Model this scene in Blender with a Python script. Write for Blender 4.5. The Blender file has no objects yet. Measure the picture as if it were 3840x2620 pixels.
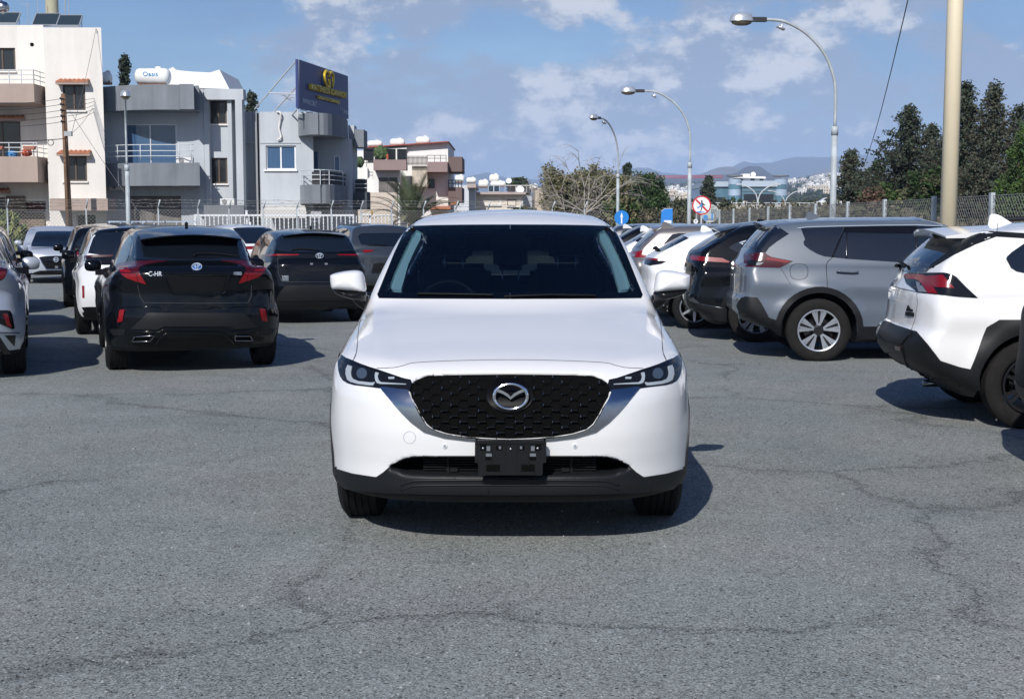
import bpy, bmesh, math, random
import numpy as np
from mathutils import Vector, Matrix
from mathutils.bvhtree import BVHTree
from mathutils.geometry import delaunay_2d_cdt
R = math.radians
SC = bpy.context.scene

# ------------------------------------------------------------------ camera
FPX = 4865.0            # focal length in photograph pixels (3840 wide)
PITCH = R(5.58)
CAM_H = 1.6
cd = bpy.data.cameras.new('camera'); cam = bpy.data.objects.new('camera', cd)
SC.collection.objects.link(cam); SC.camera = cam
cam.location = (0, 0, CAM_H); cam.rotation_euler = (R(90) - PITCH, 0, 0)
cd.sensor_width = 36.0; cd.lens = 36.0 * FPX / 3840; cd.clip_start = 0.1; cd.clip_end = 30000
SC.render.resolution_x = 1024; SC.render.resolution_y = 698

# ------------------------------------------------------------------ sky, sun, exposure
SUN_EL = R(37); SUN_DIR = Vector((-0.285, -0.958, 0)).normalized()
SUN_DIR = Vector((SUN_DIR.x * math.cos(SUN_EL), SUN_DIR.y * math.cos(SUN_EL), math.sin(SUN_EL)))
sl = bpy.data.lights.new('sun', 'SUN'); sl.energy = 4.6; sl.angle = R(0.53); sl.color = (1.0, 0.965, 0.92)
so = bpy.data.objects.new('sun', sl); SC.collection.objects.link(so)
so.rotation_euler = (-SUN_DIR).to_track_quat('-Z', 'Y').to_euler()
W = bpy.data.worlds.new('World'); SC.world = W; W.use_nodes = True
wn, wl = W.node_tree.nodes, W.node_tree.links
wn.clear()
def N(t, loc=None, tree=wn, **kw):
    n = tree.new(t)
    for k, v in kw.items(): setattr(n, k, v)
    return n
def wmath(op, a, b=None, clamp=False):
    n = wn.new('ShaderNodeMath'); n.operation = op; n.use_clamp = clamp
    for i, v in enumerate((a, b)):
        if v is None: continue
        if isinstance(v, (int, float)): n.inputs[i].default_value = v
        else: wl.new(v, n.inputs[i])
    return n.outputs[0]
def wmix(fac, a, b):
    n = wn.new('ShaderNodeMix'); n.data_type = 'RGBA'
    for i, v in ((0, fac), (6, a), (7, b)):
        if isinstance(v, (int, float)): n.inputs[i].default_value = v
        elif isinstance(v, tuple): n.inputs[i].default_value = (*v, 1)
        else: wl.new(v, n.inputs[i])
    return n.outputs[2]
sky = wn.new('ShaderNodeTexSky'); sky.sky_type = 'NISHITA'; sky.sun_disc = False
sky.sun_elevation = SUN_EL; sky.sun_rotation = math.atan2(SUN_DIR.x, SUN_DIR.y)
sky.air_density = 1.0; sky.dust_density = 0.6; sky.ozone_density = 2.4; sky.altitude = 50
tc = wn.new('ShaderNodeTexCoord')
sep = wn.new('ShaderNodeSeparateXYZ'); wl.new(tc.outputs['Generated'], sep.inputs[0])
zz = wmath('ADD', wmath('MAXIMUM', sep.outputs[2], 0.0), 0.22)
cx_ = wmath('DIVIDE', sep.outputs[0], zz); cy_ = wmath('DIVIDE', sep.outputs[1], zz)
def cloud_noise(sx, sy, sz, scale, detail, rough, offs):
    cmb = wn.new('ShaderNodeCombineXYZ')
    wl.new(wmath('MULTIPLY', sep.outputs[0], sx), cmb.inputs[0])
    wl.new(wmath('MULTIPLY', sep.outputs[1], sy), cmb.inputs[1])
    wl.new(wmath('MULTIPLY', sep.outputs[2], sz), cmb.inputs[2])
    mp = wn.new('ShaderNodeVectorMath'); mp.operation = 'ADD'
    wl.new(cmb.outputs[0], mp.inputs[0]); mp.inputs[1].default_value = offs
    nz = wn.new('ShaderNodeTexNoise'); nz.inputs['Scale'].default_value = scale
    nz.inputs['Detail'].default_value = detail; nz.inputs['Roughness'].default_value = rough
    wl.new(mp.outputs[0], nz.inputs['Vector'])
    return nz.outputs['Fac']
def ramp(v, a, b):
    n = wn.new('ShaderNodeMapRange'); n.interpolation_type = 'SMOOTHSTEP'
    wl.new(v, n.inputs[0]); n.inputs[1].default_value = a; n.inputs[2].default_value = b
    return n.outputs[0]
big = cloud_noise(1.0, 1.0, 1.9, 6.2, 9, 0.60, (2.3, 1.2, 0.62))
veil = cloud_noise(1.0, 1.0, 3.2, 4.0, 6, 0.55, (7.1, 4.2, 1.0))
puff = cloud_noise(1.0, 1.0, 1.7, 15.0, 9, 0.62, (1.7, 9.3, 0.6))
side = ramp(sep.outputs[0], -0.30, 0.05)
bank = wmath('MULTIPLY', ramp(sep.outputs[2], 0.155, 0.10), ramp(sep.outputs[0], -0.24, -0.10))
high = ramp(sep.outputs[2], 0.55, 0.25)          # clear blue overhead
low = ramp(sep.outputs[2], 0.10, 0.0)
bias = wmath('ADD', wmath('MULTIPLY', side, 0.075), wmath('MULTIPLY', bank, 0.12))
cov = wmath('MULTIPLY', ramp(wmath('ADD', big, bias), 0.545, 0.64), high)
vl = wmath('MULTIPLY', ramp(wmath('ADD', veil, bias), 0.42, 0.70), high)
hi = ramp(wmath('ADD', puff, wmath('MULTIPLY', big, 0.35)), 0.665, 0.79)
SKYK = 0.116
bgn = wn.new('ShaderNodeBackground'); bgn.inputs[1].default_value = SKYK
hsv = wn.new('ShaderNodeHueSaturation'); wl.new(sky.outputs[0], hsv.inputs['Color'])
hsv.inputs['Saturation'].default_value = 1.3; hsv.inputs['Value'].default_value = 0.86; hsv.inputs['Hue'].default_value = 0.512
c0 = wmix(wmath('MULTIPLY', low, 0.85), hsv.outputs[0], (1.65, 2.8, 4.95))
c1 = wmix(wmath('MULTIPLY', vl, 0.62), c0, (1.75, 2.9, 4.9))
c2 = wmix(wmath('MULTIPLY', cov, 0.86), c1, (2.9, 3.55, 4.85))
c3 = wmix(wmath('MULTIPLY', wmath('MULTIPLY', hi, cov), 0.90), c2, (6.7, 6.9, 7.4))
wl.new(c3, bgn.inputs[0])
wo = wn.new('ShaderNodeOutputWorld'); wl.new(bgn.outputs[0], wo.inputs[0])
SC.view_settings.view_transform = 'Standard'; SC.view_settings.look = 'None'
SC.view_settings.gamma = 1; SC.view_settings.exposure = -0.06
SC.cycles.use_denoising = True; SC.cycles.max_bounces = 7; SC.cycles.transparent_max_bounces = 24
SC.cycles.sample_clamp_indirect = 6; SC.cycles.caustics_reflective = False; SC.cycles.caustics_refractive = False
SC.cycles.volume_bounces = 0; SC.cycles.use_adaptive_sampling = True; SC.cycles.adaptive_threshold = 0.01

# ------------------------------------------------------------------ helpers: coordinates
_cp, _sp = math.cos(PITCH), math.sin(PITCH)
def ray(px, py):
    u = (px - 1920) / FPX; v = (1310 - py) / FPX
    return Vector((u, _cp + v * _sp, -_sp + v * _cp))
def at(px, py, Y):
    "world point seen at photograph pixel (px,py) at distance Y"
    d = ray(px, py); t = Y / d.y
    return Vector((d.x * t, Y, CAM_H + d.z * t))
def gnd(px, py):
    d = ray(px, py); t = -CAM_H / d.z
    return Vector((d.x * t, d.y * t, 0))
def project(X, Y, Z):
    dz = Z - CAM_H
    depth = Y * _cp - dz * _sp; up = Y * _sp + dz * _cp
    return 1920 + FPX * X / depth, 1310 - FPX * up / depth

# ------------------------------------------------------------------ helpers: objects
def tag(o, label=None, cat=None, group=None, kind=None):
    if label: o['label'] = label
    if cat: o['category'] = cat
    if group: o['group'] = group
    if kind: o['kind'] = kind
    return o
def empty(name, loc=(0, 0, 0), rz=0.0):
    o = bpy.data.objects.new(name, None); SC.collection.objects.link(o)
    o.location = loc; o.rotation_euler = (0, 0, rz); o.empty_display_size = 0.2
    return o
def mesh_obj(name, verts, faces, mat, parent=None, smooth=False, loc=None):
    me = bpy.data.meshes.new(name); me.from_pydata([tuple(v) for v in verts], [], faces); me.update()
    if smooth: me.polygons.foreach_set('use_smooth', [True] * len(me.polygons))
    for m in (mat if isinstance(mat, (list, tuple)) else [mat]): me.materials.append(m)
    o = bpy.data.objects.new(name, me); SC.collection.objects.link(o)
    if parent: o.parent = parent
    if loc is not None: o.location = loc
    return o
def copy_tree(o, parent=None):
    c = o.copy(); SC.collection.objects.link(c)
    if parent: c.parent = parent
    for ch in list(o.children): copy_tree(ch, c)
    return c
class MB:
    "collects shapes into ONE mesh"
    def __init__(s): s.v = []; s.f = []; s.m = []; s.cur = 0
    def add(s, vs, fs):
        b = len(s.v); s.v += [Vector(v) for v in vs]; s.f += [tuple(i + b for i in f) for f in fs]; s.m += [s.cur] * len(fs)
        return s
    def box(s, a, b, M=None):
        x0, y0, z0 = a; x1, y1, z1 = b
        vs = [Vector(p) for p in ((x0,y0,z0),(x1,y0,z0),(x1,y1,z0),(x0,y1,z0),(x0,y0,z1),(x1,y0,z1),(x1,y1,z1),(x0,y1,z1))]
        if M is not None: vs = [M @ v for v in vs]
        return s.add(vs, [(0,3,2,1),(4,5,6,7),(0,1,5,4),(1,2,6,5),(2,3,7,6),(3,0,4,7)])
    def cbox(s, c, d, M=None):
        return s.box([c[i] - d[i] / 2 for i in range(3)], [c[i] + d[i] / 2 for i in range(3)], M)
    def tube(s, pts, r, n=8, caps=True):
        pts = [Vector(p) for p in pts]; k = len(pts)
        rs = r if isinstance(r, (list, tuple)) else [r] * k
        vs = []; up = None
        for i, p in enumerate(pts):
            d = (pts[min(i + 1, k - 1)] - pts[max(i - 1, 0)]).normalized()
            if up is None:
                up = Vector((0, 0, 1)) if abs(d.z) < 0.9 else Vector((1, 0, 0))
            a = d.cross(up)
            if a.length < 1e-6: a = d.orthogonal()
            a.normalize(); bb = a.cross(d).normalized(); up = bb
            for j in range(n):
                t = 2 * math.pi * j / n
                vs.append(p + (a * math.cos(t) + bb * math.sin(t)) * rs[i])
        fs = [(i*n+j, i*n+(j+1) % n, (i+1)*n+(j+1) % n, (i+1)*n+j) for i in range(k-1) for j in range(n)]
        if caps: fs += [tuple(range(n-1, -1, -1)), tuple((k-1)*n+j for j in range(n))]
        return s.add(vs, fs)
    def lathe(s, prof, n=24, M=None, closed=False):
        "profile of (r, h) turned about z"
        vs = [Vector((r*math.cos(2*math.pi*j/n), r*math.sin(2*math.pi*j/n), h)) for r, h in prof for j in range(n)]
        if M is not None: vs = [M @ v for v in vs]
        k = len(prof)
        return s.add(vs, [(i*n+j, i*n+(j+1) % n, ((i+1) % k)*n+(j+1) % n, ((i+1) % k)*n+j) for i in range(k if closed else k-1) for j in range(n)])
    def prism(s, poly, d, M=None, back=0.0):
        "poly of (x,z); extruded along y from 0 to d"
        n = len(poly)
        vs = [Vector((x, back, z)) for x, z in poly] + [Vector((x, d, z)) for x, z in poly]
        if M is not None: vs = [M @ v for v in vs]
        return s.add(vs, [tuple(range(n)), tuple(range(2*n-1, n-1, -1))] + [(i, i+n, (i+1) % n + n, (i+1) % n) for i in range(n)])
    def build(s, name, mat, parent=None, smooth=False, loc=None, fix=True):
        o = mesh_obj(name, s.v, s.f, mat, parent, smooth, loc)
        if any(s.m): o.data.polygons.foreach_set('material_index', s.m)
        if fix:
            bm = bmesh.new(); bm.from_mesh(o.data); bmesh.ops.recalc_face_normals(bm, faces=bm.faces); bm.to_mesh(o.data); bm.free()
        return o
def cat(pts, n=6, closed=False):
    "Catmull-Rom through 2D/3D points"
    P = [np.array(p, float) for p in pts]; m = len(P); out = []
    rng = range(m) if closed else range(m - 1)
    for i in rng:
        p0 = P[(i-1) % m] if closed or i > 0 else P[0]*2 - P[1]
        p1 = P[i]; p2 = P[(i+1) % m]
        p3 = P[(i+2) % m] if closed or i + 2 < m else P[-1]*2 - P[-2]
        for k in range(n):
            t = k / n
            out.append(0.5*((2*p1) + (-p0+p2)*t + (2*p0-5*p1+4*p2-p3)*t*t + (-p0+3*p1-3*p2+p3)*t**3))
    if not closed: out.append(P[-1])
    return [tuple(p) for p in out]
def text_obj(name, s, mat, size=0.1, ext=0.004, M=None, parent=None, sx=1.0, bold=0.0, width=None, spacing=1.0):
    cu = bpy.data.curves.new(name, 'FONT'); cu.body = s; cu.size = size; cu.extrude = ext; cu.offset = bold
    cu.align_x = 'CENTER'; cu.align_y = 'CENTER'; cu.space_character = spacing; cu.resolution_u = 3
    o = bpy.data.objects.new(name, cu); SC.collection.objects.link(o)
    dg = bpy.context.evaluated_depsgraph_get()
    me = bpy.data.meshes.new_from_object(o.evaluated_get(dg))
    bpy.data.objects.remove(o); bpy.data.curves.remove(cu)
    if width:
        xs = [v.co.x for v in me.vertices]; sx = width / max(1e-6, max(xs) - min(xs))
        cxm = (max(xs) + min(xs)) / 2
        for v in me.vertices: v.co.x -= cxm
    for v in me.vertices: v.co.x *= sx
    if M is not None: me.transform(M)
    me.materials.clear(); me.materials.append(mat); me.name = name
    r = bpy.data.objects.new(name, me); SC.collection.objects.link(r)
    if parent: r.parent = parent
    return r

# ------------------------------------------------------------------ materials
MATS = {}
def mat(name, col=(0.5, 0.5, 0.5), rough=0.5, metal=0.0, spec=0.5, coat=0.0, bump=None, vary=None, emit=None, sheen=0, coat_rough=0.03):
    """bump=(scale,strength,dist) noise bump; vary=(scale, amount) slow colour variation"""
    if name in MATS: return MATS[name]
    m = bpy.data.materials.new(name); m.use_nodes = True; MATS[name] = m
    nt = m.node_tree; b = nt.nodes['Principled BSDF']
    b.inputs['Base Color'].default_value = (*col, 1); b.inputs['Roughness'].default_value = rough
    b.inputs['Metallic'].default_value = metal; b.inputs['Specular IOR Level'].default_value = spec
    b.inputs['Coat Weight'].default_value = coat; b.inputs['Coat Roughness'].default_value = coat_rough
    if emit: b.inputs['Emission Color'].default_value = (*emit[0], 1); b.inputs['Emission Strength'].default_value = emit[1]
    if bump or vary:
        t = nt.nodes.new('ShaderNodeTexCoord')
    if bump:
        nz = nt.nodes.new('ShaderNodeTexNoise'); nz.inputs['Scale'].default_value = bump[0]; nz.inputs['Detail'].default_value = 6
        nt.links.new(t.outputs['Object'], nz.inputs['Vector'])
        bp = nt.nodes.new('ShaderNodeBump'); bp.inputs['Strength'].default_value = bump[1]; bp.inputs['Distance'].default_value = bump[2]
        nt.links.new(nz.outputs['Fac'], bp.inputs['Height']); nt.links.new(bp.outputs[0], b.inputs['Normal'])
    if vary:
        nz = nt.nodes.new('ShaderNodeTexNoise'); nz.inputs['Scale'].default_value = vary[0]; nz.inputs['Detail'].default_value = 8
        nz.inputs['Roughness'].default_value = 0.65
        nt.links.new(t.outputs['Object'], nz.inputs['Vector'])
        mr = nt.nodes.new('ShaderNodeMapRange'); mr.inputs[1].default_value = 0.3; mr.inputs[2].default_value = 0.7
        mr.inputs[3].default_value = 1 - vary[1]; mr.inputs[4].default_value = 1 + vary[1]
        nt.links.new(nz.outputs['Fac'], mr.inputs[0])
        vm = nt.nodes.new('ShaderNodeVectorMath'); vm.operation = 'SCALE'; vm.inputs[0].default_value = col
        nt.links.new(mr.outputs[0], vm.inputs['Scale']); nt.links.new(vm.outputs[0], b.inputs['Base Color'])
    return m
def glass_mat(name, tint, ior=1.5, rough=0.0):
    m = bpy.data.materials.new(name); m.use_nodes = True; MATS[name] = m; nt = m.node_tree; nt.nodes.clear()
    tr = nt.nodes.new('ShaderNodeBsdfTransparent'); tr.inputs[0].default_value = (*tint, 1)
    gl = nt.nodes.new('ShaderNodeBsdfGlossy'); gl.inputs['Roughness'].default_value = rough
    fr = nt.nodes.new('ShaderNodeFresnel'); fr.inputs[0].default_value = ior
    mx = nt.nodes.new('ShaderNodeMixShader'); o = nt.nodes.new('ShaderNodeOutputMaterial')
    nt.links.new(fr.outputs[0], mx.inputs[0]); nt.links.new(tr.outputs[0], mx.inputs[1]); nt.links.new(gl.outputs[0], mx.inputs[2])
    nt.links.new(mx.outputs[0], o.inputs[0])
    return m

# ------------------------------------------------------------------ car bodies: implicit surfaces turned into meshes
def pch(pts, n=700):
    "monotone cubic through (x,y) points -> table function"
    pts = sorted(pts); x = np.array([p[0] for p in pts], float); y = np.array([p[1] for p in pts], float)
    if len(x) == 2: return lambda q: np.interp(q, x, y)
    h = np.diff(x); d = np.diff(y) / h; m = np.zeros(len(x))
    for i in range(1, len(x) - 1):
        if d[i-1] * d[i] > 0:
            w1 = 2*h[i] + h[i-1]; w2 = h[i] + 2*h[i-1]; m[i] = (w1 + w2) / (w1/d[i-1] + w2/d[i])
    m[0] = d[0]; m[-1] = d[-1]
    xs = np.linspace(x[0], x[-1], n); k = np.clip(np.searchsorted(x, xs) - 1, 0, len(h) - 1)
    t = (xs - x[k]) / h[k]; hh = h[k]
    ys = (2*t**3-3*t**2+1)*y[k] + (t**3-2*t**2+t)*hh*m[k] + (-2*t**3+3*t**2)*y[k+1] + (t**3-t**2)*hh*m[k+1]
    return lambda q: np.interp(q, xs, ys)
def smax(a, b, k):
    h = np.maximum(k - np.abs(a - b), 0) / k
    return np.maximum(a, b) + h*h*k*0.25
def smin(a, b, k): return -smax(-a, -b, k)
def sstep(x, a, b):
    t = np.clip((x - a) / (b - a), 0, 1); return t*t*(3-2*t)
def poly_sd(poly, U, V):
    "signed distance to a 2D polygon (negative inside)"
    U, V = np.broadcast_arrays(U, V); d = np.full(U.shape, 1e9); ins = np.zeros(U.shape, bool)
    n = len(poly)
    for i in range(n):
        ax, ay = poly[i]; bx, by = poly[(i+1) % n]; ex, ey = bx-ax, by-ay
        wx, wy = U-ax, V-ay; t = np.clip((wx*ex + wy*ey) / (ex*ex + ey*ey + 1e-12), 0, 1)
        d = np.minimum(d, (wx-ex*t)**2 + (wy-ey*t)**2)
        c = ((ay > V) != (by > V)) & (U < (bx-ax)*(V-ay)/((by-ay) + 1e-12) + ax)
        ins ^= c
    return np.where(ins, -np.sqrt(d), np.sqrt(d))

class Body:
    """car body in 'y from the front bumper' coordinates, front towards -y, z up, symmetric in x"""
    def __init__(s, P):
        s.P = P
        for k in ('hood', 'plan', 'sect', 'front', 'rear', 'roof', 'gplan', 'ws', 'rg'): setattr(s, k, pch(P[k]))
    def solid(s, X, Y, Z):
        P = s.P; a = np.abs(X); w = s.plan(Y)
        kk = P.get('k', 0.05)
        # flares over the wheels
        fl = 0
        for yw in P['axles']:
            r = np.sqrt((Y-yw)**2 + (Z-P['rt'])**2)
            fl = fl + P['flare'] * np.exp(-((r - P['ra'] - 0.03) / P.get('flw', 0.09))**2)
        wz = w * s.sect(Z) + fl
        if 'crease' in P:      # (z at front, z at rear, depth)
            zc0, zc1, dep = P['crease']; zc = zc0 + (zc1-zc0) * Y / P['L']
            wz = wz + dep * np.exp(-((Z-zc)/0.07)**2) - dep * np.exp(-((Z-zc+0.16)/0.09)**2)
        side = a - wz
        rel = a / w
        top = Z - (s.hood(Y) - P.get('crown', 0.06) * rel**2 - P.get('crown4', 0.05) * rel**6)
        if 'hoodlines' in P: top = top - P['hoodlines'](a, Y)
        top = top * 0.93
        fr = s.front(Z) + P['fcurve'] * rel**P.get('fpow', 2.6) - Y
        rr = Y - (s.rear(Z) - P['rcurve'] * rel**P.get('rpow', 3.0))
        bot = P['zb'] + 0.0*Y - Z
        f = smax(side, top, P.get('ksh', 0.14))
        f = smax(f, fr*0.9, P.get('kf', 0.10)); f = smax(f, rr*0.9, P.get('kr', 0.08)); f = smax(f, bot, 0.06)
        # greenhouse
        gw = s.gplan(Y) - P['tumble'] * np.maximum(Z - P['zbelt'], -0.03) - P.get('tumble2', 0.10) * np.maximum(Z - P['zbelt'], 0)**2
        g = smax(a - gw, Z - (s.roof(Y) - P.get('rcrown', 0.05) * (a / 0.6)**2), P.get('kroof', 0.10))
        wsf = (s.ws(Z) + P['wscurve'] * (a / 0.75)**2 - Y) * P.get('wsn', 0.5)
        rgf = (Y - (s.rg(Z) - P['rgcurve'] * (a / 0.7)**2)) * P.get('rgn', 0.75)
        g = smax(g, wsf, 0.05); g = smax(g, rgf, P.get('krg', 0.06)); g = smax(g, 0.7 - Z, 0.02)
        f = smin(f, g, P.get('kg', 0.045))
        if 'extra' in P: f = P['extra'](s, f, a, X, Y, Z)
        return f
    def cut(s, X, Y, Z):
        P = s.P; f = s.solid(X, Y, Z); a = np.abs(X)
        if 'recess' in P:
            f = f + P['recess'](X, Y, Z, f)
        for yw in P['axles']:
            r = np.sqrt((Y-yw)**2 + (Z-P['rt'])**2)
            f = np.maximum(f, -np.maximum(r - P['ra'], (P['w'] - 0.34) - a))
        if 'cavity' in P: f = np.maximum(f, -P['cavity'](X, Y, Z, s.solid(X, Y, Z)))
        return f
    def mesh(s, fn, h):
        P = s.P; xm = P['w'] + 0.08
        nx = int(2*xm/h) + 3; ny = int((P['L'] + 0.3)/h) + 3; nz = int((P['H'] + 0.2 - P['zb'] + 0.1)/h) + 3
        o = np.array([-(nx-1)*h/2 + 0.0, -0.15, P['zb'] - 0.1])
        X = (o[0] + h*np.arange(nx))[:, None, None]; Y = (o[1] + h*np.arange(ny))[None, :, None]; Z = (o[2] + h*np.arange(nz))[None, None, :]
        F = np.broadcast_to(fn(X, Y, Z), (nx, ny, nz)) + 1e-7
        ins = F < 0
        C = [(i, j, k) for i in (0, 1) for j in (0, 1) for k in (0, 1)]
        cnt = sum(ins[i:nx-1+i, j:ny-1+j, k:nz-1+k].astype(np.int8) for i, j, k in C)
        act = (cnt > 0) & (cnt < 8); idx = np.argwhere(act); cid = -np.ones(act.shape, int); cid[tuple(idx.T)] = np.arange(len(idx))
        vals = np.stack([F[idx[:, 0]+i, idx[:, 1]+j, idx[:, 2]+k] for i, j, k in C], 1)
        acc = np.zeros((len(idx), 3)); n = np.zeros(len(idx)); CA = np.array(C, float)
        for p in range(8):
            for q in range(p+1, 8):
                if np.abs(CA[p]-CA[q]).sum() != 1: continue
                m = (vals[:, p] < 0) != (vals[:, q] < 0)
                t = vals[m, p] / (vals[m, p] - vals[m, q])
                acc[m] += CA[p] + t[:, None]*(CA[q]-CA[p]); n[m] += 1
        V = (idx + acc / n[:, None]) * h + o
        quads = []
        for ax in range(3):
            sl0 = [slice(None)]*3; sl1 = [slice(None)]*3; sl0[ax] = slice(0, -1); sl1[ax] = slice(1, None)
            d = ins[tuple(sl0)] != ins[tuple(sl1)]
            e = np.argwhere(d); b, c = [(1, 2), (2, 0), (0, 1)][ax]
            e = e[(e[:, b] > 0) & (e[:, c] > 0) & (e[:, b] < act.shape[b]) & (e[:, c] < act.shape[c])]
            fl = ins[tuple(sl0)][tuple(e.T)]
            q = []
            for db, dc in ((-1, -1), (0, -1), (0, 0), (-1, 0)):
                g = e.copy(); g[:, b] += db; g[:, c] += dc; q.append(cid[tuple(g.T)])
            q = np.stack(q, 1); q[~fl] = q[~fl][:, ::-1]; quads.append(q)
        Q = np.concatenate(quads); Q = Q[(Q >= 0).all(1)]
        def ev(p): return fn(p[:, 0], p[:, 1], p[:, 2])
        # relax, then pull onto the surface
        for it in range(2):
            sm = np.zeros_like(V); ct = np.zeros(len(V))
            for a_, b_ in ((0, 1), (1, 2), (2, 3), (3, 0)):
                for u, v in ((a_, b_), (b_, a_)):
                    np.add.at(sm, Q[:, u], V[Q[:, v]]); np.add.at(ct, Q[:, u], 1)
            V = 0.5*V + 0.5*sm/np.maximum(ct, 1)[:, None]
            for _ in range(2):
                e = 0.002; f0 = ev(V); G = np.stack([(ev(V + e*np.eye(3)[k]) - ev(V - e*np.eye(3)[k]))/(2*e) for k in range(3)], 1)
                st = -(f0 / np.maximum((G**2).sum(1), 0.05))[:, None]*G
                ln = np.linalg.norm(st, axis=1); st *= np.minimum(1, 0.6*h/np.maximum(ln, 1e-9))[:, None]; V = V + st
        return V, Q
def np_mesh(name, V, Q, mats, smooth=True, midx=None):
    me = bpy.data.meshes.new(name); me.vertices.add(len(V)); me.vertices.foreach_set('co', V.astype(np.float32).ravel())
    n = Q.shape[1]; me.loops.add(len(Q)*n); me.loops.foreach_set('vertex_index', Q.astype(np.int32).ravel())
    me.polygons.add(len(Q)); me.polygons.foreach_set('loop_start', np.arange(0, len(Q)*n, n, dtype=np.int32))
    me.polygons.foreach_set('use_smooth', np.full(len(Q), smooth))
    for m in mats: me.materials.append(m)
    if midx is not None: me.polygons.foreach_set('material_index', midx.astype(np.int32))
    me.update(calc_edges=True); me.validate()
    return me

def triangulate(outline, cell):
    "outline: closed 2D polygon -> (points, tris, boundary index loop)"
    pts = []
    n = len(outline)
    for i in range(n):
        a = np.array(outline[i], float); b = np.array(outline[(i+1) % n], float); m = max(1, int(round(np.linalg.norm(b-a)/cell)))
        for k in range(m): pts.append(tuple(a + (b-a)*k/m))
    nb = len(pts); P = np.array(pts)
    gx = np.arange(P[:, 0].min() + cell/2, P[:, 0].max(), cell); gy = np.arange(P[:, 1].min() + cell/2, P[:, 1].max(), cell)
    if len(gx) and len(gy):
        GX, GY = np.meshgrid(gx, gy); sd = poly_sd([tuple(p) for p in pts], GX.ravel(), GY.ravel())
        ins = sd < -cell*0.45
        pts += list(zip(GX.ravel()[ins], GY.ravel()[ins]))
    vs, es, fs, ov, oe, of = delaunay_2d_cdt([Vector(p) for p in pts], [], [list(range(nb))], 1, 1e-5)
    mp = {}
    for i, lst in enumerate(ov):
        for q in lst: mp[q] = i
    return [tuple(v) for v in vs], [tuple(f) for f in fs], [mp[i] for i in range(nb) if i in mp]

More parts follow.
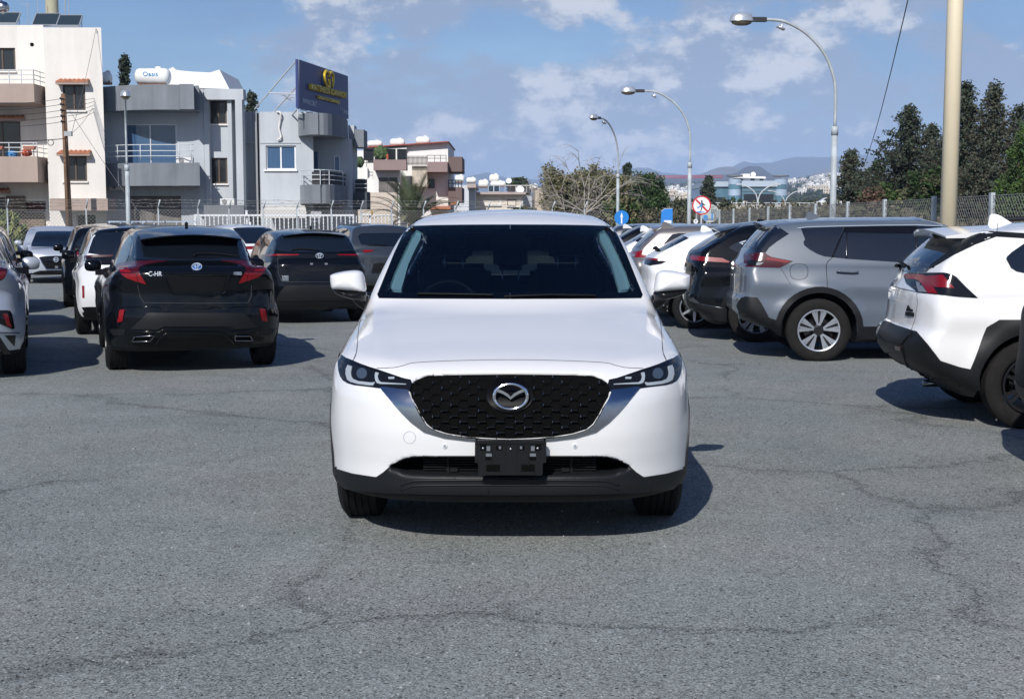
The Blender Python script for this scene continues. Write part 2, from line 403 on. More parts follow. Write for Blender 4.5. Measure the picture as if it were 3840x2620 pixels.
class Car:
    def __init__(s, body, name, label, group, paint, rot, anchor, world, h=0.026, scale=1.0, cat='car', shared=None, hollow=False):
        s.B = body; P = body.P; s.P = P; s.paint = paint
        s.root = empty(name); tag(s.root, label, cat, group)
        s.off = P['L'] / 2
        s.scale = scale
        c, sn = math.cos(rot), math.sin(rot)
        ax, ay = anchor[0]*scale, (anchor[1] - s.off)*scale
        s.root.location = (world[0] - (c*ax - sn*ay), world[1] - (sn*ax + c*ay), 0)
        s.root.rotation_euler = (0, 0, rot); s.root.scale = (scale,)*3
        s.M = Matrix.Translation(s.root.location) @ Matrix.Rotation(rot, 4, 'Z') @ Matrix.Scale(scale, 4)
        s.Mi = s.M.inverted(); s.camo = s.Mi @ Vector((0, 0, CAM_H)) + Vector((0, s.off, 0))
        if not hasattr(body, 'me') :
            V, Q = body.mesh(body.solid, h); body.bvh = BVHTree.FromPolygons([tuple(v) for v in V], [tuple(q) for q in Q])
            V, Q = body.mesh(body.cut, h)
            ctr = V[Q].mean(1); nn = np.cross(V[Q[:, 1]]-V[Q[:, 0]], V[Q[:, 2]]-V[Q[:, 0]]); nn /= np.linalg.norm(nn, axis=1)[:, None]+1e-12
            mi = ((nn[:, 2] < -0.55) & (ctr[:, 2] < P['zb'] + 0.16)) | (ctr[:, 2] < P['zb'] + P.get('dark', 0.045))
            for yw in P['axles']:
                r = np.sqrt((ctr[:, 1]-yw)**2 + (ctr[:, 2]-P['rt'])**2)
                mi |= (r < P['ra'] + 0.006) & (ctr[:, 2] < P['rt'] + P['ra'] + .01) & ((nn[:, 1]*(ctr[:, 1]-yw) + nn[:, 2]*(ctr[:, 2]-P['rt']) < -0.3*P['ra']) | (np.abs(ctr[:, 0]) < P['w']-0.15))
            mi = mi.astype(int)
            if hollow:
                fs = body.solid(ctr[:, 0], ctr[:, 1], ctr[:, 2]); mi[(fs < -0.03) & (ctr[:, 2] > 0.7) & (ctr[:, 1] > 1.0)] = 1
            body.data = (V - np.array([0, s.off, 0]), Q, mi); body.me = True
        V, Q, mi = body.data
        me = np_mesh('body', V, Q, [paint, MATS['black_plastic']], True, mi)
        s.body = bpy.data.objects.new('body', me); SC.collection.objects.link(s.body); s.body.parent = s.root
    # ---- rays
    def cast(s, o, d, hint=None):
        loc, nrm, i, dist = s.B.bvh.ray_cast(o, d)
        if loc is None:
            # nearest miss: walk along the ray for the closest surface point
            best = None
            t0 = (Vector((0, s.off, 0.8)) - o).dot(d)
            for t in np.linspace(t0-2.6, t0+2.6, 27):
                q, nq, i, dd = s.B.bvh.find_nearest(o + d*float(t))
                if best is None or dd < best[0]: best = (dd, q, nq)
            return best[1], best[2]
        return loc, nrm
    def hit(s, px, py):
        w = ray(px, py); d = (s.Mi.to_3x3() @ w).normalized()
        loc, nrm = s.cast(s.camo, d); return loc, nrm, d
    def _local(s, view, u, v):
        if view == 'C': return s.hit(u, v)
        if view == 'S': o = Vector((3, u, v)); d = Vector((-1, 0, 0))
        elif view == 'L': o = Vector((-3, u, v)); d = Vector((1, 0, 0))
        elif view == 'F': o = Vector((u, -3, v)); d = Vector((0, 1, 0))
        elif view == 'R': o = Vector((u, s.P['L']+3, v)); d = Vector((0, -1, 0))
        elif view == 'T': o = Vector((u, v, 4)); d = Vector((0, 0, -1))
        loc, nrm = s.cast(o, d); return loc, nrm, d
    def patch(s, name, outline, m, view='C', off=0.005, cell=None, smooth=0, parent=None, mirror=False, rim=0.008, sink=0.0, under=True):
        """a panel lying on the body: 2D outline in the given view projected onto it"""
        if smooth: outline = cat(outline, smooth, True)
        if cell is None: cell = 0.055*FPX/max(4.0, (s.root.location.length)) if view == 'C' else 0.05
        pts, tris, loop = triangulate(outline, cell)
        V = []; Nn = []
        for u, v in pts:
            loc, nrm, d = s._local(view, u, v)
            if nrm.dot(d) > 0: nrm = -nrm
            V.append(loc + nrm*off + d*sink); Nn.append(nrm)
        n0 = len(V); F = list(tris)
        for i in loop: V.append(V[i] - Nn[i]*(off + rim))
        k = len(loop)
        F += [(loop[i], loop[(i+1) % k], n0+(i+1) % k, n0+i) for i in range(k)]
        V = [v - Vector((0, s.off, 0)) for v in V]
        o = mesh_obj(name, V, F, m, parent or s.root, True)
        bm = bmesh.new(); bm.from_mesh(o.data); bmesh.ops.recalc_face_normals(bm, faces=bm.faces)
        # orient outward
        nv = Vector((0, 0, 0)); sv = Vector((0, 0, 0))
        for f in bm.faces:
            if all(v.index < n0 for v in f.verts): nv += f.normal*f.calc_area()
        for q in Nn: sv += q
        if nv.dot(sv) < 0: bmesh.ops.reverse_faces(bm, faces=bm.faces)
        for e in bm.edges:
            if len(e.link_faces) == 2:
                a, b = e.link_faces
                if any(v.index >= n0 for v in a.verts) != any(v.index >= n0 for v in b.verts): e.smooth = False
        bm.to_mesh(o.data); bm.free()
        if under and len(tris) > 6: s.stain(outline, view, m, mirror)
        if mirror:
            c = s.mirrored(o, parent); return o, c
        return o
    def stain(s, outline, view, m, mirror):
        "the body under a panel takes the panel's material, so no paint shows at its edges"
        me = s.body.data
        if not hasattr(s, 'fc'):
            V, Q, mi = s.B.data; s.fc = V[Q].mean(1); n = np.cross(V[Q[:, 2]]-V[Q[:, 0]], V[Q[:, 3]]-V[Q[:, 1]]); s.fn = n/(np.linalg.norm(n, axis=1)[:, None]+1e-12)
            s.mi = mi.copy()
        fc, fn = s.fc, s.fn
        if view == 'C':
            W_ = np.array(s.M); P3 = fc @ W_[:3, :3].T + W_[:3, 3]; N3 = fn @ W_[:3, :3].T
            U, V_ = project(P3[:, 0], P3[:, 1], P3[:, 2]); mg = -0.012*FPX/np.maximum(P3[:, 1], 1)
            face = (N3[:, 0]*P3[:, 0] + N3[:, 1]*P3[:, 1] + N3[:, 2]*(P3[:, 2]-CAM_H)) < 0.0
        elif view in 'SL': U, V_, mg = fc[:, 1] + s.off, fc[:, 2], -0.014; face = fn[:, 0] > 0.05 if view == 'S' else fn[:, 0] < -0.05
        elif view == 'F': U, V_, mg = fc[:, 0], fc[:, 2], -0.014; face = fn[:, 1] < -0.05
        elif view == 'R': U, V_, mg = fc[:, 0], fc[:, 2], -0.014; face = fn[:, 1] > 0.05
        else: U, V_, mg = fc[:, 0], fc[:, 1] + s.off, -0.014; face = fn[:, 2] > 0.05
        o = np.array(outline); box = face & (U > o[:, 0].min()) & (U < o[:, 0].max()) & (V_ > o[:, 1].min()) & (V_ < o[:, 1].max()) & (s.mi != 1)
        idx = np.where(box)[0]
        if not len(idx): return
        sd = poly_sd([tuple(p) for p in outline], U[idx], V_[idx]); idx = idx[sd < (mg[idx] if view == 'C' else mg)]
        if m.name not in me.materials: me.materials.append(m)
        k = me.materials.find(m.name); s.mi[idx] = k
        if mirror and view in 'SL':
            f2 = -fn[:, 0] > 0.05; b2 = np.where(f2 & (U > o[:, 0].min()) & (U < o[:, 0].max()) & (V_ > o[:, 1].min()) & (V_ < o[:, 1].max()) & (s.mi != 1))[0]
            sd = poly_sd([tuple(p) for p in outline], U[b2], V_[b2]); s.mi[b2[sd < -0.014]] = k
        me.polygons.foreach_set('material_index', s.mi.astype(np.int32))
    def mirrored(s, o, parent=None):
        me = o.data.copy()
        for v in me.vertices: v.co.x = -v.co.x
        me.flip_normals()
        c = bpy.data.objects.new(o.name.split('.')[0], me); SC.collection.objects.link(c); c.parent = parent or s.root
        return c
    def line(s, name, pts, m, view='C', r=0.003, off=0.0, parent=None, n=6, mirror=False, smooth=0, seg=None):
        "a thin bead lying on the body (shut line, trim)"
        if smooth: pts = cat(pts, smooth)
        dense = []
        step = seg or (10 if view == 'C' else 0.03)
        for a, b in zip(pts[:-1], pts[1:]):
            k = max(1, int(math.dist(a, b)/step))
            dense += [(a[0]+(b[0]-a[0])*i/k, a[1]+(b[1]-a[1])*i/k) for i in range(k)]
        dense.append(pts[-1])
        P3 = []
        for u, v in dense:
            loc, nrm, d = s._local(view, u, v)
            if nrm.dot(d) > 0: nrm = -nrm
            P3.append(loc + nrm*off - Vector((0, s.off, 0)))
        P3 = [p for i, p in enumerate(P3) if i == 0 or (p-P3[i-1]).length > 1e-4]
        if len(P3) < 2: return None
        mb = MB(); mb.tube(P3, r, n)
        o = mb.build(name, m, parent or s.root, True)
        if mirror: return o, s.mirrored(o, parent)
        return o
    def wheels(s, tyre_me, rim_me, inset=0.01):
        P = s.P; out = []
        for yw in P['axles']:
            for sx in (1, -1):
                t = bpy.data.objects.new('wheel', tyre_me); SC.collection.objects.link(t); t.parent = s.root
                t.location = (sx*(P['w'] - inset), yw - s.off, P['rt'])
                t.rotation_euler = (0, 0, 0 if sx > 0 else math.pi)
                r = bpy.data.objects.new('rim', rim_me); SC.collection.objects.link(r); r.parent = t
                out.append(t)
        return out

def tyre_mesh(name, R0, width, rim_r, m, tread=True, n=72, knob=0.0):
    "axle along x; outer face at x=0, body inward (-x)"
    prof = []
    w = width; rr = rim_r
    base = [(rr-0.005, -0.02), (rr+0.012, -0.004), (rr+0.03, -0.001), ((R0+rr)/2+0.01, 0.004), (R0-0.03, -0.004), (R0-0.010, -0.02)]
    ins = [(r, -w - x) for r, x in reversed(base)]
    g = []
    if tread:
        k = 4; span = w - 0.05
        for i in range(k+1):
            x0 = -0.025 - span*i/(k+1); x1 = x0 - span/(k+1)
            g += [(R0, x0-0.003), (R0, x1+0.005), (R0-0.008, x1+0.003), (R0-0.008, x1-0.001)] if i < k else [(R0, x0-0.003), (R0, x1)]
    prof = base + g + ins
    V = []; F = []; K = len(prof)
    for j in range(n):
        t = 2*math.pi*j/n
        for i, (r, x) in enumerate(prof):
            rk = r
            if knob and i in (4, 5, len(prof)-5, len(prof)-6): rk = r + (knob if j % 2 else 0)
            V.append((x, rk*math.cos(t), rk*math.sin(t)))
    for j in range(n):
        for i in range(K-1): F.append((j*K+i, ((j+1) % n)*K+i, ((j+1) % n)*K+i+1, j*K+i+1))
    me = bpy.data.meshes.new(name); me.from_pydata(V, [], F); me.materials.append(m)
    bm = bmesh.new(); bm.from_mesh(me); bmesh.ops.recalc_face_normals(bm, faces=bm.faces)
    for f in bm.faces: f.smooth = True
    for e in bm.edges:
        if len(e.link_faces) == 2 and e.calc_face_angle(0) > 0.7: e.smooth = False
    bm.to_mesh(me); bm.free(); return me
def rim_mesh(name, rr, spokes, m_face, m_dark, kind='split', depth=0.05):
    mb = MB()
    MX = Matrix.Rotation(R(90), 4, 'Y')   # z -> x
    # barrel and lip (material 0 = bright face, 1 = dark)
    mb.cur = 0
    mb.lathe([(rr+0.002, -0.004), (rr-0.004, 0.002), (rr-0.016, -0.002), (rr-0.02, -0.016)], 48, MX)
    mb.cur = 1
    mb.lathe([(rr-0.02, -0.016), (rr-0.03, -0.10), (rr-0.035, -0.19)], 48, MX)
    mb.lathe([(0.001, -0.14), (rr*0.62, -0.14), (rr*0.62, -0.16), (0.001, -0.16)], 32, MX)   # brake disc
    mb.cur = 1
    mb.lathe([(0.001, -0.012), (0.045, -0.012), (0.07, -0.03), (0.075, -0.07), (0.001, -0.07)], 24, MX)
    for i in range(spokes):
        a0 = 2*math.pi*i/spokes + math.pi/2
        def bar(a_in, a_out, r0, r1, w0, w1, x0, x1, cur, th=0.03):
            mb.cur = cur
            pi_ = Vector((x0, r0*math.cos(a_in), r0*math.sin(a_in))); po = Vector((x1, r1*math.cos(a_out), r1*math.sin(a_out)))
            t = (po-pi_); nrm = Vector((0, -t.z, t.y)).normalized()
            vs = []
            for p, w_ in ((pi_, w0), (po, w1)):
                vs += [p - nrm*w_/2, p + nrm*w_/2, p + nrm*w_/2*0.8 + Vector((-th, 0, 0)), p - nrm*w_/2*0.8 + Vector((-th, 0, 0))]
            mb.add(vs, [(0, 1, 5, 4), (1, 2, 6, 5), (2, 3, 7, 6), (3, 0, 4, 7), (4, 5, 6, 7), (3, 2, 1, 0)])
        if kind == 'split':        # each spoke two blades with a dark slot between
            for sg in (-1, 1):
                bar(a0+sg*0.10, a0+sg*0.30, 0.055, rr-0.010, 0.022, 0.046, -0.022, -0.010, 0)
            bar(a0, a0, 0.05, rr-0.02, 0.03, 0.06, -0.036, -0.03, 1)
            for sg in (-1, 1): bar(a0+sg*0.14, a0+sg*0.13, 0.06, rr-0.016, 0.008, 0.02, -0.020, -0.010, 0)
        elif kind == 'star':
            bar(a0, a0, 0.04, rr-0.014, 0.05, 0.03, -0.02, -0.012, 0)
        else:
            for sg in (-1, 1): bar(a0+sg*0.12, a0+sg*0.16, 0.045, rr-0.014, 0.03, 0.03, -0.024, -0.012, 1)
    o = mb.build(name, [m_face, m_dark]); me = o.data; bpy.data.objects.remove(o); return me

# ------------------------------------------------------------------ car materials
mat('black_plastic', (0.005, 0.006, 0.007), 0.6, spec=0.2, bump=(400, 0.15, 0.001))
mat('grey_plastic', (0.008, 0.009, 0.0105), 0.5, spec=0.3, bump=(500, 0.2, 0.001))
mat('gloss_black', (0.004, 0.004, 0.005), 0.12, spec=0.3, coat=0.25)
mat('void_black', (0.002, 0.002, 0.002), 0.9, spec=0.1)
mat('seam', (0.05, 0.055, 0.065), 0.6)
mat('seam_dark', (0.004, 0.004, 0.005), 0.6)
mat('rubber', (0.009, 0.009, 0.010), 0.8, spec=0.2, vary=(14, 0.25))
mat('rubber_dusty', (0.014, 0.013, 0.0125), 0.85, spec=0.2, vary=(9, 0.3))
mat('chrome', (0.75, 0.77, 0.8), 0.08, metal=1)
mat('dark_chrome', (0.25, 0.26, 0.28), 0.15, metal=1)
mat('rim_silver', (0.62, 0.66, 0.72), 0.25, metal=0.75)
mat('rim_dark', (0.012, 0.012, 0.014), 0.35)
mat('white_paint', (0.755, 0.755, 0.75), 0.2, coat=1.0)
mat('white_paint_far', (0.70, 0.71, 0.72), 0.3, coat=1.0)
mat('black_paint', (0.003, 0.004, 0.006), 0.1, spec=0.2, coat=0.28)
mat('grey_paint', (0.098, 0.120, 0.150), 0.32, metal=0.0, coat=1.0)
mat('silver_paint', (0.50, 0.54, 0.60), 0.34, metal=0.35, coat=1.0)
mat('slate_paint', (0.035, 0.043, 0.055), 0.25, metal=0.2, coat=1.0)
mat('bronze_paint', (0.20, 0.185, 0.18), 0.30, metal=0.5, coat=1.0)
mat('dark_glass', (0.006, 0.009, 0.014), 0.03, spec=0.8, coat=0.4)
mat('tint_glass', (0.012, 0.017, 0.024), 0.05, spec=0.8)
mat('red_lens', (0.20, 0.003, 0.006), 0.2, coat=0.25)
mat('deep_red_lens', (0.05, 0.002, 0.004), 0.2, coat=0.25)
mat('clear_lens', (0.17, 0.18, 0.20), 0.2, coat=0.3)
mat('smoke_lens', (0.008, 0.009, 0.012), 0.08, spec=0.3, coat=0.08)
mat('led_white', (0.33, 0.37, 0.41), 0.3)
mat('lens_blue', (0.05, 0.07, 0.095), 0.08, coat=1)
mat('trim_cream', (0.74, 0.86, 0.80), 0.7)
mat('trim_dark', (0.006, 0.008, 0.011), 0.8)
mat('badge_blue', (0.02, 0.12, 0.45), 0.2, coat=0.8)
mat('screw_steel', (0.5, 0.52, 0.55), 0.3, metal=1)
glass_mat('windscreen', (0.34, 0.44, 0.52))
TY = {}
TY['main'] = tyre_mesh('tyre', 0.365, 0.225, 0.245, MATS['rubber'])
RM = {}
RM['main'] = rim_mesh('rim', 0.245, 5, MATS['rim_silver'], MATS['rim_dark'], 'split')

def disc_pts(cx, cy, rx, ry, n=24): return [(cx + rx*math.cos(2*math.pi*i/n), cy + ry*math.sin(2*math.pi*i/n)) for i in range(n)]
def shell(name, outline, y0, depth, m, parent, rings=7, backd=0.03, loc=(0, 0, 0), p=2.0, n_s=4):
    "rounded shell: outline in (x,z) at y0 bulging towards -y by depth"
    o = cat(outline, n_s, True); k = len(o); cx = sum(q[0] for q in o)/k; cz = sum(q[1] for q in o)/k
    V = []; F = []
    for r in range(rings):
        t = math.sin((r/(rings-1))*math.pi/2) if r else 0.0
        s_ = (1 - (r/(rings-1))**p)**(1/p) if r < rings-1 else 0.0
        s_ = math.cos(r/(rings-1)*math.pi/2)**0.7 if r < rings-1 else 0.02
        for x, z in o: V.append((cx+(x-cx)*s_, y0 - depth*t, cz+(z-cz)*s_))
    for r in range(rings-1):
        for i in range(k): F.append((r*k+i, r*k+(i+1) % k, (r+1)*k+(i+1) % k, (r+1)*k+i))
    F.append(tuple(range((rings-1)*k, rings*k)))
    b = len(V)
    for x, z in o: V.append((cx+(x-cx)*0.93, y0+backd, cz+(z-cz)*0.93))
    for i in range(k): F.append((i, b+i, b+(i+1) % k, (i+1) % k))
    F.append(tuple(range(b, b+k)))
    mb = MB(); mb.add(V, F); return mb.build(name, m, parent, True, loc)
glass_mat('privacy_glass', (0.10, 0.13, 0.15))
mat('badge_silver', (0.36,0.42,0.50), 0.3, spec=0.6)
mat('bar_gloss', (0.012,0.014,0.018), 0.16, spec=0.9, coat=1.0)
mat('wing_chrome', (0.42,0.43,0.45), 0.16, metal=1)

# ------------------------------------------------------------------ the white car in front
def zA(p): return (1200 + p[0]*0.611, 740 + p[1]*0.611)
def zB(p): return (1200 + p[0]*0.611, 1300 + p[1]*0.611)
def zD(p): return (1240 + p[0]*0.1721, 1300 + p[1]*0.1721)
CXP = 1912.0
def full(half, cx=CXP):
    "left half outline (starting and ending on the centre line) -> closed outline"
    return half + [(2*cx - x, y) for x, y in reversed(half) if abs(x-cx) > 1]
FRONT_Y = 6.12; MX0 = (CXP-1920)/FPX*6.9
def m_px(X, Y, Z): return project(X + MX0, Y + FRONT_Y, Z)
WS = full([zA(p) for p in ((1165,169),(900,170),(700,173),(560,178),(535,188),(505,240),(455,345),(400,480),(352,598),(362,619),(600,622),(1165,624))])
WSI = full([zA(p) for p in ((1165,196),(900,196),(600,198),(565,220),(535,270),(480,400),(430,510),(405,560),(412,576),(440,584),(900,588),(1165,586))])
GR = full([zB(p) for p in ((1165,162),(900,164),(720,168),(650,174),(600,192),(566,214),(545,262),(556,312),(580,352),(615,420),(652,478),(690,508),(780,538),(900,557),(1050,567),(1165,571))])
SIDEWIN = [(1.75,1.13),(2.1,1.36),(2.5,1.52),(3.0,1.56),(3.6,1.54),(4.0,1.47),(4.05,1.40),(3.9,1.22),(3.6,1.16),(2.6,1.12)]
REARWIN = [(-.56,1.18),(-.50,1.52),(.50,1.52),(.56,1.18)]
def main_recess(X, Y, Z, f):
    px, py = m_px(X, Y, Z); sd = poly_sd(GR, px, py)
    a = 0.035*sstep(-sd, -2, 12)*(Y < 0.6)
    ip = poly_sd([(-.60,.415),(-.50,.472),(-.44,.482),(.44,.482),(.50,.472),(.60,.415),(.5,.385),(-.5,.385)], X, Z)
    return a + 0.20*sstep(-ip, 0.0, 0.012)*(Y < 0.6)
def main_cavity(X, Y, Z, f):
    px, py = m_px(X, Y, Z)
    inner = np.maximum(np.maximum(f + 0.075, 0.72 - Z), np.maximum(1.2 - Y, Y - 4.3))
    w = poly_sd(WSI, px, py) * 8.0/FPX
    w = np.maximum(np.maximum(w, 1.10 - Z), Y - 2.5)
    w = np.maximum(w, f*0 + (-f - 0.30))
    sw = np.maximum(poly_sd(SIDEWIN, Y, Z), 0.4 - np.abs(X))
    rw = np.maximum(poly_sd(REARWIN, X, Z), 3.6 - Y)
    return np.minimum(np.minimum(inner, w), np.minimum(sw, rw))
def main_hoodlines(a, y):
    l = 0.50 + 0.19*np.clip(y/1.3, 0, 1)       # soft ridge running from the lamp to the pillar
    fade = sstep(y, 0.12, 0.6)*(1 - sstep(y, 1.2, 1.6))
    return (-0.006*sstep(a, l+0.11, l-0.02)) * fade
P_MAIN = dict(dark=0.095, L=4.575, w=0.922, H=1.69, zb=0.24, axles=(0.93, 3.63), rt=0.365, ra=0.405, flare=0.012,
    hood=[(-0.2,0.72),(0.0,0.80),(0.10,0.865),(0.25,0.925),(0.6,1.01),(1.0,1.095),(1.3,1.15),(1.6,1.165),(3.0,1.13),(4.2,1.12),(4.7,1.05)],
    plan=[(-0.2,.905),(0,.91),(0.4,.922),(0.93,.920),(1.6,.905),(2.5,.905),(3.6,.912),(4.2,.89),(4.7,.82)],
    sect=[(0.1,.965),(0.24,.985),(0.40,.998),(0.60,1.0),(0.80,1.0),(0.95,.985),(1.08,.95),(1.25,.88),(1.8,.7)],
    front=[(0.1,0.20),(0.24,0.075),(0.32,0.035),(0.40,0.03),(0.50,0.012),(0.60,0.0),(0.72,0.008),(0.82,0.05),(0.90,0.12),(1.0,0.3),(1.3,1.0)],
    fcurve=0.46, fpow=4.0, rcurve=0.25, rear=[(0.1,4.4),(0.3,4.55),(0.6,4.575),(0.9,4.52),(1.1,4.5),(1.3,4.45)],
    crown=0.045, crown4=0.045, ksh=0.11, kf=0.09, crease=(0.86,0.98,0.004), hoodlines=main_hoodlines,
    zbelt=1.08, gplan=[(0.9,.80),(1.3,.845),(1.8,.865),(2.5,.875),(3.5,.87),(4.2,.80),(4.7,.72)], tumble=0.31, tumble2=0.22,
    roof=[(0.8,1.25),(1.5,1.48),(2.0,1.615),(2.4,1.672),(2.9,1.69),(3.6,1.665),(4.2,1.61),(4.7,1.56)], rcrown=0.05, kroof=0.09,
    ws=[(0.9,0.75),(1.1,1.12),(1.17,1.25),(1.4,1.66),(1.56,1.96),(1.64,2.16),(1.72,2.5)], wscurve=0.20, wsn=0.47,
    rg=[(0.8,4.62),(1.1,4.5),(1.3,4.4),(1.5,4.22),(1.7,4.0)], rgcurve=0.15, rgn=0.8,
    recess=main_recess, cavity=main_cavity)
B_MAIN = Body(P_MAIN)
HM = 0.03 if globals().get('QUICK') else 0.016
mc = Car(B_MAIN, 'parked_car', 'white SUV facing the camera in mid lot, black plate bracket below its grille', None,
         MATS['white_paint'], 0.0, (0, 0), (MX0, FRONT_Y), h=HM, hollow=True)
if True:
    V, Q, mi = B_MAIN.data
    bvh_cut = BVHTree.FromPolygons([tuple(v + np.array([0, mc.off, 0])) for v in V], [tuple(q) for q in Q])
def on_cut(fn):
    b = B_MAIN.bvh; B_MAIN.bvh = bvh_cut; r = fn(); B_MAIN.bvh = b; return r
mp = mc.patch
def both(name, pts, m, off=0.004, cell=10, smooth=0, **k): return mp(name, pts, m, 'C', off, cell, smooth, mirror=True, **k)
# lower cladding and air intake
clad = full([zB(p) for p in ((1165,668),(950,668),(640,668),(565,672),(500,688),(440,722),(395,765),(350,796),(335,797),(200,776),(66,737),(60,800),(78,850),(200,874),(400,893),(700,903),(1165,905))])
on_cut(lambda: mp('lower_cladding', clad, MATS['grey_plastic'], 'C', 0.006, 7))
mb = MB()
for k in range(7): mb.box((-0.42, 0.10, 0.392+k*0.0125), (0.42, 0.13, 0.397+k*0.0125))
for x in (-.30, -.1, .1, .30): mb.box((x-.006, 0.095, 0.385), (x+.006, 0.105, 0.48))
for sx in (-1, 1): mb.box((sx*0.27-.018, 0.075, 0.40), (sx*0.27+.018, 0.095, 0.418))
mb.build('intake_slats', MATS['black_plastic'], mc.root, loc=(0, -mc.off, 0))
# lip steps along the bottom of the bumper
for yy, r_ in ((816, 0.006), (846, 0.005)):
    mc.line('bumper_lip', full([zB(p) for p in ((1165, yy), (900, yy), (620, yy+2), (560, yy+8), (500, yy+30))])[:9][:9] and [zB((500,yy+30)), zB((560,yy+8)), zB((620,yy+2)), zB((900,yy)), zB((1165,yy)), zB((1430,yy)), zB((1710,yy+2)), zB((1770,yy+8)), zB((1830,yy+30))], MATS['grey_plastic'], r=r_, smooth=4, off=0.006)
mc.line('bumper_seam_and_glint', [zB((1032, 806)), zB((1032, 892))], MATS['seam_dark'], r=0.003, off=0.007)
# grille
mp('grille', GR, MATS['void_black'], 'C', -0.014, 9, under=True)
gm = mc.root.children[-1]
hd = 20.75; wd = 69.3
mbb = MB(); mbt = MB(); mbs = MB()
rows = range(-6, 16)
for r_ in rows:
    for c_ in range(-9, 10):
        px = CXP + c_*wd + (wd/2 if r_ % 2 else 0); py = 1435 + r_*hd
        # columns lean outwards towards the bottom edge like a curved mesh
        if poly_sd(GR, np.array([px]), np.array([py]))[0] > -11: continue
        if ((px-1912)/92)**2 + ((py-1481)/72)**2 < 1: continue
        w_ = 14*(1 - 0.25*abs(c_)/9)
        q = [mc._local('C', px + dx, py + dy)[0] for dx, dy in ((-w_, -2.0), (w_, -2.0), (w_, 2.0), (-w_, 2.0))]
        nrm = (q[1]-q[0]).cross(q[3]-q[0]).normalized()
        if nrm.y > 0: nrm = -nrm
        fr = [v + nrm*0.003 for v in q]; bk = [v - nrm*0.02 for v in q]
        fr[0] = fr[0] - nrm*0.014; fr[1] = fr[1] - nrm*0.014
        o_ = Vector((0, -mc.off, 0))
        mbb.add([v + o_ for v in fr+bk], [(0,1,2,3),(0,4,5,1),(1,5,6,2),(2,6,7,3),(3,7,4,0)])
        for sg in (-1, 1):
            a = mc._local('C', px + sg*w_, py)[0] - nrm*0.008; b = mc._local('C', px + sg*(wd/2-w_*0.9+2), py + hd)[0] - nrm*0.014
            if poly_sd(GR, np.array([px+sg*wd/2]), np.array([py+hd]))[0] < -4: mbt.tube([a+o_, b+o_], 0.0028, 4)
        for dy in (-2.6, 2.6):
            if (c_*7 + r_*13 + int(dy)) % 5 < 2: continue
            p_ = mc._local('C', px - w_, py + dy)[0] + nrm*0.005 + o_
            mbs.lathe([(0.0005, 0.0028), (0.0020, 0.0019), (0.0027, 0.0), (0.0020, -0.002)], 8, Matrix.Translation(p_) @ Matrix.Rotation(R(90), 4, 'X'))  # chrome bead added at the bar end to stand in for a sun glint
mbb.build('grille_bars', MATS['bar_gloss'], gm)
mbt.build('grille_mesh', MATS['void_black'], gm); mbs.build('grille_glint', MATS['chrome'], gm, True)
mp('grille_surround', disc_pts(1912, 1481, 88, 66), mat('emblem_black', (0.002,0.002,0.003), 0.35, spec=0.12), 'C', -0.004, 12, rim=0.02)
# chrome wing
wing_o = [(370,252),(430,322),(500,402),(560,462),(640,522),(760,556),(900,573),(1050,581),(1168,584)]
wing_i = [(1168,571),(1050,567),(900,557),(780,538),(690,508),(652,478),(615,420),(580,352),(556,312),(543,268),(480,262),(400,250)]
for sg in (0, 1):
    pts = [zB(p) for p in wing_o + wing_i]
    if sg: pts = [(2*CXP-x, y) for x, y in pts]
    w_ = mp('chrome_wing', pts, MATS['wing_chrome'], 'C', 0.009, 8, rim=0.012)
    tp = [zB(p) for p in ((385,256),(400,250),(480,262),(541,268),(546,300),(480,290),(415,272))]
# emblem: oval ring and wings
def ep(x, z): return Vector((x, -0.034 - mc.off + 0.0, z))
ec = mc._local('C', 1915, 1483)[0]; EX, EZ, EY = ec.x, ec.z, ec.y - mc.off - 0.030
mbE = MB()
rx, rz = 0.079, 0.060
mbE.tube([(EX + rx*math.cos(t), EY, EZ + rz*math.sin(t)) for t in np.linspace(0, 2*math.pi, 49)], [0.0055 + 0.004*abs(math.cos(t))**3 for t in np.linspace(0, 2*math.pi, 49)], 8, False)
for sg in (-1, 1):
    mbE.prism([(EX + sg*x, EZ + z) for x, z in ((0.0,-0.014),(0.0,-0.002),(0.014,0.014),(0.035,0.026),(0.068,0.040),(0.078,0.024),(0.060,0.022),(0.035,0.012),(0.014,-0.002))], EY-0.004, back=EY+0.004)
mbE.build('emblem', MATS['chrome'], mc.root, False)
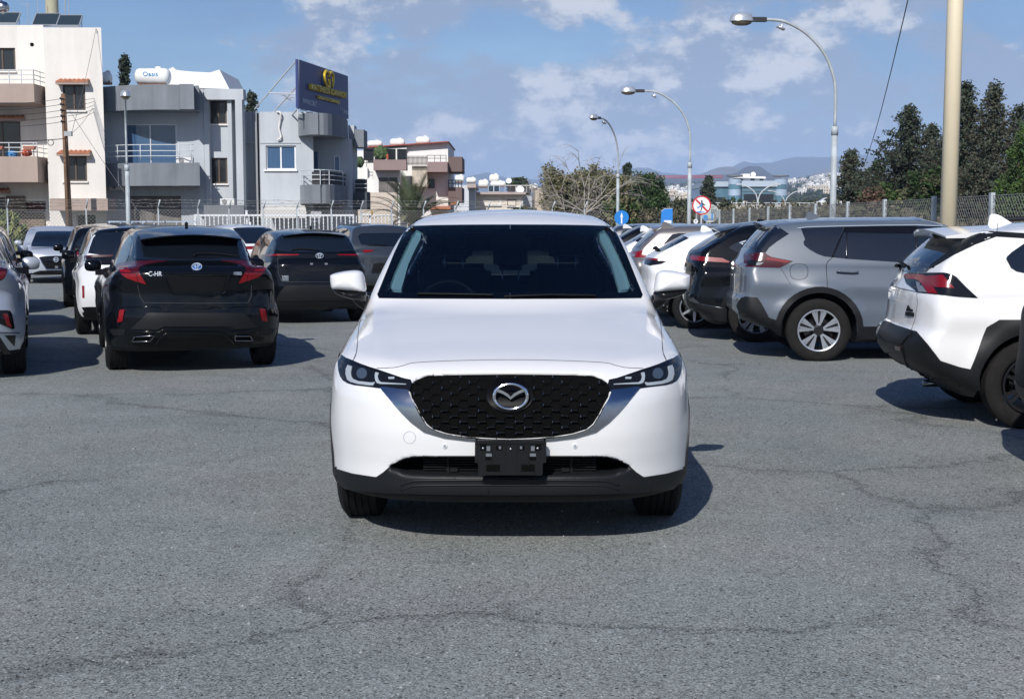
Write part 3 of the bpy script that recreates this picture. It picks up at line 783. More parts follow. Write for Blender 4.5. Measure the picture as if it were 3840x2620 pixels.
# headlamps
HL = [(205,115),(260,190),(350,250),(480,300),(650,375),(850,445),(1000,490),(1200,570),(1400,635),(1600,690),(1750,720),(1770,800),(1750,880),(1725,965),(1400,935),(1150,895),(1060,907),(900,882),(700,857),(500,832),(370,792),(270,730),(210,640),(175,520),(160,350),(175,200)]
for sg in (0, 1):
    def f_(pts):
        q = [zD(p) for p in pts]
        return [(2*CXP-x, y) for x, y in q] if sg else q
    h_ = mp('headlight', f_(HL), MATS['smoke_lens'], 'C', 0.003, 8)
    mp('daytime_lamp', f_([(385,410),(480,440),(455,560),(465,640),(510,710),(620,755),(900,790),(980,780),(940,850),(850,850),(600,815),(450,770),(380,720),(345,600),(350,490)]), MATS['led_white'], 'C', 0.007, 6, parent=h_)
    mp('daytime_lamp', f_([(985,570),(1060,585),(1035,660),(1060,740),(1110,785),(1650,822),(1650,836),(1100,822),(1020,800),(985,740),(972,650)]), MATS['led_white'], 'C', 0.007, 6, parent=h_)
    mp('projector_lens', f_(disc_pts(695, 595, 112, 115)), MATS['lens_blue'], 'C', 0.008, 5, parent=h_)
    mp('indicator', f_([(1260,675),(1400,672),(1390,712),(1275,716)]), MATS['led_white'], 'C', 0.007, 6, parent=h_)
    mp('lamp_brow', f_([(205,118),(262,192),(350,252),(480,303),(650,378),(850,450),(1000,495),(1600,700),(1600,712),(1000,520),(850,480),(650,430),(480,400),(300,340),(230,250)]), MATS['gloss_black'], 'C', 0.0055, 6, parent=h_)
# hood and wing shut lines
mc.line('bonnet_seam', [zB(p) for p in ((350,132),(420,130),(470,125),(520,113),(590,97),(850,85),(1165,80),(1480,85),(1740,97),(1810,113),(1860,125),(1910,130),(1980,132))], MATS['seam'], r=0.0024, smooth=4)
mc.line('bonnet_side_seam', [zA(p) for p in ((205,1000),(222,960),(229,900),(238,800),(252,742),(280,690),(303,615))], MATS['seam'], r=0.0022, smooth=3, mirror=True)
mc.line('bonnet_side_seam', [zD((487,296)), zD((530,200)), zD((565,110)), zD((580,0))], MATS['seam'], r=0.0022, smooth=3, mirror=True)
# roof ditches
both('roof_strip', [zA(p) for p in ((644,94),(625,96),(590,120),(560,152),(538,184),(568,178),(592,145),(625,112))], MATS['gloss_black'], 0.003, 8)
# bumper small things
for sg in (-1, 1):
    x_, y_ = zB((1165 + sg*399, 606))
    mp('parking_sensor', disc_pts(x_, y_, 9, 9, 14), MATS['white_paint'], 'C', 0.005, 5)
    mp('sensor_eye', disc_pts(x_, y_, 5, 5, 10), MATS['led_white'], 'C', 0.007, 4)
x_, y_ = zB((550, 556)); cp_ = disc_pts(x_, y_, 22.5, 22.5, 28)
mc.line('tow_cover_seam', cp_ + cp_[:1], MATS['led_white'], r=0.0014, off=0.0)
# number plate bracket
mb = MB(); by = -0.052
def bz(zx, zy):       # detail picture of the bracket -> local x,z on the plane y=by
    px = 1700 + zx*0.27743; py = 1380 + zy*0.27743
    p = at(px, py, FRONT_Y + by); return (p.x - MX0, p.z)
def brect(m_, zx0, zy0, zx1, zy1, d0, d1):
    a = bz(zx0, zy0); b = bz(zx1, zy1)
    m_.box((a[0], by + d0, b[1]), (b[0], by + d1, a[1]))
brk = [bz(*p) for p in ((292,1015),(300,996),(320,990),(1235,990),(1252,1000),(1258,1015),(1255,1275),(1210,1285),(1205,1440),(1190,1450),(350,1450),(338,1440),(335,1285),(290,1275))]
o_ = []
mb.prism(brk, by + 0.016, back=by + 0.0)
mb.box((bz(292,990)[0]+.01, by+.014, bz(292,1270)[1]), (bz(1255,990)[0]-.01, by+.06, bz(292,1000)[1]))
for zx in (520, 700, 850, 1010): brect(mb, zx-8, 1000, zx+8, 1310, -0.004, 0.001)
brect(mb, 440, 1395, 1105, 1440, -0.006, 0.001)
brect(mb, 292, 990, 1255, 1020, -0.005, 0.001)
bo = mb.build('plate_bracket', MATS['black_plastic'], mc.root, loc=(0, -mc.off, 0))
for q in ((430,1190,520,1240), (1030,1190,1118,1240), (445,1300,630,1390), (915,1300,1100,1390), (365,1030,440,1110), (1110,1030,1185,1110), (580,1045,660,1105), (890,1045,965,1105)): mv = MB(); brect(mv, *q, -0.0025, 0.002); mv.build('bracket_hole', MATS['void_black'], bo)
for q in ((450,1052,498,1115), (1050,1052,1098,1115), (440,1150,520,1190), (1035,1150,1115,1190), (615,1052,645,1090), (900,1052,930,1090)): mv = MB(); brect(mv, *q, -0.005, 0.002); mv.build('bracket_clip', MATS['screw_steel'], bo)
for zx, zy in ((402,1080), (1140,1080), (775,1088)):
    c_ = bz(zx, zy); mv = MB(); mv.lathe([(0.001, 0.007), (0.004, 0.007), (0.006, 0.004), (0.0065, 0)], 12, Matrix.Translation((c_[0], by-0.002, c_[1])) @ Matrix.Rotation(R(90), 4, 'X')); mv.build('bracket_screw', MATS['screw_steel'], bo, True)
# door mirrors
def mpt(zx, zy, Y):
    p = at(*zA((zx, zy)), Y); return (p.x - MX0, p.z)
MY = FRONT_Y + 1.47
for sg in (1, -1):
    cap = [mpt(*p, MY) for p in ((62,492),(66,476),(100,463),(160,451),(215,447),(252,454),(270,476),(279,520),(280,578),(200,576),(120,570),(78,562),(66,540))]
    low = [mpt(*p, MY) for p in ((76,560),(120,569),(200,575),(281,577),(286,610),(280,640),(245,635),(200,625),(150,612),(95,590))]
    stalk = [mpt(*p, MY) for p in ((185,612),(282,600),(300,640),(290,690),(245,680))]
    if sg < 0: cap, low, stalk = [[(-x, z) for x, z in q] for q in (cap, low, stalk)]
    yl = MY - FRONT_Y - mc.off
    m_ = shell('door_mirror', cap, yl, 0.09, MATS['white_paint'], mc.root, n_s=3)
    shell('mirror_base', low, yl + 0.004, 0.07, MATS['gloss_black'], m_, n_s=3)
    shell('mirror_arm', stalk, yl + 0.03, 0.03, MATS['gloss_black'], m_, n_s=3, backd=0.08)
# glass
mp('windscreen', WS, MATS['windscreen'], 'C', 0.004, 22, rim=-0.003, under=False)
wso = mc.root.children[-1]
frit_half_o = [zA(p) for p in ((1165,169),(900,170),(700,173),(560,178),(535,188),(505,240),(455,345),(400,480),(352,598),(362,619),(600,622),(1165,624))]
frit_half_i = [zA(p) for p in ((1165,586),(900,588),(440,584),(412,576),(405,560),(430,510),(480,400),(535,270),(565,220),(600,198),(900,196),(1165,196))]
both('windscreen_border', frit_half_o + frit_half_i, MATS['void_black'], 0.0015, 10, rim=0.0, parent=wso)
both('pillar_trim', [zA(p) for p in ((1708,232),(1738,218),(1768,258),(1822,372),(1872,482),(1897,560),(1885,580),(1832,586),(1812,520),(1788,430),(1748,340),(1714,275))], MATS['trim_cream'], 0.0, 12, sink=0.05, rim=-0.02, under=False)
mc.patch('side_window', SIDEWIN, MATS['windscreen'], 'S', 0.002, 0.08, 2, mirror=True, rim=-0.002, under=False)
mc.patch('rear_window', REARWIN, MATS['privacy_glass'], 'R', 0.002, 0.08, rim=-0.002, under=False)
# cabin
def seat(x, y, w=0.50, hz=0.70, name='front_seat'):
    s_ = MB(); s_.box((x-w/2, y, 0.55), (x+w/2, y+0.5, 0.75))
    M_ = Matrix.Translation((x, y+0.52, 0.72)) @ Matrix.Rotation(R(-14), 4, 'X')
    s_.box((-w/2, -0.06, 0), (w/2, 0.06, hz-.08), M_)
    o = s_.build(name, MATS['trim_dark'], mc.root, loc=(0, -mc.off, 0))
    bm = bmesh.new(); bm.from_mesh(o.data); bmesh.ops.bevel(bm, geom=bm.edges[:], offset=0.05, segments=3, affect='EDGES'); bm.to_mesh(o.data); bm.free()
    h_ = MB(); h_.box((-0.13, -0.05, hz-0.02), (0.13, 0.05, hz+0.17), M_)
    h = h_.build('headrest', MATS['trim_dark'], o)
    bm = bmesh.new(); bm.from_mesh(h.data); bmesh.ops.bevel(bm, geom=bm.edges[:], offset=0.045, segments=3, affect='EDGES'); bm.to_mesh(h.data); bm.free()
    pr = MB()
    for sx in (-.06, .06): pr.tube([M_ @ Vector((sx, -0.055, hz-.16)), M_ @ Vector((sx, -0.03, hz+.02))], 0.005, 6)
    pr.build('headrest_post', MATS['chrome'], o, True)
seat(-0.38, 2.05); seat(0.38, 2.05)
seat(-0.42, 3.0, 0.46, 0.62, 'rear_seat'); seat(0.42, 3.0, 0.46, 0.62, 'rear_seat'); seat(0, 3.0, 0.36, 0.56, 'rear_seat')
mb = MB(); mb.prism([(1.36,1.08),(1.50,1.10),(1.75,1.10),(1.85,1.05),(1.8,0.8),(1.36,0.8)], -0.64, Matrix(((0,1,0,0),(1,0,0,0),(0,0,1,0),(0,0,0,1))), back=0.64)
mb.build('dashboard', MATS['trim_dark'], mc.root, loc=(0, -mc.off, 0))
mb = MB(); mb.box((-0.13,1.62,1.10),(0.17,1.66,1.185)); mb.build('console_screen', MATS['tint_glass'], mc.root, loc=(0, -mc.off, 0))
mb = MB(); mb.box((-.50,1.60,1.11),(-.26,1.72,1.155)); mb.build('instrument_hood', MATS['black_plastic'], mc.root, loc=(0, -mc.off, 0))
mb = MB(); Mw = Matrix.Translation((-0.38,1.86,1.07)) @ Matrix.Rotation(R(62), 4, 'X')
mb.tube([Mw @ Vector((0.185*math.cos(t), 0.185*math.sin(t), 0)) for t in np.linspace(0, 2*math.pi, 33)], 0.016, 8, False)
mb.box((-.17,-.02,-.01),(.17,.02,.01),Mw); mb.lathe([(0.001,-.02),(.06,-.02),(.07,0),(.06,.02),(.001,.02)],16,Mw)
mb.build('steering_wheel', MATS['black_plastic'], mc.root, True, loc=(0, -mc.off, 0))
mb = MB(); mb.box((-.13,2.02,1.44),(.13,2.05,1.51)); mb.box((-.10,2.08,1.50),(.10,2.20,1.56)); mb.build('rear_view_mirror', MATS['void_black'], mc.root, loc=(0, -mc.off, 0))
# wipers
for a, b in (((1065,608),(600,600)), ((1690,612),(1130,618))):
    mc.line('wiper', [zA(a), zA(((a[0]+b[0])/2, a[1]-4)), zA(b)], MATS['black_plastic'], r=0.006, off=0.012)
# side trim, arches, sills (seen from beside)
def arch_ring(car, ri, ro, y0, zc, a0=-20, a1=200):
    o_ = [(y0 + ro*math.cos(R(t)), zc + ro*math.sin(R(t))) for t in range(a0, a1+1, 10)]
    i_ = [(y0 + ri*math.cos(R(t)), zc + ri*math.sin(R(t))) for t in range(a1, a0-1, -10)]
    return o_ + i_
for yw in P_MAIN['axles']:
    mc.patch('arch_trim', arch_ring(mc, 0.408, 0.455, yw, 0.365, -18, 198), MATS['grey_plastic'], 'S', 0.005, 0.05, mirror=True)
mc.patch('sill_trim', [(1.32,0.26),(3.22,0.26),(3.22,0.40),(1.32,0.40)], MATS['grey_plastic'], 'S', 0.004, 0.08, mirror=True)
mc.line('door_seam', [(2.35,0.4),(2.32,0.9),(2.38,1.1)], MATS['seam'], 'S', 0.002, mirror=True)
mc.wheels(TY['main'], RM['main'])

# ------------------------------------------------------------------ bodies of the parked cars around
def std(L, w, H, axles, rt, rear, rg, **k):
    bz_ = k.pop('belt', 1.02); hz = k.pop('hoodz', 0.98); ws0 = k.pop('ws0', 1.25); gs = k.pop('gs', 1.0); rend = k.pop('rend', H-0.06)
    gw = k.pop('gw', 0.92); rpk = k.pop('rpk', 0.52); tailw = k.pop('tailw', 0.93)
    P = dict(L=L, w=w, H=H, zb=k.pop('zb', 0.24), axles=axles, rt=rt, ra=k.pop('ra', rt+0.05), flare=k.pop('flare', 0.02),
        hood=[(-0.3,hz-.22),(0.0,hz-.14),(0.3,hz-.02),(0.8,hz+.04),(ws0-.1,bz_+.06),(ws0+.4,bz_+.08),(L*0.75,bz_+.06),(L-.25,bz_+.06),(L+.1,bz_+.0)],
        plan=[(-0.2,w*.92),(0.5,w*.975),(axles[0],w*.985),(L*.4,w*.975),(L*.6,w*.975),(axles[1],w*.985),(L-.5,w*.965),(L,w*tailw),(L+.2,w*tailw*.97)],
        sect=[(0.1,.92),(0.24,.945),(0.42,.985),(0.60,1.0),(0.80,.995),(0.95,.975),(1.10,.93),(1.25,.87),(1.8,.7)],
        front=[(0.1,0.22),(0.24,0.08),(0.40,0.02),(0.60,0.0),(0.72,0.02),(0.82,0.06),(0.92,0.14),(1.0,0.3),(1.3,1.0)],
        fcurve=0.42, fpow=3.2, rcurve=0.22, rpow=4.0, rear=rear, crown=0.04, crown4=0.05, ksh=0.12, kf=0.09, kr=0.07,
        crease=(0.80,0.92,0.012), zbelt=bz_+.04, gplan=[(0.8,w*gw-.06),(ws0+.1,w*gw-.03),(ws0+.7,w*gw),(L*.6,w*gw),(L-.9,w*gw-.03*gs),(L-.3,w*gw-.08*gs),(L+.1,w*gw-.12*gs)], tumble=0.30, tumble2=0.22,
        roof=[(0.8,H-.5),(ws0+.35,H-.2),(ws0+.8,H-.06),(ws0+1.2,H-.01),(L*rpk,H),(L-1.2,H-.02),(L-.55,rend),(L,rend-.05)], rcrown=0.05, kroof=0.09,
        ws=[(0.9,ws0-.45),(bz_+.08,ws0),(bz_+.3,ws0+.37),(H-.12,ws0+.77),(H-.05,ws0+.97),(H+.03,ws0+1.3)], wscurve=0.20, wsn=0.5,
        rg=rg, rgcurve=0.12, rgn=0.8)
    P.update(k); return Body(P)
# low coupe-like crossover
def chr_extra(s, f, a, X, Y, Z):
    return f
B_CHR = std(4.39, 0.8975, 1.55, (0.91, 3.55), 0.341, belt=0.98, rear=[(0.1,4.15),(0.30,4.28),(0.42,4.37),(0.60,4.39),(0.72,4.36),(0.86,4.33),(0.95,4.37),(1.03,4.385),(1.10,4.36),(1.16,4.28),(1.22,4.2)], hood=[(-0.3,.78),(0.0,.86),(0.3,.98),(0.8,1.04),(1.15,1.04),(1.65,1.05),(2.8,1.03),(3.5,1.08),(4.0,1.125),(4.25,1.13),(4.45,1.10)], ksh=0.075, crown=0.03, crown4=0.03,
    rg=[(0.9,4.36),(1.10,4.29),(1.2,4.13),(1.33,3.90),(1.44,3.72),(1.56,3.5)], gw=0.87, gs=2.0, flare=0.045, flw=0.13, rend=1.47, extra=chr_extra, rgn=0.6, krg=0.04, tailw=0.90, rcurve=0.30, hoodz=1.0)
# small tall crossover
B_YAR = std(4.18, 0.8825, 1.59, (0.84, 3.40), 0.33, belt=1.02, rear=[(0.1,3.95),(0.28,4.05),(0.40,4.15),(0.60,4.18),(0.75,4.16),(0.90,4.13),(1.0,4.12),(1.1,4.08),(1.2,4.0)],
    rg=[(0.9,4.10),(1.08,4.06),(1.3,3.93),(1.48,3.78),(1.6,3.68)], flare=0.03, rend=1.53)
B_XTR = std(4.66, 0.92, 1.715, (0.93, 3.635), 0.37, belt=1.13, rear=[(0.1,3.9),(0.36,4.16),(0.42,4.36),(0.50,4.52),(0.60,4.60),(0.72,4.60),(0.80,4.565),(1.00,4.55),(1.14,4.55),(1.22,4.53),(1.30,4.46),(1.40,4.4)],
    rg=[(1.0,4.56),(1.30,4.46),(1.45,4.34),(1.60,4.19),(1.66,4.13),(1.75,4.0)], ra=0.445, rend=1.66, rcurve=0.13, tailw=0.96, hoodz=1.05, gs=0.4, flare=0.025, rgcurve=0.08)
B_RAV = std(4.60, 0.9275, 1.70, (0.93, 3.62), 0.363, belt=1.09, rear=[(0.1,4.0),(0.34,4.25),(0.42,4.42),(0.55,4.56),(0.66,4.60),(0.74,4.58),(0.80,4.52),(1.00,4.50),(1.16,4.49),(1.24,4.46),(1.32,4.40)],
    rg=[(1.0,4.5),(1.28,4.44),(1.45,4.28),(1.60,4.08),(1.72,3.9)], ra=0.43, rend=1.63, rcurve=0.17, tailw=0.95, hoodz=1.05, gs=0.4, flare=0.03, rgcurve=0.10)
B_HAR = std(4.74, 0.9275, 1.66, (0.98, 3.67), 0.37, belt=1.06, rear=[(0.1,4.25),(0.36,4.40),(0.44,4.58),(0.60,4.63),(0.75,4.60),(0.95,4.55),(1.10,4.57),(1.18,4.57),(1.25,4.50),(1.3,4.4)],
    rg=[(1.0,4.6),(1.20,4.54),(1.35,4.34),(1.50,4.08),(1.58,3.94),(1.66,3.8)], rend=1.56, rcurve=0.14, tailw=0.95, hoodz=1.03, gs=0.6, ra=0.43)
B_HRV = std(4.35, 0.90, 1.58, (0.90, 3.54), 0.345, belt=1.02, rear=[(0.1,4.0),(0.34,4.15),(0.44,4.30),(0.60,4.35),(0.80,4.33),(1.00,4.34),(1.08,4.33),(1.18,4.25),(1.25,4.2)],
    rg=[(1.0,4.36),(1.14,4.28),(1.30,4.02),(1.44,3.78),(1.52,3.62),(1.6,3.4)], rend=1.50, rcurve=0.14, tailw=0.95, ra=0.41)
B_OUT = std(4.55, 0.90, 1.68, (0.93, 3.60), 0.355, belt=1.08, rear=[(0.1,4.2),(0.34,4.35),(0.44,4.5),(0.60,4.55),(0.80,4.53),(1.00,4.52),(1.15,4.51),(1.25,4.44),(1.3,4.4)],
    rg=[(1.0,4.55),(1.22,4.44),(1.40,4.26),(1.55,4.10),(1.64,4.02)], rend=1.63, rcurve=0.14, tailw=0.95)
B_NOTE = std(4.05, 0.8475, 1.52, (0.80, 3.38), 0.31, belt=0.98, rear=[(0.1,3.9),(0.3,4.0),(0.6,4.05),(0.9,4.03),(1.1,3.98)],
    rg=[(0.9,4.0),(1.05,3.95),(1.3,3.85),(1.5,3.7)], hoodz=0.94, ws0=0.95, rend=1.47, fcurve=0.35, gw=0.93)
TY['big'] = tyre_mesh('tyre', 0.37, 0.23, 0.248, MATS['rubber_dusty'], knob=0.004)
TY['mid'] = tyre_mesh('tyre', 0.345, 0.22, 0.23, MATS['rubber'])
TY['small'] = tyre_mesh('tyre', 0.33, 0.205, 0.215, MATS['rubber'])
RM['split'] = rim_mesh('rim', 0.248, 5, MATS['rim_silver'], MATS['rim_dark'], 'split')
RM['dark'] = rim_mesh('rim', 0.235, 6, MATS['rim_dark'], MATS['rim_dark'], 'plain')
RM['star'] = rim_mesh('rim', 0.235, 6, MATS['rim_silver'], MATS['rim_dark'], 'star')
RM['small'] = rim_mesh('rim', 0.215, 6, MATS['rim_dark'], MATS['rim_dark'], 'plain')
RW = R(199)
GL = 'cars parked nose to tail on the left of the lot'; GRR = 'cars parked side by side on the right of the lot'
def px_w(px, Y): return ((px-1920)/FPX*Y, Y)
QK = 0.04 if globals().get('QUICK') else 0.026
c_chr = Car(B_CHR, 'parked_car', 'glossy black coupe-like crossover seen from behind, bent red tail lamps', GL, MATS['black_paint'], RW, (0.8875, 3.55), px_w(390, 14.13), QK, 1.02)
c_yar = Car(B_YAR, 'parked_car', 'black small SUV with a thin red light strip under its rear window', GL, MATS['black_paint'], RW, (0, 4.15), px_w(1198, 20.4), QK, 0.95)
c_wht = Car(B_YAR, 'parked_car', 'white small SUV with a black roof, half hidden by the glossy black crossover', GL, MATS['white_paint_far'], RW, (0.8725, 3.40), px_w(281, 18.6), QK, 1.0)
c_blk = Car(B_YAR, 'parked_car', 'black small SUV between the silver hatchback and the white SUV with black roof', GL, MATS['black_paint'], RW, (0.8725, 3.40), px_w(237, 24.7), QK, 1.0)
c_sil = Car(B_CHR, 'parked_car', 'silver crossover cut off by the left edge, red tail lamp and reflector', GL, MATS['silver_paint'], RW+R(1), (-0.8875, 3.55), px_w(86, 13.8), QK, 1.05)
c_sl2 = Car(B_YAR, 'parked_car', 'dark blue-grey car directly ahead of the silver crossover at the left edge', GL, MATS['slate_paint'], RW+R(1.6), (-0.8725, 3.40), px_w(84, 18.6), QK, 1.0)
c_sl3 = Car(B_YAR, 'parked_car', 'silver car farthest ahead in the row at the left edge, its door mirror showing', GL, MATS['silver_paint'], RW+R(1.6), (-0.8725, 3.40), px_w(74, 23.2), QK, 1.0)
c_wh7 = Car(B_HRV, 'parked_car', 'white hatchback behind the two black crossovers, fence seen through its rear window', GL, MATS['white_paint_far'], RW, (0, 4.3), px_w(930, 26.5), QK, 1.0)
c_gr9 = Car(B_OUT, 'parked_car', 'dark grey SUV half hidden behind the left door mirror of the white SUV', GL, MATS['slate_paint'], RW, (0, 4.5), px_w(1455, 25.5), QK, 0.95)
c_note = Car(B_NOTE, 'parked_car', 'silver compact hatchback facing the camera by the fence on the left', None, MATS['silver_paint'], R(20), (0, 0), px_w(210, 34.0), QK, 1.0)
RR = R(86)
c_rav = Car(B_RAV, 'parked_car', 'white SUV with black lower cladding and red-black tail lamps, nearest on the right', GRR, MATS['white_paint'], RR, (-0.9175, 3.62), px_w(3888, 9.95), QK, 0.955)
c_xtr = Car(B_XTR, 'parked_car', 'matt grey SUV with silver split-spoke wheels and sun glint in its side window', GRR, MATS['grey_paint'], RR, (-0.91, 3.635), px_w(3075, 14.9), QK, 0.98)
c_har = Car(B_HAR, 'parked_car', 'black fastback SUV parked between the grey SUV and a white one', GRR, MATS['black_paint'], RR, (-0.9175, 3.67), px_w(2840, 17.3), QK, 0.99)
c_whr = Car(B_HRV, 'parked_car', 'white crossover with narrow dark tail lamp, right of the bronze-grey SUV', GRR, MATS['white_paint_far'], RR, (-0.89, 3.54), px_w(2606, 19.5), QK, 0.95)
c_bro = Car(B_OUT, 'parked_car', 'bronze-grey SUV with a bright red and clear tail lamp', GRR, MATS['bronze_paint'], RR, (-0.90, 4.5), px_w(2362, 21.6), QK, 0.95)
c_fwh = Car(B_HRV, 'parked_car', 'white fastback car just right of the big white SUV, farthest white one of its row', GRR, MATS['white_paint_far'], RR, (-0.90, 4.3), px_w(2318, 24.0), QK, 1.0)
c_fbk = Car(B_HAR, 'parked_car', 'dark car behind the farthest white fastback, only its tailgate top showing', GRR, MATS['black_paint'], RR, (-0.92, 4.6), px_w(2262, 26.6), QK, 0.95)
c_fb2 = Car(B_OUT, 'parked_car', 'farthest dark car of the right row, a black roof with a light fin', GRR, MATS['slate_paint'], RR, (-0.92, 4.5), px_w(2235, 29.4), QK, 0.95)
c_edge = Car(B_OUT, 'parked_car', 'black car cut off by the right edge, only its bumper corner in view', GRR, MATS['black_plastic'], RR, (0.86, 4.5), (3.35, 8.75), QK, 1.0)

# ------------------------------------------------------------------ details of the other cars
def cv(ox, oy, k): return lambda pts: [(ox + x*k, oy + y*k) for x, y in pts]
zR = cv(2650, 780, 0.5926); zC = cv(300, 800, 0.391); z4 = cv(2250, 780, 0.3278); z3 = cv(900, 800, 0.2838); z1 = cv(0, 780, 0.4225)
def generic(car, ws=True, side='both', rear=True, silline=True, arch=None, mirrors=True, mcol=None):
    P = car.P; L, H, w = P['L'], P['H'], P['w']; b = P['zbelt']
    y0 = float(np.interp(b+.1, [p[0] for p in sorted(P['ws'])], [p[1] for p in sorted(P['ws'])]))
    if ws:
        car.patch('windscreen', [(-.66,b+.06),(-.52,H-.13),(.52,H-.13),(.66,b+.06)], MATS['dark_glass'], 'F', 0.004, 0.08, 2)
    rgx = lambda z: float(np.interp(z, [p[0] for p in sorted(P['rg'])], [p[1] for p in sorted(P['rg'])]))
    sw = [(y0+.40,b+.09),(y0+.72,H-.20),(y0+1.05,H-.125),(L*.58,H-.10),(L-1.15,H-.125),(rgx(H-.16)-.26,H-.20),(rgx(b+.2)-.42,b+.17),(rgx(b+.2)-.60,b+.09),(L*.55,b+.05)]
    if side == 'both': car.patch('side_window', sw, MATS['dark_glass'], 'S', 0.004, 0.08, 2, mirror=True)
    if side == 'far': car.patch('side_window', sw, MATS['dark_glass'], 'S', 0.004, 0.08, 2)
    if side:
        for yy in (L*.46, ): 
            car.line('pillar_seam', [(yy, b+.05), (yy-.03, H-.11)], MATS['gloss_black'], 'S', 0.016, -0.006, n=4, mirror=True)
    if rear: car.patch('rear_window', [(-.56,b+.12),(-.48,H-.17),(.48,H-.17),(.56,b+.12)], MATS['dark_glass'], 'R', 0.004, 0.08, 2)
    if arch:
        for yw in P['axles']: car.patch('arch_trim', arch_ring(car, P['ra']+.004, P['ra']+arch, yw, P['rt'], -24, 204), MATS['black_plastic'], 'S', 0.006, 0.05, mirror=True)
        a0, a1 = P['axles']
        car.patch('sill_trim', [(a0+P['ra']+.02,P['zb']+.01),(a1-P['ra']-.02,P['zb']+.01),(a1-P['ra']-.02,P['zb']+.15),(a0+P['ra']+.02,P['zb']+.15)], MATS['black_plastic'], 'S', 0.006, 0.08, mirror=True)
    for yy in (L*.30, L*.47): car.line('door_seam', [(yy,P['zb']+.2),(yy-.02,.75),(yy+.02,b+.02)], MATS['seam_dark'], 'S', 0.003, mirror=True)
    if mirrors:
        ym = y0 + .50 - car.off; zc = b + .03
        for sx in (1, -1):
            ol = [(sx*(w-.03),zc-.02),(sx*(w-.02),zc+.07),(sx*(w+.07),zc+.085),(sx*(w+.145),zc+.06),(sx*(w+.16),zc),(sx*(w+.13),zc-.05),(sx*(w+.02),zc-.055)]
            m_ = shell('door_mirror', ol, ym, 0.09, mcol or car.paint, car.root, n_s=3)
            mb = MB(); mb.box((min(sx*(w-.12), sx*(w+.04)), ym+.005, zc-.10), (max(sx*(w-.12), sx*(w+.04)), ym+.06, zc-.03)); mb.build('mirror_arm', MATS['gloss_black'], m_)
def fin(car, px, py, m, s_=1.0):
    loc, nrm, d = car.hit(px, py)
    p = loc - Vector((0, car.off, 0)); mb = MB()
    prof = [(-.10,-.01),(-.05,.02),(.0,.052),(.035,.062),(.055,.058),(.065,-.01)]
    mb.prism([(y*s_, z*s_) for y, z in prof], 0.017, Matrix(((0,1,0,p.x),(1,0,0,p.y),(0,0,1,p.z-.004),(0,0,0,1))), back=-0.017)
    o = mb.build('roof_fin', m, car.root)
    bm = bmesh.new(); bm.from_mesh(o.data); bmesh.ops.bevel(bm, geom=bm.edges[:], offset=0.010, segments=2, affect='EDGES'); bm.to_mesh(o.data); bm.free()
def ring_emblem(car, px, py, rx, ry, kind):
    "maker's badge lying on the body"
    e = None
    if kind == 'three':
        e = car.patch('emblem', disc_pts(px, py, rx, ry), MATS['badge_blue'], 'C', 0.006, 8)
        for cx_, cy_, a, b_ in ((px, py, rx*.96, ry*.96), (px, py-ry*.36, rx*.58, ry*.42), (px, py, rx*.26, ry*.90)):
            q = disc_pts(cx_, cy_, a, b_, 20); car.line('emblem_ring', q + q[:1], MATS['badge_silver'], 'C', 0.0050, 0.014, e, seg=99)
    else:
        e = car.patch('emblem', disc_pts(px, py, rx*.9, ry*.9), MATS['smoke_lens'], 'C', 0.006, 8)
        q = disc_pts(px, py, rx, ry, 20); car.line('emblem_ring', q + q[:1], MATS['badge_silver'], 'C', 0.012, 0.014, e, seg=99)
        car.line('emblem_bar', [(px-rx*1.25, py), (px+rx*1.25, py)], MATS['badge_silver'], 'C', 0.016, 0.018, e)
def letters(car, s_, px, py, wpx, m, size_ratio=None, ext=0.003, squash=1.0):
    "badge lettering on the tail of a car"
    loc, nrm, d = car.hit(px, py); l2, n2, d2 = car.hit(px + wpx/2, py); l1, n1, d1 = car.hit(px - wpx/2, py)
    x = (l2 - l1); width = x.length; x.normalize(); z = nrm if nrm.dot(d) < 0 else -nrm; z = (z - x*z.dot(x)).normalized(); y = z.cross(x)
    M = Matrix((x, y, z)).transposed().to_4x4(); M.translation = loc + z*0.006 - Vector((0, car.off, 0))
    t = text_obj('lettering', s_, m, size=1.0, ext=0.02, width=1.0)
    hh = max(v.co.y for v in t.data.vertices) - min(v.co.y for v in t.data.vertices)
    k = width
    ky = k*squash
    t.data.transform(M @ Matrix.Diagonal((k, ky, k*0.5, 1))); t.parent = car.root
    return t

def spoiler(car, y0, y1, drop, hw, m, th=0.035):
    P = car.P; B = car.B; V = []; F = []; n = 17
    for i in range(n):
        a = -1 + 2*i/(n-1); x = a*hw; yt = y1 - 0.07*a*a; 
        def rz(y): return float(B.roof(y)) - P.get('rcrown', .05)*(x/0.6)**2
        z0 = rz(y0) + .003; z1 = rz(y0) - drop - .012*a*a
        V += [(x, y0-car.off, z0), (x, (y0*.4+yt*.6)-car.off, z0*.45+z1*.55+.004), (x, yt-car.off, z1), (x, yt-car.off-.008, z1-th*.5), (x, y0+.02-car.off, z0-th*1.6)]
    for i in range(n-1):
        for j in range(5): F.append((i*5+j, i*5+(j+1)%5, (i+1)*5+(j+1)%5, (i+1)*5+j))
    F += [tuple(range(5)), tuple(reversed(range((n-1)*5, n*5)))]
    mb = MB(); mb.add(V, F); o = mb.build('spoiler', m, car.root, True)
    bm = bmesh.new(); bm.from_mesh(o.data)
    for e in bm.edges:
        if len(e.link_faces) == 2 and e.calc_face_angle(0) > 0.8: e.smooth = False
    bm.to_mesh(o.data); bm.free(); return o
spoiler(c_xtr, 3.95, 4.30, 0.035, 0.55, MATS['grey_paint']); spoiler(c_rav, 3.85, 4.33, 0.03, 0.56, MATS['white_paint'])
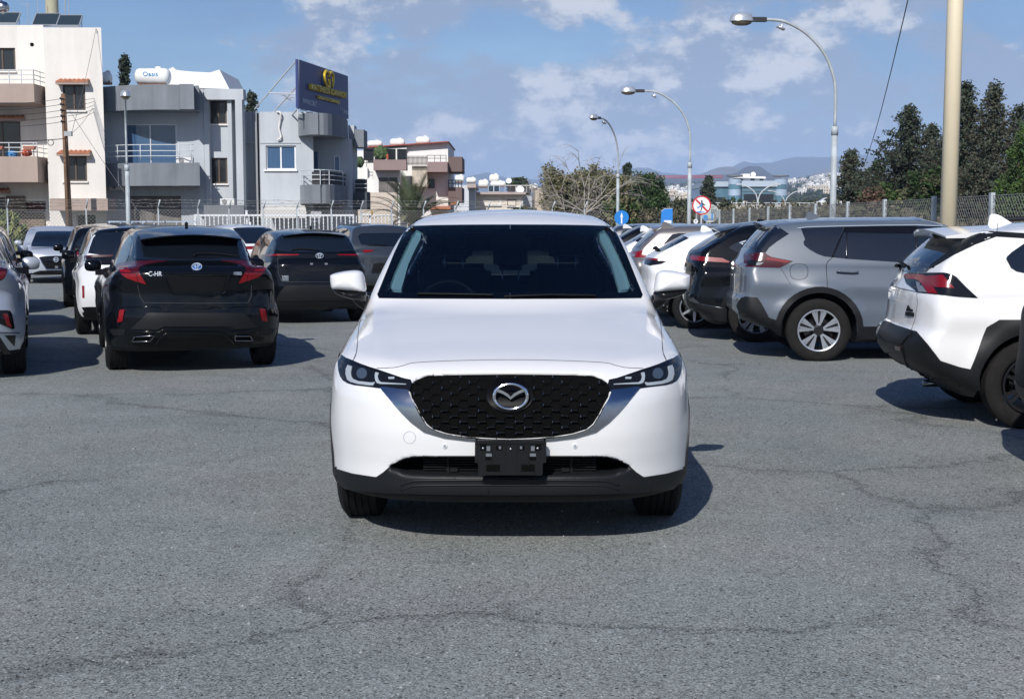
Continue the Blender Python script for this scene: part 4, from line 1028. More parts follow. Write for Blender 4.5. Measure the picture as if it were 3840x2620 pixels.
spoiler(c_har, 3.65, 4.22, 0.09, 0.53, MATS['black_paint']); spoiler(c_chr, 3.45, 4.02, 0.07, 0.52, MATS['black_paint'])
spoiler(c_yar, 3.55, 3.86, 0.02, 0.52, MATS['black_paint']); spoiler(c_bro, 3.8, 4.16, 0.02, 0.52, MATS['bronze_paint'])
# ---- grey SUV (right row)
c = c_xtr
generic(c, side='far', rear=False, mirrors=True, arch=None)
c.patch('rear_window', zR([(238,292),(300,230),(358,167),(405,122),(440,112),(520,163),(440,215),(395,250),(370,285)]), MATS['dark_glass'], 'C', 0.005)
c.patch('rear_window', [(-.60,1.33),(-.52,1.555),(.52,1.555),(.60,1.33)], MATS['dark_glass'], 'R', 0.003, 0.08)
t_ = c.patch('tail_light', zR([(236,305),(262,292),(300,284),(372,284),(385,297),(410,310),(440,316),(545,336),(505,357),(460,378),(400,376),(250,372),(238,345)]), MATS['deep_red_lens'], 'C', 0.006)
c.patch('light_bar', zR([(385,313),(440,322),(535,338),(500,346),(430,336),(372,326)]), MATS['red_lens'], 'C', 0.009, 8, parent=t_)
c.patch('reversing_lamp', zR([(256,332),(290,330),(368,340),(330,366),(262,362)]), MATS['smoke_lens'], 'C', 0.009, 8, parent=t_)
c.patch('reversing_lamp', zR([(318,345),(366,344),(335,362),(312,362)]), MATS['clear_lens'], 'C', 0.011, 8, parent=t_)
c.patch('side_window', zR([(596,130),(870,120),(790,311),(745,306),(700,290),(650,262),(618,236),(611,217),(622,200)]), MATS['dark_glass'], 'C', 0.005)
c.patch('side_window', zR([(884,122),(1325,116),(1420,117),(1640,130),(1640,372),(1195,341),(885,321),(802,312)]), MATS['dark_glass'], 'C', 0.005)
c.patch('rain_visor', zR([(884,124),(1325,116),(1325,158),(1290,160),(880,155),(872,150)]), MATS['gloss_black'], 'C', 0.014)
c.line('window_trim', zR([(575,131),(640,123),(870,117),(1100,113),(1330,111),(1640,122)]), MATS['badge_silver'], 'C', 0.0065, 0.008)
c.line('door_seam', zR([(880,118),(840,210),(795,312),(762,345),(757,365),(765,515)]), MATS['seam_dark'], 'C', 0.0045)
c.line('pillar_seam', zR([(880,118),(797,312)]), MATS['gloss_black'], 'C', 0.014, -0.004)
c.line('pillar_seam', zR([(1325,112),(1328,340)]), MATS['gloss_black'], 'C', 0.018, -0.006)
c.line('glass_seam', zR([(886,158),(884,318)]), MATS['gloss_black'], 'C', 0.012, -0.004)
q = zR([(527,400),(532,375),(550,358),(583,353),(618,358),(636,375),(641,403),(636,430),(618,447),(583,453),(550,447),(532,430)])
c.line('fuel_flap_seam', q + q[:1], MATS['seam_dark'], 'C', 0.003, smooth=2)
c.line('tail_seam', zR([(470,380),(500,430),(530,480)]), MATS['seam_dark'], 'C', 0.0025)
h_ = c.line('door_handle', zR([(820,400),(860,404),(920,407),(958,404)]), MATS['grey_paint'], 'C', 0.016, 0.03, n=8)
c.patch('handle_cup', zR([(855,398),(862,382),(885,374),(915,378),(928,392),(925,402)]), MATS['grey_paint'], 'C', 0.003, 8)
for yw in c.P['axles']: c.patch('arch_trim', arch_ring(c, 0.449, 0.515, yw, 0.37, -26, 206), MATS['grey_plastic'], 'S', 0.010, 0.05, mirror=True)
c.patch('sill_trim', [(1.42,.27),(3.15,.27),(3.15,.42),(1.42,.42)], MATS['grey_plastic'], 'S', 0.010, 0.08, mirror=True)
c.patch('bumper_cladding', zR([(190,618),(204,590),(222,568),(246,561),(322,566),(345,600),(395,692),(478,722),(470,812),(380,796),(300,775),(235,725),(195,660)]), MATS['grey_plastic'], 'C', 0.008)
c.line('bumper_lip', zR([(192,630),(215,690),(262,745),(330,780),(375,786)]), MATS['grey_paint'], 'C', 0.014, 0.004, smooth=3)
fin(c, *zR([(672,62)])[0], MATS['grey_paint'], 1.3)
c.line('roof_seam', zR([(560,72),(577,100),(590,128)]), MATS['seam_dark'], 'C', 0.003)
ro = c.wheels(TY['big'], RM['split'])
# ---- white SUV nearest on the right
c = c_rav
generic(c, side='far', rear=False, mirrors=True, arch=None)
c.patch('rear_window', zR([(1186,398),(1270,300),(1330,236),(1400,178),(1442,148),(1600,146),(1628,165),(1628,195),(1598,245),(1500,300),(1420,360),(1392,404),(1280,408)]), MATS['dark_glass'], 'C', 0.005)
c.patch('pillar_trim', zR([(1394,405),(1422,362),(1502,302),(1600,247),(1632,197),(1632,166),(1604,146),(1640,142),(1836,152),(2010,162),(2300,178),(2300,212),(2010,193),(1832,182),(1700,232),(1560,300),(1470,355),(1405,390)]), MATS['grey_plastic'], 'C', 0.006)
c.patch('rear_window', [(-.60,1.30),(-.52,1.54),(.52,1.54),(.60,1.30)], MATS['dark_glass'], 'R', 0.003, 0.08)
t_ = c.patch('tail_light', zR([(1250,428),(1262,415),(1290,411),(1500,409),(1545,417),(1580,438),(1640,500),(1715,569),(1600,562),(1340,536),(1305,508),(1268,478)]), MATS['smoke_lens'], 'C', 0.007)
c.patch('tail_lens', zR([(1254,428),(1270,418),(1382,424),(1400,440),(1440,500),(1464,543),(1402,539),(1372,490),(1350,462),(1330,452),(1272,448)]), MATS['red_lens'], 'C', 0.011, 8, parent=t_)
c.patch('tail_lens', zR([(1388,432),(1496,424),(1566,508),(1446,500)]), MATS['red_lens'], 'C', 0.012, 8, parent=t_)
c.patch('reversing_lamp', zR([(1330,466),(1350,470),(1398,536),(1345,532),(1334,500)]), MATS['clear_lens'], 'C', 0.010, 8, parent=t_)
c.patch('side_window', zR([(1895,325),(1900,308),(1930,280),(2010,225),(2300,215),(2300,440),(2010,412),(1960,402),(1925,380)]), MATS['dark_glass'], 'C', 0.006)
c.patch('bumper_cladding', zR([(1112,700),(1200,742),(1300,776),(1332,784),(1400,860),(1480,965),(1600,1005),(1722,1030),(1728,1150),(1500,1142),(1320,1108),(1200,1052),(1130,1000),(1088,920),(1066,850),(1070,790),(1090,740)]), MATS['grey_plastic'], 'C', 0.010)
c.line('bumper_step', zR([(1078,800),(1140,845),(1240,860),(1300,790)]), MATS['black_plastic'], 'C', 0.010, 0.010)
c.line('bumper_step', zR([(1240,860),(1262,960),(1325,1095)]), MATS['black_plastic'], 'C', 0.006, 0.012)
c.patch('reflector', zR([(1202,868),(1238,876),(1236,900),(1204,892)]), MATS['deep_red_lens'], 'C', 0.016, 8)
oa, ia = [], []
ang = [(-.60,-.13),(-.56,0.05),(-.40,.50),(-.30,.565),(.30,.565),(.40,.50),(.56,0.05),(.60,-.13)]
for yw in c.P['axles']:
    ol = [(yw+y*.94, .363+z*.94) for y, z in reversed(ang)]
    il = [(yw+.434*math.cos(R(t)), .363+.434*math.sin(R(t))) for t in range(196, -17, -10)]
    c.patch('arch_trim', ol + il, MATS['grey_plastic'], 'S', 0.014, 0.05, mirror=True)
c.patch('sill_trim', [(1.45,.27),(3.10,.27),(3.10,.45),(1.45,.45)], MATS['grey_plastic'], 'S', 0.010, 0.08, mirror=True)
c.line('tailgate_seam', zR([(1330,540),(1335,600),(1320,700),(1295,772)]), MATS['seam'], 'C', 0.003)
c.line('tailgate_seam', zR([(1130,480),(1240,512),(1335,532)]), MATS['seam'], 'C', 0.004)
c.line('roof_seam', zR([(1838,85),(1842,130),(1826,182)]), MATS['seam'], 'C', 0.003)
c.line('wiper', zR([(1190,372),(1215,345),(1245,350),(1270,378)]), MATS['black_plastic'], 'C', 0.016, 0.03, smooth=3)
c.patch('emblem', disc_pts(*zR([(1172,465)])[0], 8, 17), MATS['dark_chrome'], 'C', 0.008, 8)
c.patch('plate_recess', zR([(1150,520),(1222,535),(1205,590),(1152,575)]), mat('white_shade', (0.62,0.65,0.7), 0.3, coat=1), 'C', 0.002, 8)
for y_ in (0, ):
    c.patch('badge', zR([(1264,655),(1314,662),(1314,686),(1262,680)]), MATS['black_plastic'], 'C', 0.010, 8)
    c.patch('badge', zR([(1266,650),(1278,615),(1290,636),(1305,642),(1306,654)]), MATS['black_plastic'], 'C', 0.010, 8)
fin(c, *zR([(1850,74)])[0], MATS['white_paint'], 1.5)
for a, b_ in ((1,'roof_rail'), (-1,'roof_rail')):
    mb = MB(); mb.tube([(a*.60,y-c.off,z) for y, z in ((1.75,1.60),(1.85,1.685),(2.4,1.725),(3.2,1.715),(3.5,1.70),(3.62,1.62))], 0.022, 8); mb.build(b_, MATS['grey_plastic'], c.root, True)
ex = c.hit(*zR([(1380,1100)])[0])[0] - Vector((0, c.off, 0))
mb = MB(); mb.tube([ex + Vector((0.02,.03,-.05)), ex + Vector((.02,-.16,-.045))], 0.034, 14); mb.build('exhaust_tip', MATS['dark_chrome'], c.root, True)
c.wheels(TY['big'], RM['dark'])
# ---- black fastback (right row)
c = c_har
generic(c, side='far', rear=False, arch=0.07)
c.patch('rear_window', z4([(1052,512),(1130,470),(1250,410),(1440,322),(1466,345),(1400,375),(1300,410),(1200,466),(1150,506)]), MATS['dark_glass'], 'C', 0.005, 8)
c.patch('rear_window', [(-.56,1.24),(-.50,1.45),(.50,1.45),(.56,1.24)], MATS['dark_glass'], 'R', 0.003, 0.08)
c.patch('tail_light', z4([(1030,548),(1060,542),(1200,558),(1400,574),(1480,612),(1474,626),(1300,616),(1150,606),(1050,598),(1032,575)]), MATS['red_lens'], 'C', 0.007, 8)
c.patch('side_window', z4([(1645,402),(1890,330),(1930,330),(1930,420),(1735,452)]), MATS['dark_glass'], 'C', 0.005, 10)
c.patch('side_window', [(1.8,1.12),(2.2,1.40),(2.6,1.50),(3.3,1.49),(3.75,1.40),(4.05,1.28),(3.7,1.17),(2.8,1.13)], MATS['dark_glass'], 'L', 0.004, 0.08, 2)
c.line('window_trim', z4([(1930,328),(1880,335),(1740,365),(1600,402),(1660,430),(1732,458)]), MATS['badge_silver'], 'C', 0.016, 0.010)
c.patch('bumper_trim', z4([(988,975),(1035,990),(1148,1092),(1098,1085),(1040,1060),(1000,1030)]), MATS['dark_chrome'], 'C', 0.012, 8)
c.patch('bumper_cladding', z4([(985,1030),(1040,1062),(1148,1095),(1300,1122),(1450,1146),(1450,1300),(1250,1275),(1100,1230),(1010,1120)]), MATS['grey_plastic'], 'C', 0.009, 10)
c.line('bumper_seam_and_glint', z4([(1150,1097),(1300,1125),(1448,1150)]), MATS['dark_chrome'], 'C', 0.005, 0.008)  # reflection along the bumper edge, drawn as a chrome bead
fin(c, *z4([(1860,185)])[0], MATS['black_paint'], 1.3)
c.wheels(TY['big'], RM['split'])
# ---- white crossover (right row)
c = c_whr
generic(c, side='far', rear=False, arch=0.09)
c.patch('rear_window', z4([(640,502),(700,500),(860,425),(1015,347),(905,292),(925,322),(860,370),(745,438)]), MATS['dark_glass'], 'C', 0.006, 8)
c.patch('side_window', z4([(1015,497),(1060,465),(1200,372),(1330,335),(1455,320),(1500,320),(1500,500),(1130,505)]), MATS['dark_glass'], 'C', 0.006, 8)
c.line('window_trim', z4([(1015,497),(1060,462),(1200,368),(1330,331),(1455,318)]), MATS['dark_chrome'], 'C', 0.007, 0.006)
t_ = c.patch('tail_light', z4([(500,572),(560,570),(770,592),(768,608),(700,640),(570,660),(512,640)]), MATS['smoke_lens'], 'C', 0.007, 6)
c.patch('light_bar', z4([(520,572),(640,580),(768,592),(760,606),(640,600),(520,590)]), MATS['red_lens'], 'C', 0.010, 6, parent=t_)
c.line('wiper', z4([(620,465),(650,470),(675,495)]), MATS['black_plastic'], 'C', 0.03, 0.03)
fin(c, *z4([(1215,250)])[0], MATS['white_paint_far'], 1.5)
c.wheels(TY['mid'], RM['star'])
# ---- bronze-grey SUV
c = c_bro
generic(c, side='far', rear=False, arch=0.07)
c.patch('rear_window', z4([(350,455),(380,402),(545,288),(615,300),(560,345),(480,400),(450,452)]), MATS['dark_glass'], 'C', 0.006, 8)
c.patch('side_window', z4([(726,428),(735,405),(790,340),(830,302),(900,290),(1050,290),(1050,420)]), MATS['dark_glass'], 'C', 0.006, 8)
t_ = c.patch('tail_light', z4([(335,525),(395,500),(480,490),(540,503),(562,530),(505,566),(400,565),(345,560)]), MATS['red_lens'], 'C', 0.008, 6)
c.patch('reversing_lamp', z4([(335,530),(408,530),(398,564),(346,560)]), MATS['clear_lens'], 'C', 0.011, 6, parent=t_)
fin(c, *z4([(770,222)])[0], MATS['bronze_paint'], 1.7)
c.wheels(TY['mid'], RM['star'])
# ---- farther cars of the right row
c = c_fwh
generic(c, side='far', rear=True, arch=0.07)
c.patch('side_window', z4([(368,372),(395,352),(500,335),(640,330),(640,400),(440,394)]), MATS['dark_glass'], 'C', 0.006, 8)
fin(c, *z4([(500,215)])[0], MATS['white_paint_far'], 1.7)
c.wheels(TY['mid'], RM['dark'])
generic(c_fbk); generic(c_fb2, arch=0.07); fin(c_fb2, *z4([(310,228)])[0], MATS['white_paint_far'], 1.6)
c_fbk.wheels(TY['mid'], RM['dark']); c_fb2.wheels(TY['mid'], RM['dark'])
generic(c_edge, arch=0.07)
c_edge.patch('bumper_cladding', [(-.85,.30),(-.85,.55),(.85,.55),(.85,.30)], MATS['grey_plastic'], 'R', 0.01, 0.08); c_edge.wheels(TY['big'], RM['dark'])
for cc in (c_fwh, c_fbk, c_fb2, c_sl2, c_sl3):
    bt = cc.P['zbelt']
    cc.patch('tail_light', [(.50,bt-.12),(.58,bt-.02),(.86,bt+.02),(.88,bt-.10),(.7,bt-.16)], MATS['red_lens'], 'R', 0.006, 0.06, mirror=True)

# ---- black coupe-like crossover, seen from behind
c = c_chr
generic(c, side='both', rear=False, arch=0.05, mirrors=True)
def symC(pts, cx=1122): return pts + [(2*cx-x, y) for x, y in reversed(pts) if abs(x-cx) > 1]
c.patch('rear_window', zC([(446,358),(470,300),(505,245),(800,236),(1120,233),(1480,234),(1545,250),(1600,310),(1650,385),(1685,450),(1300,456),(760,453),(505,446)]), MATS['dark_glass'], 'C', 0.005)
def taillamp(fx):
    t_ = c.patch('tail_light', zC(fx([(350,500),(375,478),(430,468),(520,464),(700,455),(850,456),(720,475),(620,495),(575,520),(562,545),(578,575),(610,625),(640,682),(600,672),(555,658),(450,620),(400,590),(370,545)])), MATS['deep_red_lens'], 'C', 0.007, 8)
    for q in ([(362,505),(455,512),(465,530),(372,527)], [(380,542),(475,548),(492,568),(396,566)], [(400,578),(542,582),(556,657),(450,618)], [(552,582),(572,580),(606,628),(636,680),(562,655)]):
        c.patch('tail_lens', zC(fx(q)), MATS['red_lens'], 'C', 0.011, 6, parent=t_)
    c.patch('reflector', zC(fx([(385,925),(432,922),(410,1035),(362,1046)])), MATS['red_lens'], 'C', 0.010, 8)
    c.line('bumper_edge', zC(fx([(362,1000),(375,910),(410,898),(740,897),(765,912)])), MATS['black_paint'], 'C', 0.006, 0.006, smooth=2)
    e_ = zC(fx([(528,1178),(715,1170),(672,1219),(500,1222)]))
    c.patch('exhaust_finisher', e_, MATS['void_black'], 'C', 0.008, 8); c.line('exhaust_trim', e_ + e_[:1], MATS['dark_chrome'], 'C', 0.007, 0.012)
    c.patch('corner_trim', zC(fx([(285,1110),(440,1108),(425,1165),(322,1170)])), MATS['grey_plastic'], 'C', 0.007, 8)
    c.line('diffuser_edge', zC(fx([(450,1150),(520,1130),(760,1135),(815,1108),(1122,1108)])), MATS['black_paint'], 'C', 0.011, 0.012, smooth=2)
    c.line('diffuser_edge', zC(fx([(730,1240),(830,1150),(1122,1145)])), MATS['black_paint'], 'C', 0.010, 0.012, smooth=2)
taillamp(lambda q: q)
taillamp(lambda q: [(2*1078-x-0.0, y - 8) if x < 700 else (2*1100-x, y) for x, y in q])
c.patch('lower_trim', zC([(648,955),(560,1040),(490,1106),(740,1112),(800,1082),(1120,1080),(1440,1082),(1500,1108),(1700,1092),(1640,1030),(1580,955)]), MATS['grey_plastic'], 'C', 0.008)
pl = zC([(800,576),(1435,572),(1392,758),(1372,772),(900,774),(868,756)])
c.patch('plate_recess', zC([(835,590),(1400,588),(1366,752),(905,756)]), MATS['gloss_black'], 'C', 0.003)
c.line('plate_frame', pl + pl[:1], MATS['black_paint'], 'C', 0.011, 0.003)
c.line('tailgate_seam', zC([(552,690),(575,800),(612,856),(1120,862),(1610,856),(1640,800),(1645,690)]), MATS['seam'], 'C', 0.0022)
c.line('tailgate_seam', zC([(445,365),(500,445)]), MATS['seam'], 'C', 0.002)
ring_emblem(c, *zC([(1120,520)])[0], 19, 12.5, 'three')
letters(c, 'C-HR', *zC([(722,584)])[0], 50, MATS['badge_silver'], squash=0.55)
letters(c, 'HYBRID', *zC([(1512,580)])[0], 29, MATS['badge_silver'], squash=0.6)
c.line('wiper', zC([(1095,425),(1110,405),(1240,398),(1400,410),(1530,428)]), MATS['black_plastic'], 'C', 0.010, 0.02, smooth=3)
fin(c, *zC([(1018,125)])[0], MATS['black_paint'], 0.9)
c.wheels(TY['mid'], RM['dark'])
mb = MB(); mb.box((-.45, 1.55, .26), (.45, 1.95, .34)); mb.build('exhaust_box', MATS['grey_plastic'], c.root)
# ---- black small SUV with light strip
c = c_yar
generic(c, side='both', rear=False, arch=0.07)
c.patch('rear_window', z3([(385,470),(430,360),(490,275),(530,262),(960,260),(1400,262),(1450,290),(1530,390),(1592,490),(1300,512),(940,516),(600,510)]), MATS['dark_glass'], 'C', 0.005)
c.patch('light_strip', z3([(330,546),(500,538),(990,536),(1115,536),(1650,540),(1652,570),(1600,590),(1110,596),(990,596),(400,590)]), MATS['smoke_lens'], 'C', 0.007)
for q in ([(332,545),(500,541),(780,543),(776,557),(500,562),(352,566)], [(1290,543),(1450,541),(1648,545),(1645,562),(1500,560),(1295,556)]):
    c.patch('tail_light', z3(q), MATS['red_lens'], 'C', 0.011, 6)
for q in ([(365,590),(482,592),(482,652),(410,645)], [(1585,590),(1640,590),(1630,640),(1588,640)]):
    c.patch('reversing_lamp', z3(q), MATS['smoke_lens'], 'C', 0.008, 6)
ring_emblem(c, *z3([(1050,565)])[0], 14.5, 10, 'three')
letters(c, 'YARIS', *z3([(597,840)])[0], 25, MATS['badge_silver'], squash=0.55)
letters(c, 'CROSS', *z3([(597,876)])[0], 25, MATS['badge_silver'], squash=0.55)
c.patch('bumper_cladding', z3([(485,1120),(530,1040),(590,965),(640,950),(1450,950),(1520,970),(1620,1100),(1690,1270),(1600,1290),(900,1290),(495,1285)]), MATS['grey_plastic'], 'C', 0.010)
c.line('bumper_step', z3([(520,1145),(900,1150),(1500,1145)]), MATS['black_plastic'], 'C', 0.008, 0.010)
c.line('tailgate_seam', z3([(495,560),(505,780),(545,890),(640,905),(1200,905)]), MATS['seam'], 'C', 0.003)
c.patch('plate_recess', z3([(760,640),(1280,640),(1360,760),(1380,850),(660,850),(690,760)]), MATS['gloss_black'], 'C', 0.002)
for x_ in (945, 1138): c.patch('plate_clip', z3([(x_-18,658),(x_+18,658),(x_+18,680),(x_-18,680)]), MATS['clear_lens'], 'C', 0.007, 6)
c.patch('reflector', z3([(1690,905),(1710,905),(1712,1050),(1692,1050)]), MATS['red_lens'], 'C', 0.010, 6)
c.line('wiper', z3([(680,492),(780,475),(900,480),(1040,496)]), MATS['black_plastic'], 'C', 0.010, 0.02, smooth=3)
fin(c, *z3([(930,200)])[0], MATS['black_paint'], 1.0)
c.wheels(TY['small'], RM['small'])
# ---- white small SUV with black roof
c = c_wht
generic(c, side='both', rear=False, arch=0.09, mcol=MATS['black_paint'])
c.patch('roof_panel', [(-.60,1.35),(-.62,2.0),(-.62,3.7),(-.55,3.78),(.55,3.78),(.62,3.7),(.62,2.0),(.60,1.35)], MATS['black_paint'], 'T', 0.004, 0.08)
c.patch('rear_window', z1([(785,402),(800,350),(828,270),(868,222),(1040,217),(1200,217),(1200,420),(960,425)]), MATS['dark_glass'], 'C', 0.006)
t_ = c.patch('tail_light', z1([(750,425),(830,418),(1100,415),(1100,500),(960,505),(775,505),(757,470)]), MATS['smoke_lens'], 'C', 0.008)
c.patch('tail_lens', z1([(756,424),(1090,414),(1090,432),(762,440)]), MATS['deep_red_lens'], 'C', 0.012, 8, parent=t_)
c.patch('reflector', z1([(732,690),(750,688),(751,794),(735,796)]), MATS['red_lens'], 'C', 0.010, 6)
c.patch('bumper_cladding', z1([(728,880),(800,876),(1100,880),(1100,1010),(850,990),(770,950)]), MATS['black_plastic'], 'C', 0.010)
c.wheels(TY['small'], RM['small'])
# ---- black small SUV beyond it
c = c_blk
generic(c, side='both', rear=False, arch=0.07)
c.patch('rear_window', z1([(668,330),(690,290),(740,235),(900,230),(900,340),(700,345)]), MATS['dark_glass'], 'C', 0.006)
c.patch('tail_light', z1([(682,395),(700,388),(760,388),(760,440),(690,440)]), MATS['red_lens'], 'C', 0.010, 6)
c.wheels(TY['small'], RM['small'])
# ---- silver crossover at the left edge
c = c_sil
generic(c, side='both', rear=True, arch=None)
t_ = c.patch('tail_light', z1([(-90,490),(0,503),(35,512),(60,527),(67,545),(58,580),(30,628),(0,645),(-70,640),(-90,560)]), MATS['deep_red_lens'], 'C', 0.008, 8)
c.patch('tail_lens', z1([(-60,560),(0,565),(50,570),(28,618),(0,632),(-50,625)]), MATS['red_lens'], 'C', 0.012, 8, parent=t_)
c.patch('reflector_pocket', z1([(-160,905),(60,908),(85,912),(105,950),(126,1068),(102,1074),(40,1045),(-60,1000)]), MATS['gloss_black'], 'C', 0.008, 8)
c.patch('reflector', z1([(22,938),(60,940),(98,1060),(58,1046)]), MATS['red_lens'], 'C', 0.012, 6)
c.patch('diffuser_slot', z1([(40,1130),(135,1130),(125,1226)]), MATS['gloss_black'], 'C', 0.008, 6)
c.patch('diffuser_slot', z1([(-60,1090),(-20,1120),(95,1290),(30,1290),(-80,1180)]), MATS['gloss_black'], 'C', 0.008, 8)
c.line('bumper_edge', z1([(-100,1105),(60,1106),(172,1108)]), MATS['seam'], 'C', 0.006, 0.004)
c.wheels(TY['mid'], RM['dark'])
generic(c_sl2, mcol=MATS['black_paint']); generic(c_sl3); c_sl2.wheels(TY['small'], RM['small']); c_sl3.wheels(TY['small'], RM['small'])
# ---- white hatchback and dark grey SUV in the back row
c = c_wh7
generic(c, side='both', rear=False, mirrors=False)
c.patch('rear_window', zC([(1465,150),(1500,140),(1620,136),(1850,138),(1850,290),(1590,292),(1530,215)]), MATS['dark_glass'], 'C', 0.006)
c.patch('tail_light', zC([(1590,318),(1700,314),(1700,345),(1600,345)]), MATS['red_lens'], 'C', 0.008, 6)
fin(c, *zC([(1630,105)])[0], MATS['white_paint_far'], 1.1)
c.wheels(TY['mid'], RM['dark'])
c = c_gr9
generic(c, side='both', rear=False, arch=0.07, mirrors=False)
c.patch('rear_window', z3([(1560,310),(1580,280),(1620,265),(1938,262),(2300,262),(2300,440),(1938,436),(1760,430),(1600,412)]), MATS['dark_glass'], 'C', 0.006)
c.patch('tail_light', z3([(1612,492),(1680,486),(1778,487),(1730,508),(1650,520)]), MATS['red_lens'], 'C', 0.009, 6)
c.line('wiper', z3([(1700,425),(1800,418),(1938,428)]), MATS['black_plastic'], 'C', 0.012, 0.02)
c.patch('plate_recess', z3([(1735,760),(1770,665),(1830,655),(2200,655),(2200,790),(1745,790)]), MATS['black_plastic'], 'C', 0.003)
c.wheels(TY['mid'], RM['dark'])
# ---- silver hatchback facing the camera
c = c_note
generic(c, ws=False, side='both', rear=True)
c.patch('windscreen', z1([(272,341),(290,290),(322,215),(345,209),(500,206),(662,208),(690,260),(712,345),(500,347)]), MATS['dark_glass'], 'C', 0.006)
c.patch('headlight', z1([(229,402),(262,406),(305,420),(335,440),(352,466),(318,470),(270,464),(238,440)]), MATS['clear_lens'], 'C', 0.008, 6)
c.patch('headlight', z1([(2*498-229,402),(2*498-262,406),(2*498-305,420),(2*498-335,440),(2*498-352,466),(2*498-318,470),(2*498-270,464),(2*498-238,440)]), MATS['clear_lens'], 'C', 0.008, 6)
c.patch('grille', z1([(345,431),(500,424),(650,431),(640,470),(585,540),(412,540),(370,478)]), MATS['gloss_black'], 'C', 0.007, 8)
c.line('grille_trim', z1([(350,440),(372,485),(412,545),(585,545),(625,485),(648,440)]), MATS['chrome'], 'C', 0.014, 0.010)
ring_emblem(c, *z1([(498,458)])[0], 8.5, 8, 'bar')
c.patch('intake', z1([(262,612),(300,572),(352,556),(500,554),(645,556),(700,575),(735,612),(500,618)]), MATS['gloss_black'], 'C', 0.007, 8)
c.patch('sensor_plate', z1([(488,513),(515,513),(515,535),(488,535)]), MATS['clear_lens'], 'C', 0.012, 6)
c.wheels(TY['small'], RM['star'])

